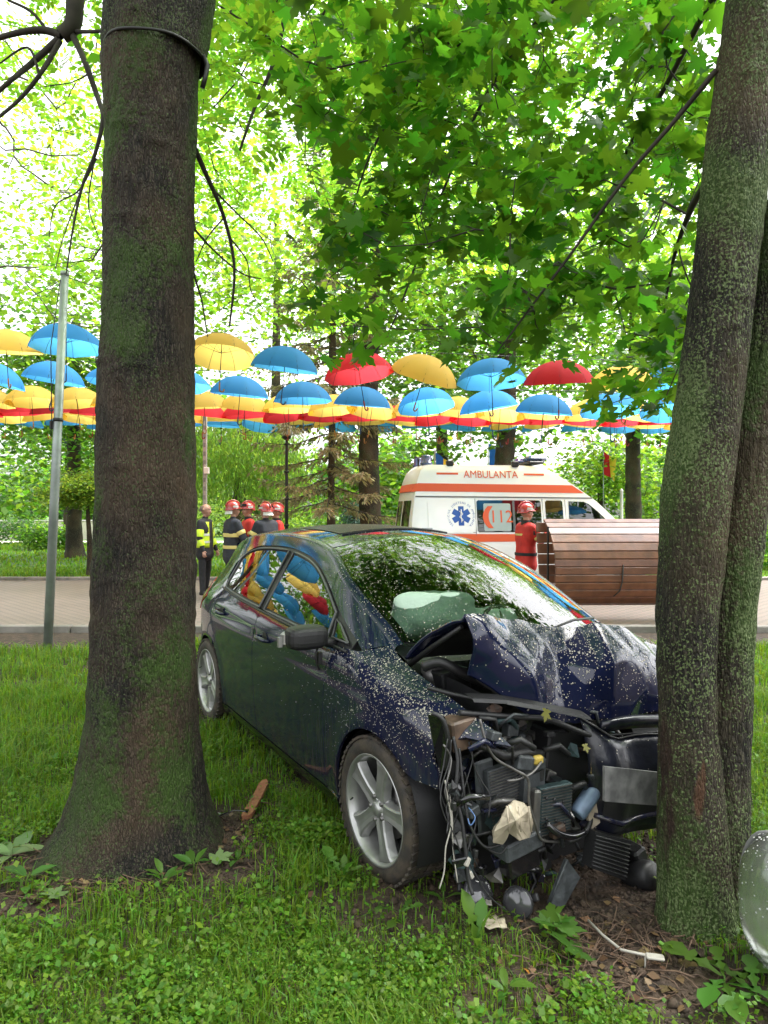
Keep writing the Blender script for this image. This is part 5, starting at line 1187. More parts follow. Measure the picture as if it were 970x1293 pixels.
def umbrella_meshes():
    n, r, h = 8, .52, .345
    mb = MB(); V = [(0,0,0)]; Fc = []; rings = 7; sub = 6
    for k in range(1, rings+1):
        t = k/rings; 
        for i in range(n*sub):
            a = 2*math.pi*i/(n*sub); e = (i % sub)/sub; sag = math.sin(math.pi*e)
            rr = r*math.sin(t*1.30)/math.sin(1.30)*(1 - .045*sag*t*t); zz = -h*(1-math.cos(t*1.30))/(1-math.cos(1.30)) - .015*sag*t + .020*sag*t**6
            V.append((rr*math.cos(a), rr*math.sin(a), zz))
    m = n*sub
    tri = [(0, 1+i, 1+(i+1) % m) for i in range(m)]
    mb.add(V, tri, True); 
    for k in range(rings-1):
        for i in range(m):
            j = (i+1) % m; mb.f.append([1+k*m+i, 1+(k+1)*m+i, 1+(k+1)*m+j, 1+k*m+j]); mb.sm.append(True)
    can = mb.mesh('canopy', recalc=False)
    rb = MB(); pr = [Vector((r*math.sin(t*1.30)/math.sin(1.30), 0, -h*(1-math.cos(t*1.30))/(1-math.cos(1.30)) - .006)) for t in np.linspace(.03,1.03,9)]
    rb.tube(pr, .0032, 4); rib = rb.mesh('rib')
    st = MB(); st.tube([Vector((.01,0,-.26)), pr[4]], .0028, 4); strut = st.mesh('strut')
    sh = MB(); sh.tube([(0,0,.05),(0,0,.02),(0,0,-.74)], [.003,.006,.0055], 6); shaft = sh.mesh('shaft')
    hd = MB(); hd.tube([(0,0,-.72),(0,0,-.82)] + [(.035-.035*math.cos(a),0,-.82-.035*math.sin(a)) for a in np.linspace(.3,math.pi+.4,8)], [.011]*10, 7); hand = hd.mesh('handle')
    return can, rib, strut, shaft, hand
UM = umbrella_meshes(); UMV = {}
for c in UMB:
    d = [m.copy() for m in UM]; d[0].materials.append(UMB[c]); d[4].materials.append(UHAND[c]); 
    for k in (1,2,3): d[k].materials.append(UROD)
    UMV[c] = d
def umbrella(c, loc, rot, detail, label, group):
    o = empty('umbrella', loc, 0, label, 'umbrella', group); o.rotation_euler = rot; can, rib, strut, shaft, hand = UMV[c]
    link('canopy', can, None, o); link('shaft', shaft, None, o); link('handle', hand, None, o)
    if detail:
        for i in range(8):
            q = link('rib', rib, None, o); q.rotation_euler = (0,0,2*math.pi*i/8)
            if detail > 1: q = link('strut', strut, None, o); q.rotation_euler = (0,0,2*math.pi*i/8)
UR = random.Random(9)
def sagz(vs, us, u, Y): return CH + (CY - float(np.interp(u, us, vs)))*Y/F
row1 = [(-655,'red'),(-572,'yellow'),(-490,'blue'),(-408,'red'),(-326,'yellow'),(-243,'blue'),(-160,'red'),(-78,'yellow')]
row1 = [(u, ('red','yellow','blue')[(i+1) % 3]) for i, u in enumerate(range(-900,-60,83))] + [(5,'yellow'),(87,'blue'),(180,'red'),(281,'yellow'),(362,'blue'),(450,'red'),(543,'yellow'),(620,'blue'),(703,'red'),(787,'yellow'),(852,'blue'),(937,'red'),(1020,'yellow'),(1100,'blue')]
cab = []
def put(row, Y, us, vs, detail, desc, group, colour=None, own=None):
    pts = []
    for i, it in enumerate(row):
        u, c = it if isinstance(it, tuple) else (it, colour)
        z = sagz(vs, us, u, Y); yj = Y + UR.uniform(-.12,.12); x = pxx(u, Y)
        umbrella(c, (x, yj, z), (R(UR.gauss(0,7)), R(UR.gauss(0,7)), UR.uniform(0,6.28)), detail, (own or {}).get(u) or f'{c} open umbrella hanging in {desc}', group)
        pts.append(Vector((x, Y, z+.055)))
    xl, xr = pts[0].x-3, pts[-1].x+3; p0 = Vector((xl, Y, pts[0].z+.25)); p1 = Vector((xr, Y, pts[-1].z+.25))
    mb = MB(); mb.tube([p0]+pts+[p1], .005, 5); tag(mb.build('suspension_cable', UROD), f'thin steel cable carrying {desc}', 'cable', 'cables carrying the umbrellas')
put(row1, 10.2, [-900,5,87,281,362,450,543,703,937,1100], [425,415,412,425,437,448,450,457,466,470], 2, 'the mixed-colour row over the near edge of the path', 'umbrellas over the path', own={
    5: 'yellow open umbrella hanging next to the blue one behind the leaning steel pole', 87: 'blue open umbrella hanging right behind the leaning steel pole', 180: 'red open umbrella hanging behind the thick mossy trunk', 281: 'yellow open umbrella hanging high above the bald man and firefighters',
    362: 'blue open umbrella hanging above the globe of the street lamp', 450: 'red open umbrella hanging in front of the fir between a blue and a yellow one', 543: 'yellow open umbrella hanging above the rear beacon of the ambulance',
    620: 'blue open umbrella hanging above the red lettering of the ambulance', 703: 'red open umbrella hanging above the sloping windscreen end of the ambulance', 787: 'yellow open umbrella hanging above the rolled bench beside the maple', 852: 'blue open umbrella half hidden by the maple trunk', 937: 'red open umbrella glimpsed between the two maple stems'})
put([74+77*k-77*12 for k in range(25)], 12.1, [-900,68,255,305,383,462,535,690,950], [462,458,472,475,482,487,490,497,502], 1, 'the all-blue row behind the mixed row', 'umbrellas over the path', 'blue')
put([40+54*k-54*16 for k in range(36)], 13.9, [-900,60,280,420,560,800], [490,488,494,499,502,506], 1, 'the all-yellow row behind the blue row', 'umbrellas over the path', 'yellow')
put([20+48*k-48*16 for k in range(38)], 15.6, [-900,60,280,420,560,800], [504,503,507,510,513,516], 0, 'the all-red row behind the yellow row', 'umbrellas over the path', 'red')
put([10+45*k-45*3 for k in range(24)], 17.3, [0,400,800], [512,516,520], 0, 'the pale yellow row behind the red row', 'umbrellas over the path', 'yellow')
put([30+50*k-50*2 for k in range(20)], 19.2, [0,400,800], [520,524,527], 0, 'the last blue row farthest across the path', 'umbrellas over the path', 'blue')
# ================================================================== poles, lamp, flags
GALV = mat('galvanised_steel', (.30,.34,.33), .45, .55, var=.2, vscale=5)
CONC = mat('pale_concrete', (.36,.35,.32), .8, var=.15, vscale=5)
base = gpx(60,820); top = px(82,345,base.y)
po = empty('steel_pole', base, 0, 'leaning galvanised steel pole by the kerb carrying the umbrella cables', 'pole'); d = top - base
mb = MB(); mb.tube([Vector((0,0,-.05)), d*.5, d], [.052,.050,.045], 16); mb.build('post', GALV, po)
mb = MB(); mb.lathe([(.0,.02),(.048,.018),(.05,-.03)],16,d); mb.build('cap', GALV, po)
mb = MB(); p = d*.61; mb.lathe([(.056,.02),(.056,-.02)],16,p); mb.box(p+Vector((-.06,-.02,-.06)),(.05,.04,.10),bev=.008); mb.build('cable_clamp', BLK, po)
mb = MB(); mb.tube([d*.98+Vector((-.03,-.04,0)), d*.8+Vector((-.10,-.05,0)), p+Vector((-.05,-.05,.02)), p+Vector((-.07,-.03,-.2))],.006,5); mb.build('cable_drop', BLK, po)
# wires from the pole head
for i, (a, b, lb) in enumerate((((82,350,8.19),(-80,375,9.5),'thin wire running left from the head of the steel pole'),((84,350,8.19),(300,360,13.0),'thin wire running right from the head of the steel pole'))):
    A, B = px(*a), px(*b); mb = MB(); mb.tube([A.lerp(B,t)-Vector((0,0,.25*4*t*(1-t))) for t in np.linspace(0,1,9)],.005,5); tag(mb.build('wire', UROD), lb, 'wire')
for i, ((u0,v0,Y_),(u1,v1,Y2)) in enumerate((((640,432,22),(900,440,22)),((640,447,22),(900,428,22)))):
    A, B = px(u0,v0,Y_), px(u1,v1,Y2); A = A + (A-B)*1.2; B = B + (B-A)*.3
    mb = MB(); mb.tube([A.lerp(B,t)-Vector((0,0,.4*4*t*(1-t))) for t in np.linspace(0,1,11)],.012,5); tag(mb.build('overhead_wire', UROD), 'dark overhead wire crossing the sky above the ambulance', 'wire', 'overhead wires above the ambulance')
lp = empty('lattice_pole', (pxx(259,16.6),16.6,0), 0, 'thin pale pole with a small white box behind the bald man', 'pole')
mb = MB(); mb.box((0,0,2.05),(.09,.09,4.1),bev=.01); mb.build('post', CONC, lp)
mb = MB()
for k in range(18): mb.box((0,-.047,.3+.21*k),(.055,.008,.10))
mb.build('post_slot', mat('slot_grey',(.2,.2,.19),.8), lp)
mb = MB(); mb.box((.06,-.08,2.62),(.12,.10,.16),bev=.01); mb.build('junction_box', mat('white_box',(.75,.75,.72),.5), lp)
IRON = mat('black_cast_iron', (.015,.015,.016), .45, .3)
sl_ = empty('street_lamp', (pxx(362,17.0),17.0,0), 0, 'black iron street lamp with a white globe beside the fir', 'street lamp')
mb = MB(); mb.lathe([(.13,0),(.13,.06),(.10,.10),(.10,.45),(.075,.5),(.06,.6),(.05,.62)],16); mb.build('lamp_base', IRON, sl_)
mb = MB(); mb.lathe([(.045,.6),(.04,1.9),(.036,3.3),(.03,3.42)],12); mb.build('lamp_post', IRON, sl_)
for z in (1.30,1.95,2.62,3.3):
    mb = MB(); mb.lathe([(.04,-.03),(.062,-.015),(.062,.015),(.04,.03)],14,(0,0,z)); mb.build('collar', IRON, sl_)
mb = MB(); mb.lathe([(.03,3.40),(.10,3.44),(.12,3.48),(.09,3.52)],14); mb.build('lamp_holder', IRON, sl_)
mb = MB(); mb.lathe([(.0,.0)]+[(.165*math.sin(a),.165-.165*math.cos(a)) for a in np.linspace(.3,math.pi-.001,12)],20,(0,0,3.49)); mb.build('globe', mat('opal_globe',(.85,.85,.83),.3,transl=.4), sl_)
mb = MB(); mb.lathe([(.05,3.80),(.06,3.82),(.02,3.87),(.0,3.90)],12); mb.build('finial', IRON, sl_)
def flag(u, v, Y, cols, h, label):
    o = empty('flag', (pxx(u,Y),Y,0), 0, label, 'flag'); zt = pz(v,Y)
    mb = MB(); mb.tube([(0,0,0),(0,0,zt+.05)],.02,8); mb.build('flag_pole', GALV, o)
    n = len(cols)
    for i, c in enumerate(cols):
        w = h*.5; x0, x1 = .02+w*i, .02+w*(i+1)
        mb = MB(); mb.grid(lambda x, t: Vector((x*.55+.03*math.sin(9*x+3*t), .06*math.sin(7*x+t*2), zt - h*t - .35*x)), np.linspace(x0,x1,6), np.linspace(0,1,5)); mb.build('stripe', mat('flag_'+c, {'blue':(.02,.12,.45),'yellow':(.75,.55,.04),'red':(.6,.02,.03)}[c], .8, transl=.3), o)
flag(549,571,17.5,['blue','yellow'],.85,'limp blue and yellow flag on a pole behind the ambulance rear')
flag(617,560,26,['blue'],1.4,'blue flag on a thin pole behind the ambulance beacon bar')
flag(762,570,28,['red','yellow'],.9,'small red flag on a pole beyond the ambulance windscreen')
# ================================================================== far benches, walls
WOODB = mat('varnished_red_brown_wood', (.15,.055,.026), .42, coat=.15, var=.28, vscale=6, bump=.15, bscale=40)
WOODS = mat('worn_bench_wood', (.30,.15,.09), .6, var=.2, vscale=6)
def simple_bench(u, Y, L, label, rz=0):
    o = empty('park_bench', (pxx(u,Y),Y,0), rz, label, 'bench')
    for i in range(4): mb = MB(); mb.box((0,-.30+.11*i,.45),(L,.09,.035),bev=.006); mb.build('seat_slat', WOODS, o)
    for i in range(4): mb = MB(); mb.box((0,.14+.03*i,.56+.12*i),(L,.03,.10),bev=.006); mb.build('back_slat', WOODS, o)
    for sx in (-1,1):
        mb = MB(); x = sx*(L/2-.2); mb.tube([(x,-.3,0),(x,-.28,.43),(x,.10,.42),(x,.26,1.0)],.025,6); mb.tube([(x,.2,0),(x,.1,.42)],.025,6); mb.build('leg', IRON, o)
simple_bench(402,23,1.7,'pinkish slatted park bench on the far lawn behind the fir trunk')
WALL = mat('pale_rendered_wall', (.55,.50,.44), .85, var=.12, vscale=1.2)
o = empty('garden_wall', (pxx(-10,42),42,0), 0, 'low pale rendered wall beyond the left lawn', 'wall')
mb = MB(); mb.box((-2,0,.55),(18,.3,1.1)); mb.build('wall_body', WALL, o)
mb = MB(); mb.box((-2,0,1.14),(18.2,.42,.09),bev=.02); mb.build('coping', CONC, o)
o = empty('kiosk', (pxx(640,40),40,0), 0, 'low pale kiosk with a flat roof far behind the ambulance', 'kiosk')
mb = MB(); mb.box((0,0,1.1),(7,3,2.2)); mb.build('wall_body', WALL, o); mb = MB(); mb.box((0,0,2.28),(7.6,3.5,.14)); mb.build('roof', CONC, o)
for i in range(3): mb = MB(); mb.box((-2.2+2.2*i,-1.52,1.25),(1.3,.06,1.0)); mb.build('window', BLKG, o)
# brown slatted bench back seen past the maple, and pale post
o = empty('slatted_screen', (pxx(815,19.5),19.5,0), 0, 'low brown slatted bench back beyond the ambulance bonnet', 'bench')
for i in range(8): mb = MB(); mb.box((0,0,.35+.135*i),(2.6,.05,.12),bev=.01); mb.build('slat', WOODS, o)
for sx in (-1,0,1): mb = MB(); mb.box((sx*1.15,.06,.72),(.06,.06,1.44)); mb.build('post', IRON, o)
for uu, lbp in ((785,'slim white post beyond the ambulance bonnet'),):
    o = empty('white_post', (pxx(uu,22),22,0), 0, lbp, 'post'); mb = MB(); mb.lathe([(.07,0),(.07,.1),(.05,.12),(.05,2.3),(.06,2.32),(.0,2.4)],12); mb.build('post', mat('white_paint',(.75,.75,.73),.5), o)
# ================================================================== the big rolled bench
bo = empty('slatted_bench', (pxx(768,9.95),9.95,0), R(2), 'long rolled bench of red-brown varnished slats standing behind the car', 'bench')
prof = [(.62,1.50),(.50,1.445),(.37,1.375),(.24,1.28),(.12,1.165),(.03,1.045),(-.015,.935),(-.03,.825),(-.03,.715),(-.025,.605),(-.005,.495),(.04,.39),(.12,.305),(.22,.255)]
Lb = 2.15; x0b = -.78
for i in range(len(prof)-1):
    a, b = Vector((0,)+prof[i]), Vector((0,)+prof[i+1]); c = (a+b)/2; dl = (b-a).length
    ang = math.atan2(b.z-a.z, b.y-a.y); M = Matrix.Rotation(ang,3,'X')
    mb = MB(); mb.box((x0b+Lb/2+.004*math.sin(i*3), c.y, c.z),(Lb-.0,dl-.010,.035),M,.006); mb.build('slat', WOODB, bo)
prof2 = [(.70,1.46),(.66,1.30),(.62,1.14),(.58,.98),(.54,.82),(.50,.66),(.46,.54),(.30,.46),(.14,.44)]
for i in range(len(prof2)-1):
    a, b = Vector((0,)+prof2[i]), Vector((0,)+prof2[i+1]); c = (a+b)/2; dl = (b-a).length; M = Matrix.Rotation(math.atan2(b.z-a.z, b.y-a.y),3,'X')
    mb = MB(); mb.box((x0b+Lb/2-.09, c.y+.02, c.z),(Lb,dl-.014,.03),M,.005); mb.build('inner_slat', WOODB, bo)
for xx in (x0b+.10, x0b+Lb-.35):
    mb = MB(); mb.tube([Vector((xx,y+.035,z)) for y,z in prof],.022,6); mb.build('curved_rib', IRON, bo)
    mb = MB(); mb.tube([(xx,.25,.27),(xx+.02,.30,.10),(xx+.03,.05,.0)],.028,8); mb.tube([(xx,.25,.27),(xx,.60,.0)],.028,8); mb.box((xx,.3,.015),(.08,.75,.03)); mb.build('leg', IRON, bo)
mb = MB(); mb.box((x0b-.015,.30,.85),(.02,.05,1.1)); mb.build('end_bar', IRON, bo)
mb = MB(); mb.tube([(x0b+.98,-.055,.86),(x0b+.965,-.06,.62),(x0b+.93,-.05,.48),(x0b+.85,-.02,.40)],.010,5); mb.build('cable_scrap', BLK, bo)
# ================================================================== ambulance
am = empty('ambulance', (0,0,0), 0, 'white high-roofed ambulance with orange-red stripes and blue star emblem', 'ambulance')
AY = R(10); fwd = Vector((math.cos(AY),math.sin(AY),0)); rgt = Vector((math.sin(AY),-math.cos(AY),0))
cr = Vector((pxx(520,13.7),13.7,0)); am.location = cr - rgt*.93; am.rotation_euler = (0,0,AY)
AW = mat('ambulance_white', (.78,.78,.76), .3, coat=.5, var=.03, vscale=3)
AO = mat('signal_orange_red', (.62,.085,.018), .45); AB = mat('emblem_blue', (.015,.08,.32), .5); AG = glass_mat('ambulance_glass', (.10,.12,.12), 1.1, .01)
AF = mat('frosted_window_film', (.33,.40,.38), .4); AD = mat('seam_grey', (.10,.10,.10), .6)
wA = spl([.2,.35,.7,1.1,1.3,1.6,1.9,2.1,2.35,2.5,2.6], [.88,.92,.945,.945,.93,.885,.83,.80,.755,.715,.66])
eA = spl([-.2,0,.1,.3,2,3.6,4.3,4.8,5.1,5.25,5.4],[.10,.05,.02,0,0,0,.02,.06,.13,.22,.35])
def af(x, z, sd, off=0.0): x = np.asarray(x,float); z = np.asarray(z,float); return np.stack([x, sd*(wA(z)-eA(x)+off), z], -1)
out = [(0,.32),(-.01,1.0),(.03,1.5),(.09,1.95),(.15,2.25),(.23,2.47),(.33,2.56),(.5,2.585),(2.6,2.585),(2.8,2.56),(3.05,2.47),(3.45,2.22),(3.85,1.95),(3.98,1.86),(4.2,1.66),(4.42,1.45),(4.62,1.26),(4.75,1.19),(5.0,1.08),(5.15,.97),(5.23,.8),(5.25,.55),(5.22,.32)]
arc_f = [(4.15+.37*math.cos(R(a)), .33+.37*math.sin(R(a))) for a in range(0,181,15)]
arc_r = [(1.05+.37*math.cos(R(a)), .33+.37*math.sin(R(a))) for a in range(0,181,15)]
poly = out + arc_f + arc_r
for sd in (-1,1):
    F_ = lambda x, z: af(x, z, sd)
    panel('body_side', poly, AW, am, sd, .12, .02, fn=F_)
mb = MB(); n = len(out)
def cross(i, s): x, z = out[i]; y = float(wA(z)-eA(x)); q = 1-s*s; nz_ = Vector((x-2.4,0,z-1.2)).normalized(); return Vector((x, y*s, z)) + nz_*.05*q
mb.grid(lambda i, s: cross(int(i), s), list(range(n)), np.linspace(-1,1,13)); mb.build('roof_and_ends', AW, am)
mb = MB(); mb.box((2.6,0,.36),(5.0,1.7,.16)); mb.build('underbody', BLK, am)
F4 = lambda o: (lambda x, z: af(x, z, -1, o))
def ap(name, pl, m, off=.006, step=.1, rim=.006): return panel(name, pl, m, am, -1, step, rim, fn=F4(off))
def rect(x0,x1,z0,z1,c=.0): return [(x0+c,z0),(x1-c,z0),(x1,z0+c),(x1,z1-c),(x1-c,z1),(x0+c,z1),(x0,z1-c),(x0,z0+c)]
ap('upper_stripe', [(.13,2.04),(3.72,2.02),(3.46,2.185),(.16,2.205)], AO)
ap('lower_stripe', [(.02,1.02),(2.72,1.02),(2.72,1.17),(.02,1.19)], AO)
ap('roof_dash', rect(.55,1.0,2.385,2.425), AO); ap('roof_dash', rect(2.42,2.86,2.385,2.425), AO)
ap('gutter', [(.10,1.925),(3.9,1.905),(3.9,1.93),(.10,1.95)], AD, .010)
side = ap('side_window', rect(1.36,2.74,1.215,1.865,.03), AG, .008)
ap('window_film', rect(1.50,2.08,1.24,1.80,.02), AF, .012)
ap('window_bar', rect(2.12,2.17,1.23,1.85), AD, .014)
ap('door_gap_window', rect(2.84,3.22,1.215,1.865,.03), AG, .008)
ap('cab_window', [(3.34,1.22),(4.40,1.21),(4.36,1.30),(4.02,1.62),(3.80,1.80),(3.70,1.84),(3.36,1.85)], AG, .008)
ap('cab_seat', rect(2.95,3.15,1.22,1.62,.05), mat('pale_seat_cloth',(.40,.36,.30),.8), -.12)
ap('rear_side_panel', rect(.34,1.30,1.20,1.87,.05), AW, .010, rim=.02)
def seam(pts, r=.007):
    mb = MB(); q = af(np.array([p[0] for p in pts]), np.array([p[1] for p in pts]), -1, .004); mb.tube([Vector(p) for p in q], r, 5); mb.build('door_seam', AD, am)
seam([(1.33,.45),(1.33,1.2),(1.33,1.9)]); seam([(2.78,.45),(2.78,1.2),(2.78,1.9)]); seam([(3.28,.45),(3.28,1.2),(3.28,1.88)]); seam([(4.36,.7),(4.42,1.2)]); seam([(.10,1.22),(1.33,1.21)], .005)
for hx in (.12, 2.66, 3.40):
    mb = MB(); q = af(hx,1.10,-1,.02); mb.box(Vector(q),(.16,.03,.05),bev=.01); mb.build('door_handle', AD if hx > 1 else AW, am)
ap('small_plate', rect(.20,.42,1.255,1.305), mat('faint_lettering',(.30,.31,.33),.6), .012)
# rear doors: windows and lamps
for s in (-1,1):
    mb = MB(); mb.grid(lambda z, y: Vector((float(np.interp(z,[1.0,1.5,1.95,2.25],[-.01,.03,.09,.15])) - .05*(1-((.06+.60*y)/.85)**2) - .008, s*(.06+.60*y), z)), np.linspace(1.22,1.86,5), np.linspace(0,1,6)); mb.build('rear_window', AG, am)
    mb = MB(); mb.box((-.035,s*.80,1.0),(.06,.14,.42),bev=.02); mb.build('tail_lamp', REDL, am)
ap('rear_corner_stripe', [(.0,2.03),(.13,2.04),(.16,2.2),(.12,2.2)], AO, .004)
mb = MB(); mb.grid(lambda z, y: Vector((.075+.36*(z-2.04)-.052*(1-(y/.8)**2), y, z)), [2.04,2.12,2.20], np.linspace(-.78,.78,9)); mb.build('rear_stripe', AO, am)
mb = MB(); mb.box((-.08,0,.50),(.16,1.75,.22),bev=.04); mb.build('rear_bumper', BLK, am)
# windscreen, grille
mb = MB(); mb.grid(lambda t, s: Vector((4.00+.60*t+.06*(1-s*s), s*(.72+.06*t), 1.86-.58*t+.03)), np.linspace(.02,.98,6), np.linspace(-1,1,9)); mb.build('windscreen', AG, am)
mb = MB(); mb.box((5.24,0,.72),(.08,1.2,.16),bev=.02); mb.build('grille', BLK, am)
for s in (-1,1): mb = MB(); mb.box((5.16,s*.68,.86),(.16,.30,.16),Matrix.Rotation(R(-s*18),3,'Z'),.03); mb.build('headlamp', CLEAR, am)
mb = MB(); q = Vector(af(4.2,1.25,-1,.10)); mb.box(q,(.10,.16,.22),bev=.03); mb.tube([q, q+Vector((.05,.12,-.05))],.02,6); mb.build('wing_mirror', BLK, am)
for x in (1.05,4.15):
    for s in (-1,1):
        mb = MB(); mb.lathe([(.0,-.11),(.19,-.11),(.20,-.08),(.22,-.11),(.30,-.11),(.335,-.07),(.335,.09),(.2,.1)],28,(x,s*.82,.335),'Y',M=Matrix.Diagonal((1,-s,1))); mb.build('wheel', RUB, am)
        mb = MB(); mb.lathe([(.0,-.125),(.06,-.12),(.14,-.105),(.20,-.112)],24,(x,s*.82,.335),'Y',M=Matrix.Diagonal((1,-s,1))); mb.build('hub_cap', ALLOY, am)
# beacons and side lamps
BLUEB = mat('blue_beacon', (.02,.045,.14), .15, coat=.6)
mb = MB(); mb.lathe([(.13,0),(.13,.05),(.11,.06),(.105,.18),(.09,.21),(.0,.22)],18,(.45,-.30,2.60)); mb.build('beacon', BLUEB, am)
mb = MB(); mb.lathe([(.13,0),(.13,.05),(.11,.06),(.105,.18),(.09,.21),(.0,.22)],18,(.45,.42,2.60)); mb.build('beacon', BLUEB, am)
mb = MB(); mb.box((2.72,-.1,2.66),(.34,1.2,.06),bev=.02); mb.build('beacon_bar', BLK, am)
for yy in (-.45,.30): mb = MB(); mb.box((2.78,yy,2.745),(.42,.40,.13),bev=.05); mb.build('bar_lamp', BLUEB, am)
for xx in (.85,2.25): mb = MB(); mb.box((xx,-.68,2.62),(.15,.10,.12),bev=.02); mb.build('side_lamp', BLK, am)
mb = MB(); mb.tube([(.30,-.2,2.58),(.30,-.2,2.76),(.22,-.2,2.78)],.02,6); mb.build('horn', BLK, am)
# lettering
def text(name, s, x, z, size, m, off=.012, sx=1.0, font_bold=.0, align='CENTER', rot=0.0, cx=None, cz=None):
    cu = bpy.data.curves.new(name, 'FONT'); cu.body = s; cu.size = size; cu.align_x = align; cu.align_y = 'CENTER'; cu.offset = font_bold; cu.resolution_u = 3
    tmp = bpy.data.objects.new('tmp', cu); C.objects.link(tmp); bpy.context.view_layer.update()
    me = bpy.data.meshes.new_from_object(tmp.evaluated_get(bpy.context.evaluated_depsgraph_get())); bpy.data.objects.remove(tmp); bpy.data.curves.remove(cu)
    v = np.zeros(len(me.vertices)*3); me.vertices.foreach_get('co', v); v = v.reshape(-1,3); c_, s_ = math.cos(rot), math.sin(rot)
    X = (v[:,0]*c_ - v[:,1]*s_)*sx + x; Z = v[:,0]*s_ + v[:,1]*c_ + z
    me.vertices.foreach_set('co', af(X, Z, -1, off).astype(np.float32).ravel()); me.update(); me.materials.clear(); return link(name, me, m, am)
text('lettering', 'AMBULANTA', 1.70, 2.39, .215, AO, sx=.92)
text('emergency_number', '112', 1.87, 1.52, .36, AO, .016, sx=.95)
text('handset_symbol', '(', 1.56, 1.55, .42, AO, .016, font_bold=.03, sx=1.2)
ex, ez = 1.02, 1.545
st = []
for i in range(6):
    a = R(90+60*i); d_ = np.array([math.cos(a),math.sin(a)]); nn = np.array([-d_[1],d_[0]]); w_, r_ = .058, .195
    for pp in (d_*w_*1.732/1.0 - nn*w_, d_*r_ - nn*w_, d_*r_ + nn*w_): st.append((ex+pp[0], ez+pp[1]))
ap('star_emblem', st, AB, .012, .05)
mb = MB(); q = [Vector(af(ex+.006*math.sin(t*9), ez-.13+.26*t, -1, .016)) for t in np.linspace(0,1,8)]; mb.tube(q,.010,6); 
q = [Vector(af(ex+.035*math.sin(t*11), ez-.11+.21*t, -1, .016)) for t in np.linspace(0,1,16)]; mb.tube(q,.007,5); mb.build('serpent_staff', AW, am)
ring = 'SERVICIUL JUDETEAN DE AMBULANTA'
for i, ch in enumerate(ring):
    if ch == ' ': continue
    a = R(225 - 270*i/(len(ring)-1)); text('ring_letter', ch, ex+.265*math.cos(a), ez+.265*math.sin(a), .062, AB, .012, rot=a-math.pi/2)
# ================================================================== people
SKIN = mat('skin', (.42,.23,.16), .55); HAIR = mat('short_dark_hair', (.03,.022,.018), .8); NAVY = mat('navy_turnout_cloth', (.018,.020,.028), .8, var=.3, vscale=12)
REDS = mat('red_suit_cloth', (.50,.022,.016), .7, var=.15, vscale=9); BLACKC = mat('black_cloth', (.014,.014,.016), .8, var=.3, vscale=12)
HIVIS = mat('hi_vis_yellow', (.55,.75,.03), .6); BAND = mat('reflective_band', (.62,.50,.16), .45); SILV = mat('silver_band', (.55,.56,.52), .4)
HELM = mat('red_helmet', (.34,.022,.018), .22, coat=.6); HELMF = mat('helmet_flap', (.62,.60,.56), .7); BOOT = mat('boot_leather', (.012,.011,.010), .5); GLOVE = mat('pale_glove', (.55,.52,.46), .7)
def capsule(bm_, a, b, r0, r1, sy=1.0):
    a, b = Vector(a), Vector(b); d = b - a; L_ = d.length; q = d.to_track_quat('Z','Y').to_matrix() if L_ > 1e-6 else Matrix.Identity(3)
    prof_ = [(r0*math.sin(t), -r0*math.cos(t)) for t in np.linspace(0.0,math.pi/2,5)] + [(r1*math.cos(t), L_ + r1*math.sin(t)) for t in np.linspace(0,math.pi/2,5)]
    bm_.lathe([(max(r,0),h) for r, h in prof_], 14, a, M=q @ Matrix.Diagonal((1,sy,1)), cap=False)
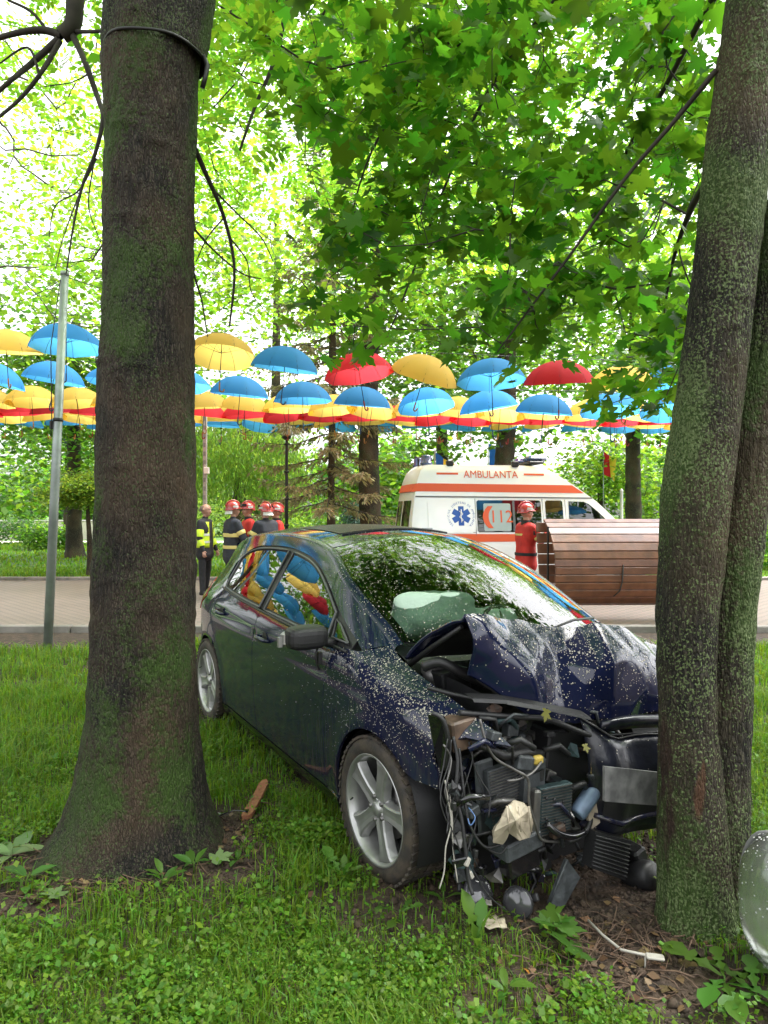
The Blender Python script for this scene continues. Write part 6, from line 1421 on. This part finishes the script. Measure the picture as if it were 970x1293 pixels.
def person(label, loc, rz, mats, arms, stance=.10, legs=((0,0),(0,0)), bulk=1.0, lean=0.0, head_turn=0.0, gloves=None, hands=True, scale=1.0, cat='person', group=None):
    "faces local +X; arms: ((elbow),(wrist)) for the right (y<0) and left side"
    o = empty('person', loc, rz, label, cat, group); mb = MB(); caps = []
    def cap(tag_, a, b, r0, r1, sy=1.0): capsule(mb, a, b, r0, r1, sy); caps.append((tag_, np.array(a,float), np.array(b,float), (r0+r1)/2))
    lx = lean
    for z_ in np.arange(.80,1.40,.045):
        rr_ = float(np.interp(z_,[.80,1.0,1.12,1.28,1.38],[.140,.130,.124,.130,.105]))*bulk; hh_ = float(np.interp(z_,[.80,1.0,1.12,1.28,1.38],[.080,.065,.062,.095,.125]))
        cap('coat', (lx*max(0,(z_-.9)/.5),-hh_,z_), (lx*max(0,(z_-.9)/.5),hh_,z_), rr_, rr_)
    cap('coat', (lx,-.14,1.42), (lx,.14,1.42), .075*bulk,.075*bulk); cap('coat', (lx*.8,0,1.40),(lx,0,1.47),.10,.07)
    cap('coat', (0,-.07,.88), (0,.07,.88), .13*bulk,.13*bulk)
    cap('head', (lx,0,1.46), (lx+.01,0,1.56), .052,.055)
    H = Vector((lx+.02,0,1.655)); hd = Matrix.Rotation(head_turn,3,'Z'); hp = lambda x,y,z: tuple(H + hd @ Vector((x,y,z)))
    cap('head', hp(-.012,0,.02), hp(.0,0,.03), .098,.094); cap('head', hp(.03,0,-.03), hp(.035,0,-.075), .072,.050); cap('head', hp(.092,0,-.005), hp(.108,0,-.03), .012,.016)
    cap('head', hp(-.005,-.092,.0), hp(-.01,-.096,.025), .016,.016); cap('head', hp(-.005,.092,.0), hp(-.01,.096,.025), .016,.016)
    cap('head', hp(.078,-.035,.035), hp(.078,.035,.035), .018,.018); cap('mouth', hp(.088,-.018,-.062), hp(.088,.018,-.062), .009,.009)
    for s in (-1,1): cap('eye', hp(.088,s*.034,.012), hp(.09,s*.034,.012), .010,.010)
    for k, s in enumerate((-1,1)):
        sh_ = (lx,s*.185,1.41); el, wr = arms[k]; el = tuple(el); wr = tuple(wr)
        cap('coat', sh_, el, .075*bulk,.058*bulk); cap('coat', el, wr, .057*bulk,.042*bulk)
        w = Vector(wr); d_ = (w - Vector(el)).normalized(); pal = w + d_*.085; cap('hand', tuple(w), tuple(pal), .028,.034, .7)
        sidev = d_.cross(Vector((0,1,0)) if abs(d_.y) < .8 else Vector((1,0,0))).normalized(); nrm = d_.cross(sidev).normalized()
        for q in range(4):
            b0 = pal + sidev*(.030-.020*q); m1 = b0 + d_*(.036,.042,.040,.032)[q] ; t1 = m1 + (d_*.6 + nrm*(.8 if s > 0 else -.8)).normalized()*.032
            cap('hand', tuple(b0), tuple(m1), .0105,.0095); cap('hand', tuple(m1), tuple(t1), .0095,.0085)
        t0 = w + d_*.035 + sidev*.030; cap('hand', tuple(t0), tuple(t0 + (d_*.7+sidev*.7).normalized()*.045), .012,.0105)
        fx_, kx = legs[k]
        hip, kn, an = (0,s*.095,.90), (kx,s*(.095+stance*.3),.50), (fx_,s*(.09+stance*.5),.10)
        cap('legs', hip, kn, .092*bulk,.070*bulk); cap('legs', kn, an, .066*bulk,.055*bulk); cap('boot', an, (fx_,s*(.09+stance*.5),.055), .055,.052)
        cap('boot', (fx_-.03,s*(.09+stance*.5),.045), (fx_+.16,s*(.10+stance*.6),.040), .045,.038)
    me0 = mb.mesh('body'); ob = bpy.data.objects.new('tmp_body', me0); C.objects.link(ob)
    rm = ob.modifiers.new('r','REMESH'); rm.mode = 'VOXEL'; rm.voxel_size = .0105; sm_ = ob.modifiers.new('s','SMOOTH'); sm_.factor = .5; sm_.iterations = 3
    bpy.context.view_layer.update(); me = bpy.data.meshes.new_from_object(ob.evaluated_get(bpy.context.evaluated_depsgraph_get())); bpy.data.objects.remove(ob); bpy.data.meshes.remove(me0)
    n = len(me.polygons); c = np.zeros(n*3); me.polygons.foreach_get('center', c); c = c.reshape(-1,3); best = np.full(n,9.); idx = np.zeros(n,int); names = ['coat','head','hand','legs','boot','eye','mouth']
    for tg_, a, b, r_ in caps:
        ab = b-a; t = np.clip(((c-a)@ab)/max(ab@ab,1e-9),0,1); d = np.linalg.norm(c-(a+t[:,None]*ab),axis=1) - r_; k = d < best; best[k] = d[k]; idx[k] = names.index(tg_)
    me.materials.clear()
    for nm in names: me.materials.append({'eye': BLACKC, 'mouth': mat('lips',(.30,.12,.10),.5)}.get(nm) or mats[nm])
    me.polygons.foreach_set('material_index', idx.astype(np.int32)); me.polygons.foreach_set('use_smooth', np.ones(n,bool)); me.update()
    link('body', me, None, o); o.scale = (scale,)*3
    return o, H, hd, arms, lx
def ringband(o, c, d, r, h, m, name='reflective_band', sy=1.0):
    "band round a limb or the torso"
    mb = MB(); q = Vector(d).to_track_quat('Z','Y').to_matrix(); mb.lathe([(r,-h/2),(r+.006,-h/4),(r+.006,h/4),(r,h/2)],18,c,M=q @ Matrix.Diagonal((1,sy,1)),cap=False); mb.build(name, m, o)
def torso_band(o, z, lx, m, h=.055, bulk=1.0, name='reflective_band'):
    rx = {.98:.140,1.0:.140,1.12:.138,1.2:.136,1.3:.133}.get(z,.137)*bulk; mb = MB(); ry = rx + .075
    pts = [(rx*math.cos(a)*1.03+lx*max(0,(z-1)/.4), ry*math.sin(a)*1.02) for a in np.linspace(0,2*math.pi,28,endpoint=False)]
    V = [(x,y,z-h/2) for x,y in pts]+[(x*1.02,y*1.02,z) for x,y in pts]+[(x,y,z+h/2) for x,y in pts]; n = 28
    mb.add(V,[(k*n+i,k*n+(i+1)%n,(k+1)*n+(i+1)%n,(k+1)*n+i) for k in (0,1) for i in range(n)],True); mb.build(name, m, o)
def helmet(o, H, hd, flap=True, sticker=True):
    T = lambda p: H + hd @ Vector(p)
    mb = MB(); V = []; Fc = []; nn = 22; rr = 9
    for k in range(rr):
        t = k/(rr-1); 
        for i in range(nn):
            a = 2*math.pi*i/nn; rx = .150 if math.cos(a) < 0 else .140; f = math.cos((1-t)*math.pi/2)
            V.append(T((rx*f*math.cos(a)-.01, .122*f*math.sin(a), .035+.135*math.sin((1-t)*math.pi/2) - (.035*t**4 if math.cos(a) < -.2 else .0))))
    for k in range(rr-1):
        for i in range(nn): j = (i+1) % nn; Fc.append((k*nn+i,k*nn+j,(k+1)*nn+j,(k+1)*nn+i))
    mb.add(V,Fc,True); h = mb.build('helmet', HELM, o)
    mb = MB(); pts = [T(((.150 if math.cos(a) < 0 else .155)*math.cos(a)-.01,.128*math.sin(a),.032-(.030 if math.cos(a) < -.2 else 0))) for a in np.linspace(0,2*math.pi,23)]; mb.tube(pts,.010,6,cap=False); mb.build('helmet_brim', HELM, h)
    mb = MB(); pts = [T((.155*math.cos(a)-.01,0,.035+.150*math.sin(a))) for a in np.linspace(.25,math.pi-.25,14)]; mb.tube(pts,.014,6); mb.build('helmet_comb', HELM, h)
    mb = MB(); mb.grid(lambda a, z: T((.158*math.cos(a)-.01,.132*math.sin(a),.075+z)), np.linspace(-1.0,1.0,10), [0,.028,.055]); mb.build('visor', BLKG, h)
    if sticker:
        for s in (-1,1): mb = MB(); mb.grid(lambda a, z: T((.151*math.cos(a)-.01,s*.1245*math.sin(a),.05+z*(.9))), np.linspace(1.2,1.9,6), [0,.02,.04]); mb.build('helmet_badge', SILV, h)
    if flap:
        mb = MB(); mb.grid(lambda a, t: T(((.125+.045*t)*math.cos(a)-.015,(.11+.04*t)*math.sin(a),.01-.115*t)), np.linspace(R(115),R(245),14), np.linspace(0,.7,5)); mb.build('neck_flap', HELMF, h)
def face(deg): return R(deg)
DK = {'coat': NAVY, 'head': SKIN, 'hand': BLACKC, 'legs': NAVY, 'boot': BOOT}; RD = {'coat': REDS, 'head': SKIN, 'hand': SKIN, 'legs': REDS, 'boot': BOOT}
VM = {'coat': BLACKC, 'head': SKIN, 'hand': SKIN, 'legs': BLACKC, 'boot': BOOT}
down = lambda s, f=0.0: ((.0+f*.3, s*.24, 1.13), (.06+f, s*.25, .89))
# bald man in the yellow vest, looking right
P_, H, hd, ar, lx = person('bald man in black clothes and open yellow reflective vest by the firefighters', (pxx(259,13.5),13.5,0), R(-12), VM, (down(-1,.02), down(1,.05)), legs=((.02,.0),(-.06,.0)))
mb = MB()
for s in (-1,1):
    def vest(a, t): 
        z = .93 + .50*t; rx = .148; ry = .148+.075*(1-.25*t*t); return Vector((rx*math.cos(a)*(1-.12*t*t), ry*math.sin(a), z))
    mb.grid(vest, np.linspace(s*.38, s*math.pi*.98, 14), np.linspace(0,1,9))
ve = mb.build('vest', HIVIS, P_); sl = ve.modifiers.new('t','SOLIDIFY'); sl.thickness = .006
for z in (1.02,1.16):
    mb = MB()
    for s in (-1,1): mb.grid(lambda a, t: vest(a, (z-.93)/.50 + t*.09)*1.0 + Vector((.006*math.cos(a),.006*math.sin(a),0)), np.linspace(s*.38,s*math.pi*.98,14), [0,1])
    mb.build('vest_band', SILV, P_)
for k, s in enumerate((-1,1)):
    el, wr = Vector(ar[k][0]), Vector(ar[k][1]); sh_ = Vector((0,s*.19,1.39)); c = sh_.lerp(el,.7); 
    ringband(P_, c, el-sh_, .072, .14, HIVIS, 'sleeve_band'); ringband(P_, el.lerp(wr,.45), wr-el, .060, .12, HIVIS, 'sleeve_band')
mb = MB(); mb.grid(lambda a, t: H + Vector((-.022+.106*math.cos(a)*math.cos(t), .103*math.sin(a)*math.cos(t), .02+.10*math.sin(t))), np.linspace(R(80),R(280),12), np.linspace(-.4,.7,6)); mb.build('cropped_hair', mat('cropped_grey_hair',(.16,.11,.08),.8), P_)
def dark_ff(label, u, Y, rz, arms, sc=1.0, turn=0):
    o, H, hd, ar, lx = person(label, (pxx(u,Y),Y,0), rz, DK, arms, bulk=1.14, head_turn=turn, group='firefighters in dark jackets', scale=sc)
    helmet(o, H, hd); torso_band(o, 1.2, lx, BAND, .07, 1.16); torso_band(o, .98, lx, BAND, .06, 1.14)
    for k, s in enumerate((-1,1)):
        el, wr = Vector(ar[k][0]), Vector(ar[k][1]); sh_ = Vector((lx,s*.185,1.41)); ringband(o, sh_.lerp(el,.62), el-sh_, .080, .075, BAND); ringband(o, el.lerp(wr,.62), wr-el, .060, .06, BAND)
    return o
def red_ff(label, u, Y, rz, arms, sc=1.0, turn=0, mats=RD):
    o, H, hd, ar, lx = person(label, (pxx(u,Y),Y,0), rz, mats, arms, bulk=1.06, head_turn=turn, group='firefighters in red suits', scale=sc)
    helmet(o, H, hd, False); torso_band(o, 1.3, lx, BAND, .035, 1.08); torso_band(o, .98, lx, BLACKC, .05, 1.10, 'belt')
    mb = MB(); mb.lathe([(.085,0),(.078,.05),(.070,.075)],18,(lx,0,1.46),cap=False); mb.build('collar', BLACKC, o)
    mb = MB(); mb.box((lx+.02,-.262,1.33),(.06,.012,.07),bev=.004); mb.build('shoulder_badge', BLACKC, o)
    for k, s in enumerate((-1,1)):
        el, wr = Vector(ar[k][0]), Vector(ar[k][1]); sh_ = Vector((lx,s*.185,1.41)); ringband(o, sh_.lerp(el,.7), el-sh_, .072, .05, BAND)
    return o
dark_ff('firefighter in dark jacket and red helmet standing next to the bald man', 294, 12.7, R(35), (((.10,-.27,1.14),(.30,-.20,1.08)), ((.08,.27,1.14),(.28,.18,1.06))))
red_ff('firefighter in red suit facing the one beside the bald man', 314, 13.5, R(205), (((.06,-.25,1.14),(.24,-.14,1.05)), down(1)), 1.0, .2)
dark_ff('firefighter in dark jacket and red helmet standing nearer the street lamp', 336, 12.7, R(140), (down(-1,.05), ((.10,.27,1.14),(.28,.15,1.05))), .985)
red_ff('firefighter in red suit half hidden beside the street lamp', 350, 13.3, R(200), (down(-1), down(1)), .98)
red_ff('firefighter in red suit reaching out to the rolled bench by the ambulance', 664, 11.0, R(18), (((.14,-.24,1.20),(.36,-.16,1.36)), ((.06,.25,1.14),(.20,.2,1.0))), .97, 0, {**RD, 'hand': GLOVE})
# ================================================================== debris and plants on the ground
def g3(u, v, dz=0.0):
    p = gpx(u, v); z = float(gz(p.x, p.y)); p = gpx(u, v, z); return Vector((p.x, p.y, float(gz(p.x,p.y)) + dz))
# splintered plank
a, b = g3(311,1040,.025), g3(336,996,.045); bm = bmesh.new(); d = b-a; n_ = d.cross(Vector((0,0,1))).normalized(); L_ = d.length
mb = MB(); pr = [(0,-.022),(.02,-.028),(.5,-.024),(.85,-.026),(.96,-.018),(1.0,.004),(.93,.016),(.88,.024),(.4,.027),(.06,.022),(.03,.01)]
mb.prism(pr, lambda s, t: a + d*s + n_*t + Vector((0,0,.012)), lambda s, t: a + d*s + n_*t*.95 - Vector((0,0,.012))); o = mb.build('broken_plank', mat('raw_splintered_wood',(.36,.15,.075),.7,col2=(.24,.09,.045),vscale=30,bump=.4,bscale=80))
tag(o, 'splintered reddish wooden plank lying in the grass near the thick tree', 'plank')
# black plastic shard
c = g3(292,1042,.03); mb = MB(); mb.grid(lambda s, t: c + Vector((-.085+.17*s, .05*t-.02, .035*math.sin(s*2.6)*(1-t)+.012*t+.02*s)), np.linspace(0,1,8), np.linspace(0,1,5)); o = mb.build('plastic_shard', BLKG); sl = o.modifiers.new('t','SOLIDIFY'); sl.thickness = .006
tag(o, 'curved black plastic shard at the foot of the thick tree', 'car part')
# fog lamp bodies that fell under the bumper
def lampbody(u, v, r, rot, label):
    c = g3(u,v,r*.8); o = empty('fog_lamp', c, 0, label, 'car part'); o.rotation_euler = rot
    mb = MB(); mb.lathe([(.0,-.06),(.025,-.058),(.03,-.03),(.05,-.01),(.062,.02),(.064,.03)],18); mb.build('housing', BLK, o)
    mb = MB(); mb.lathe([(.064,.028),(.055,.036),(.03,.044),(.0,.047)],18); mb.build('lens', mat('smoked_lens',(.05,.05,.055),.1,coat=.8), o)
    for sx_ in (-1,1): mb = MB(); mb.box((sx_*.06,.005,.0),(.04,.03,.02),bev=.004); mb.build('lug', BLK, o)
    mb = MB(); mb.tube([(0,0,-.06),(.01,.02,-.09),(.04,.05,-.10),(.05,.10,-.07)],.005,6); mb.build('cable_tail', BLK, o)
lampbody(600,1140,.05,(R(50),R(20),R(10)),'round black fog lamp body lying under the torn wiring')
lampbody(658,1152,.055,(R(75),R(-25),R(-30)),'black fog lamp body beside the hanging bracket of the car')
# crumpled pale scraps
def scrap(u, v, s, label, seed, m):
    c = g3(u,v,.02); mb = MB(); mb.grid(lambda x, y: c + Vector(((x-.5)*s, (y-.5)*s*.7, .02*mnoise.noise(Vector((x*4+seed,y*4,0)))+.015)), np.linspace(0,1,7), np.linspace(0,1,6)); o = mb.build('scrap', m); sl = o.modifiers.new('t','SOLIDIFY'); sl.thickness = .003; tag(o, label, 'scrap')
scrap(622,1176,.10,'crumpled pale scrap on the soil below the torn wiring',3,BEIGE)
scrap(613,1150,.05,'small white plug piece lying next to the round fog lamp',6,COPW)
# strip of white trim with its wire at the maple's foot
mb = MB(); q = [g3(743,1172,.03),g3(762,1195,.04),g3(785,1212,.035),g3(815,1222,.045)]; mb.tube(q,.005,6); e = q[-1]; mb.box(e+Vector((.03,-.01,.0)),(.06,.03,.010),Matrix.Rotation(R(-12),3,'Z'),.003); mb.tube([e,e+Vector((-.005,-.01,-.05))],.003,5)
tag(mb.build('trim_clip', COPW), 'pale clip on a bent wire lying before the maple foot', 'car part')
# headlamp lens at the right edge
ho = empty('headlamp_lens', px(968,1140,2.35) + Vector((.07,0,0)), 0, 'clear rain-spotted headlamp lens lying against the right side of the maple foot', 'headlamp'); 
HL = mat('cloudy_clear_plastic', (.42,.45,.41), .15, coat=.6); _b = HL.node_tree.nodes['Principled BSDF']; _b.inputs['Transmission Weight'].default_value = .8
bm = bmesh.new(); bmesh.ops.create_uvsphere(bm, u_segments=36, v_segments=24, radius=1.0)
for v in bm.verts:
    p = v.co; k = 1+.06*mnoise.noise(p*1.5); v.co = Vector((p.x*.145*k, p.y*.16*k, p.z*.235*k*(1-.18*p.x)))
me = bpy.data.meshes.new('lens'); bm.to_mesh(me); bm.free(); me.polygons.foreach_set('use_smooth', np.ones(len(me.polygons),bool)); link('lens', me, HL, ho)
mb = MB(); mb.tube([Vector((.150*math.cos(a)*.3-.04, -.12*math.cos(a)+.02, .225*math.sin(a))) for a in np.linspace(0,2*math.pi,30)],.008,6,cap=False); mb.build('lens_rim', mat('grey_rim',(.2,.2,.2),.4), ho)
V, Fq = [], []; rng = np.random.default_rng(4); mb = MB()
for i in range(240):
    a = rng.uniform(R(150),R(330)); t = rng.uniform(-1.2,1.2); nrm = Vector((math.cos(a)*math.cos(t),math.sin(a)*math.cos(t),math.sin(t))); p = Vector((nrm.x*.147,nrm.y*.162,nrm.z*.238*(1-.18*nrm.x)))*1.005; r_ = rng.uniform(.0015,.004)
    q = nrm.to_track_quat('Z','Y').to_matrix(); mb.lathe([(r_,0),(r_*.7,r_*.5),(0,r_*.65)],6,p,M=q,cap=False)
tag(mb.build('rain_drops', mat('pale_drop',(.40,.41,.39),.1,coat=.5), ho), kind='stuff')
# twigs and dead leaves round both feet
rng = np.random.default_rng(15); paths = []
def twigs(n, cu, cv, su, sv, L0, L1):
    for i in range(n):
        u, v = rng.normal(cu,su), rng.normal(cv,sv); v = max(v, 860)
        p = g3(u,v,.012); a = rng.uniform(0,6.28); L_ = rng.uniform(L0,L1); k = rng.normal(0,.25)
        c = [p + Vector((math.cos(a+k*t)*L_*(t-.5), math.sin(a+k*t)*L_*(t-.5), .012*math.sin(t*7+i)+.008)) for t in np.linspace(0,1,6)]
        paths.append((np.array(c), np.linspace(rng.uniform(.0015,.004),.001,6)))
twigs(70,120,1115,70,22,.08,.35); twigs(45,330,1060,45,25,.08,.3); twigs(60,760,1200,70,25,.08,.35); twigs(40,700,1240,140,30,.05,.2); twigs(25,880,1240,60,25,.06,.2)
V, Fq = tube_np(paths, 5); tag(link('fallen_twigs', mesh_np('fallen_twigs', V, Fq, 4), mat('dead_twig',(.10,.062,.04),.85,var=.4,vscale=15)), 'dead brown twigs littering the soil round both tree feet', 'twigs', kind='stuff')
dl = []
for (n, cu, cv, su, sv) in ((160,110,1110,60,20),(70,330,1055,50,25),(120,760,1210,90,30),(60,600,1230,160,30),(90,60,825,90,8)):
    for i in range(n):
        p = g3(rng.normal(cu,su), max(812,rng.normal(cv,sv)), .012); dl.append(p)
dl = np.array(dl); tag(link('dead_leaves', leaf_mesh('dead_leaves', dl, rng.uniform(.02,.05,len(dl)), rand_frames(rng,len(dl),1,.35), BROAD), leaf_mat('dead_leaf',(.14,.085,.045),(.12,.07,.03),.03,.5,.2)), 'brown dead leaves lying on bare soil', 'leaves', kind='stuff')
# clods and crumbs of bare soil
def clods():
    rg = np.random.default_rng(33); x = rg.uniform(-2.6,2.2,60000); y = rg.uniform(1.5,4.6,60000); k = rg.random(60000) < np.clip(bare(x,y)-.35,0,1)*.75; x, y = x[k][:9000], y[k][:9000]; n = len(x)
    s = rg.gamma(2.0,.0028,n)+.002; O = np.array([(1,0,0),(0,1,0),(-1,0,0),(0,-1,0),(0,0,.8),(0,0,-.8)]); Ft = np.array([(0,1,4),(1,2,4),(2,3,4),(3,0,4),(1,0,5),(2,1,5),(3,2,5),(0,3,5)])
    V = O[None]*s[:,None,None]*rg.uniform(.6,1.4,(n,6,3)); a = rg.uniform(0,6.28,n); ca, sa = np.cos(a)[:,None], np.sin(a)[:,None]; V = np.stack([V[:,:,0]*ca-V[:,:,1]*sa, V[:,:,0]*sa+V[:,:,1]*ca, V[:,:,2]],2) + np.stack([x,y,gz(x,y)+s*.3],1)[:,None,:]
    tag(link('soil_clods', mesh_np('soil_clods', V.reshape(-1,3), (Ft[None]+(np.arange(n)*6)[:,None,None]).reshape(-1,3), 3), mat('dark_soil_clod',(.028,.018,.012),.9,col2=(.07,.046,.03),vscale=9)), 'crumbs and clods of dark soil on the bare patches', 'soil', kind='stuff')
clods()
# single fallen and growing leaves that can be told apart
LF_WEED = leaf_mat('broad_weed_leaf', (.065,.15,.02), (.18,.36,.03), .02, .25, .4); LF_PALE = leaf_mat('pale_fallen_leaf', (.16,.24,.09), (.2,.3,.08), .02, .2, .3); LF_ORNG = leaf_mat('orange_dead_leaf', (.42,.15,.03), (.3,.1,.02), .02, .2, .3)
def blade_leaf(kind):
    if kind == 'maple': return maple_shape(.08,.10)
    pts = {'oval': [(0,.02),(.2,.16),(.5,.22),(.8,.13),(1,0)], 'dandelion': [(0,.02),(.2,.05),(.3,.12),(.34,.06),(.5,.15),(.55,.07),(.7,.17),(.85,.14),(1,0)]}[kind]
    up_ = [(x,y,.25*y-.30*x*x) for x,y in pts]; S = np.array([(.5,0,-.075)] + up_ + [(x,-y,z) for x,y,z in up_[-2::-1]]); n = len(S)-1
    return S, np.array([(0,1+i,1+(i+1)%n) for i in range(n)])
def plant(u, v, n, size, kind, m, label, up=.5, seed=0, name='weed_plant', cat='plant'):
    rg = random.Random(seed); o = empty(name, g3(u,v,0), rg.uniform(0,6), label, cat); S, T = blade_leaf(kind); me = mesh_np('leaf', S, T, 3); me.materials.append(m)
    for i in range(n):
        q = link('leaf', me, None, o); a = 2*math.pi*i/n + rg.uniform(-.4,.4); h = rg.uniform(.01,.05)
        q.rotation_euler = (rg.uniform(-.3,.3), -up*rg.uniform(.6,1.3), a); q.location = (.01*math.cos(a),.01*math.sin(a),h); q.scale = (size*rg.uniform(.7,1.15),)*3
    mb = MB(); mb.tube([(0,0,-.01),(0,0,.05)],[.004,.003],6); mb.build('stem', m, o)
pl_ = [(205,1115,6,.09,'oval',LF_WEED,'seedling with oval leaves before the thick tree foot',.7),(245,1100,5,.085,'oval',LF_WEED,'oval-leaved seedling between the thick tree and the pale fallen leaf',.8),
 (603,1205,4,.16,'dandelion',LF_WEED,'upright toothed dandelion leaf below the torn wiring',1.35),(432,1118,5,.13,'dandelion',LF_WEED,'dandelion growing beside the front wheel',1.0),
 (505,1165,4,.10,'dandelion',LF_WEED,'small dandelion rosette in front of the front tyre',.7),(915,1250,6,.19,'dandelion',LF_WEED,'large jagged-leaved weed before the maple foot',.35),(955,1270,5,.16,'dandelion',LF_WEED,'jagged-leaved weed beside the headlamp lens',.45),
 (640,1262,5,.08,'oval',LF_WEED,'small oval-leaved weed by the orange dead leaf',.6),(300,1090,4,.09,'oval',LF_WEED,'oval-leaved weed right of the pale fallen leaf',.6),(60,975,4,.11,'dandelion',LF_WEED,'broad weed leaf standing in the grass left of the thick tree',1.0),
 (15,1085,6,.14,'oval',LF_PALE,'pale broad-leaved weed left of the thick tree foot',.4),(35,1120,5,.13,'oval',LF_WEED,'broad-leaved weed in the litter left of the thick tree',.4),(700,1180,5,.09,'maple',LF_WEED,'torn maple sprig below the hanging bracket',.4),(560,1140,4,.08,'oval',LF_WEED,'oval-leaved weed behind the fog lamps',.6)]
for i, (u,v,n,s,kd,m,lb,up) in enumerate(pl_): plant(u,v,n,s,kd,m,lb,up,i)
def fallen(u, v, size, kind, m, label, rz, tilt=.15):
    S, T = blade_leaf(kind); me = mesh_np('fallen_leaf', S, T, 3); o = link('fallen_leaf', me, m); o.location = g3(u,v,.035); o.rotation_euler = (tilt,-.12,rz); o.scale = (size,)*3; tag(o, label, 'leaf')
fallen(735,1222,.17,'maple',LF_WEED,'large green maple leaf fallen on the soil before the maple',2.0,.5); fallen(715,1190,.11,'maple',LF_WEED,'smaller green maple leaf fallen behind the large one',1.0,.3)
fallen(268,1095,.10,'maple',LF_PALE,'pale underside of a maple leaf beside the thick tree foot',.6); fallen(668,1243,.045,'oval',LF_ORNG,'curled orange dead leaf in the grass',1.8,.5)
fallen(75,1140,.10,'maple',LF_PALE,'pale green maple leaf on the litter below the thick tree',2.6); fallen(90,1085,.09,'oval',mat('tan_bark_flake',(.22,.15,.10),.8),'tan bark flake leaning on the thick tree root',.9,1.0)
# ================================================================== petals and rain spots on the car
bpy.context.view_layer.update()
def petals():
    rng = np.random.default_rng(6); Vs = []; Fs = []; base = 0; inv = np.array(car.matrix_world.inverted())
    dens = {'bonnet': 10000, 'front_wing': 8500, 'windscreen': 2400, 'roof': 2600, 'front_door': 1700, 'body_side': 1300, 'rear_door': 600, 'roof_rail': 4500, 'bumper_cover': 500, 'front_pane': 300, 'rear_pane': 200, 'grille_strip': 900, 'slam_panel': 700, 'sunroof_panel': 500, 'scuttle_panel': 900, 'tyre': 120, 'windscreen_border': 1500, 'belt_moulding': 300}
    for o in car.children:
        nm = o.name.split('.')[0]
        if nm not in dens or o.type != 'MESH': continue
        me = o.data; me.calc_loop_triangles(); T = np.zeros(len(me.loop_triangles)*3, np.int32); me.loop_triangles.foreach_get('vertices', T); T = T.reshape(-1,3)
        v = np.zeros(len(me.vertices)*3); me.vertices.foreach_get('co', v); v = v.reshape(-1,3)
        A, B, Cc = v[T[:,0]], v[T[:,1]], v[T[:,2]]; nr = np.cross(B-A, Cc-A); ar = np.linalg.norm(nr,axis=1)/2; nr = nr/np.maximum(2*ar,1e-12)[:,None]
        c = (A+B+Cc)/3; ctr = np.array([-1.2,0,.75]); flip = ((c-ctr)*nr).sum(1) < 0; nr[flip] *= -1
        wgt = ar*(.12 + .88*np.clip(nr[:,2]*1.2+.15,0,1)); 
        if nm in ('front_door','front_wing','rear_door','body_side'): wgt *= sstep(.35,.85,c[:,2])*(.35+sstep(-1.7,-.1,c[:,0])*1.2) * (c[:,1] < .2)
        wgt *= .25 + 1.6*np.clip(np.array(fbm(c[:,0]*1.0+c[:,2], c[:,1]+c[:,2]*.7, 2.6))-.2, 0, 1)
        n = rng.poisson(dens[nm]*wgt.sum()); 
        if n == 0: continue
        k = rng.choice(len(T), n, p=wgt/wgt.sum()); r1, r2 = np.sqrt(rng.random(n)), rng.random(n)
        p = A[k]*(1-r1)[:,None] + B[k]*(r1*(1-r2))[:,None] + Cc[k]*(r1*r2)[:,None] + nr[k]*.0025
        t = np.cross(nr[k], rng.normal(0,1,(n,3))); t /= np.maximum(np.linalg.norm(t,axis=1),1e-9)[:,None]; w = np.cross(nr[k], t); s = (rng.uniform(.0010,.0026,n)*(1+.8*(rng.random(n) < .12)))[:,None]
        Vs.append(np.stack([p+t*s*1.4, p+w*s+nr[k]*.001, p-t*s*1.2, p-w*s+nr[k]*.001],1).reshape(-1,3)); Fs.append(np.arange(n*4).reshape(-1,4)+base); base += n*4
    return tag(link('petals', mesh_np('petals', np.vstack(Vs), np.vstack(Fs), 4), mat('pale_petal',(.50,.46,.39),.7,transl=.2), car), kind='stuff')
petals()
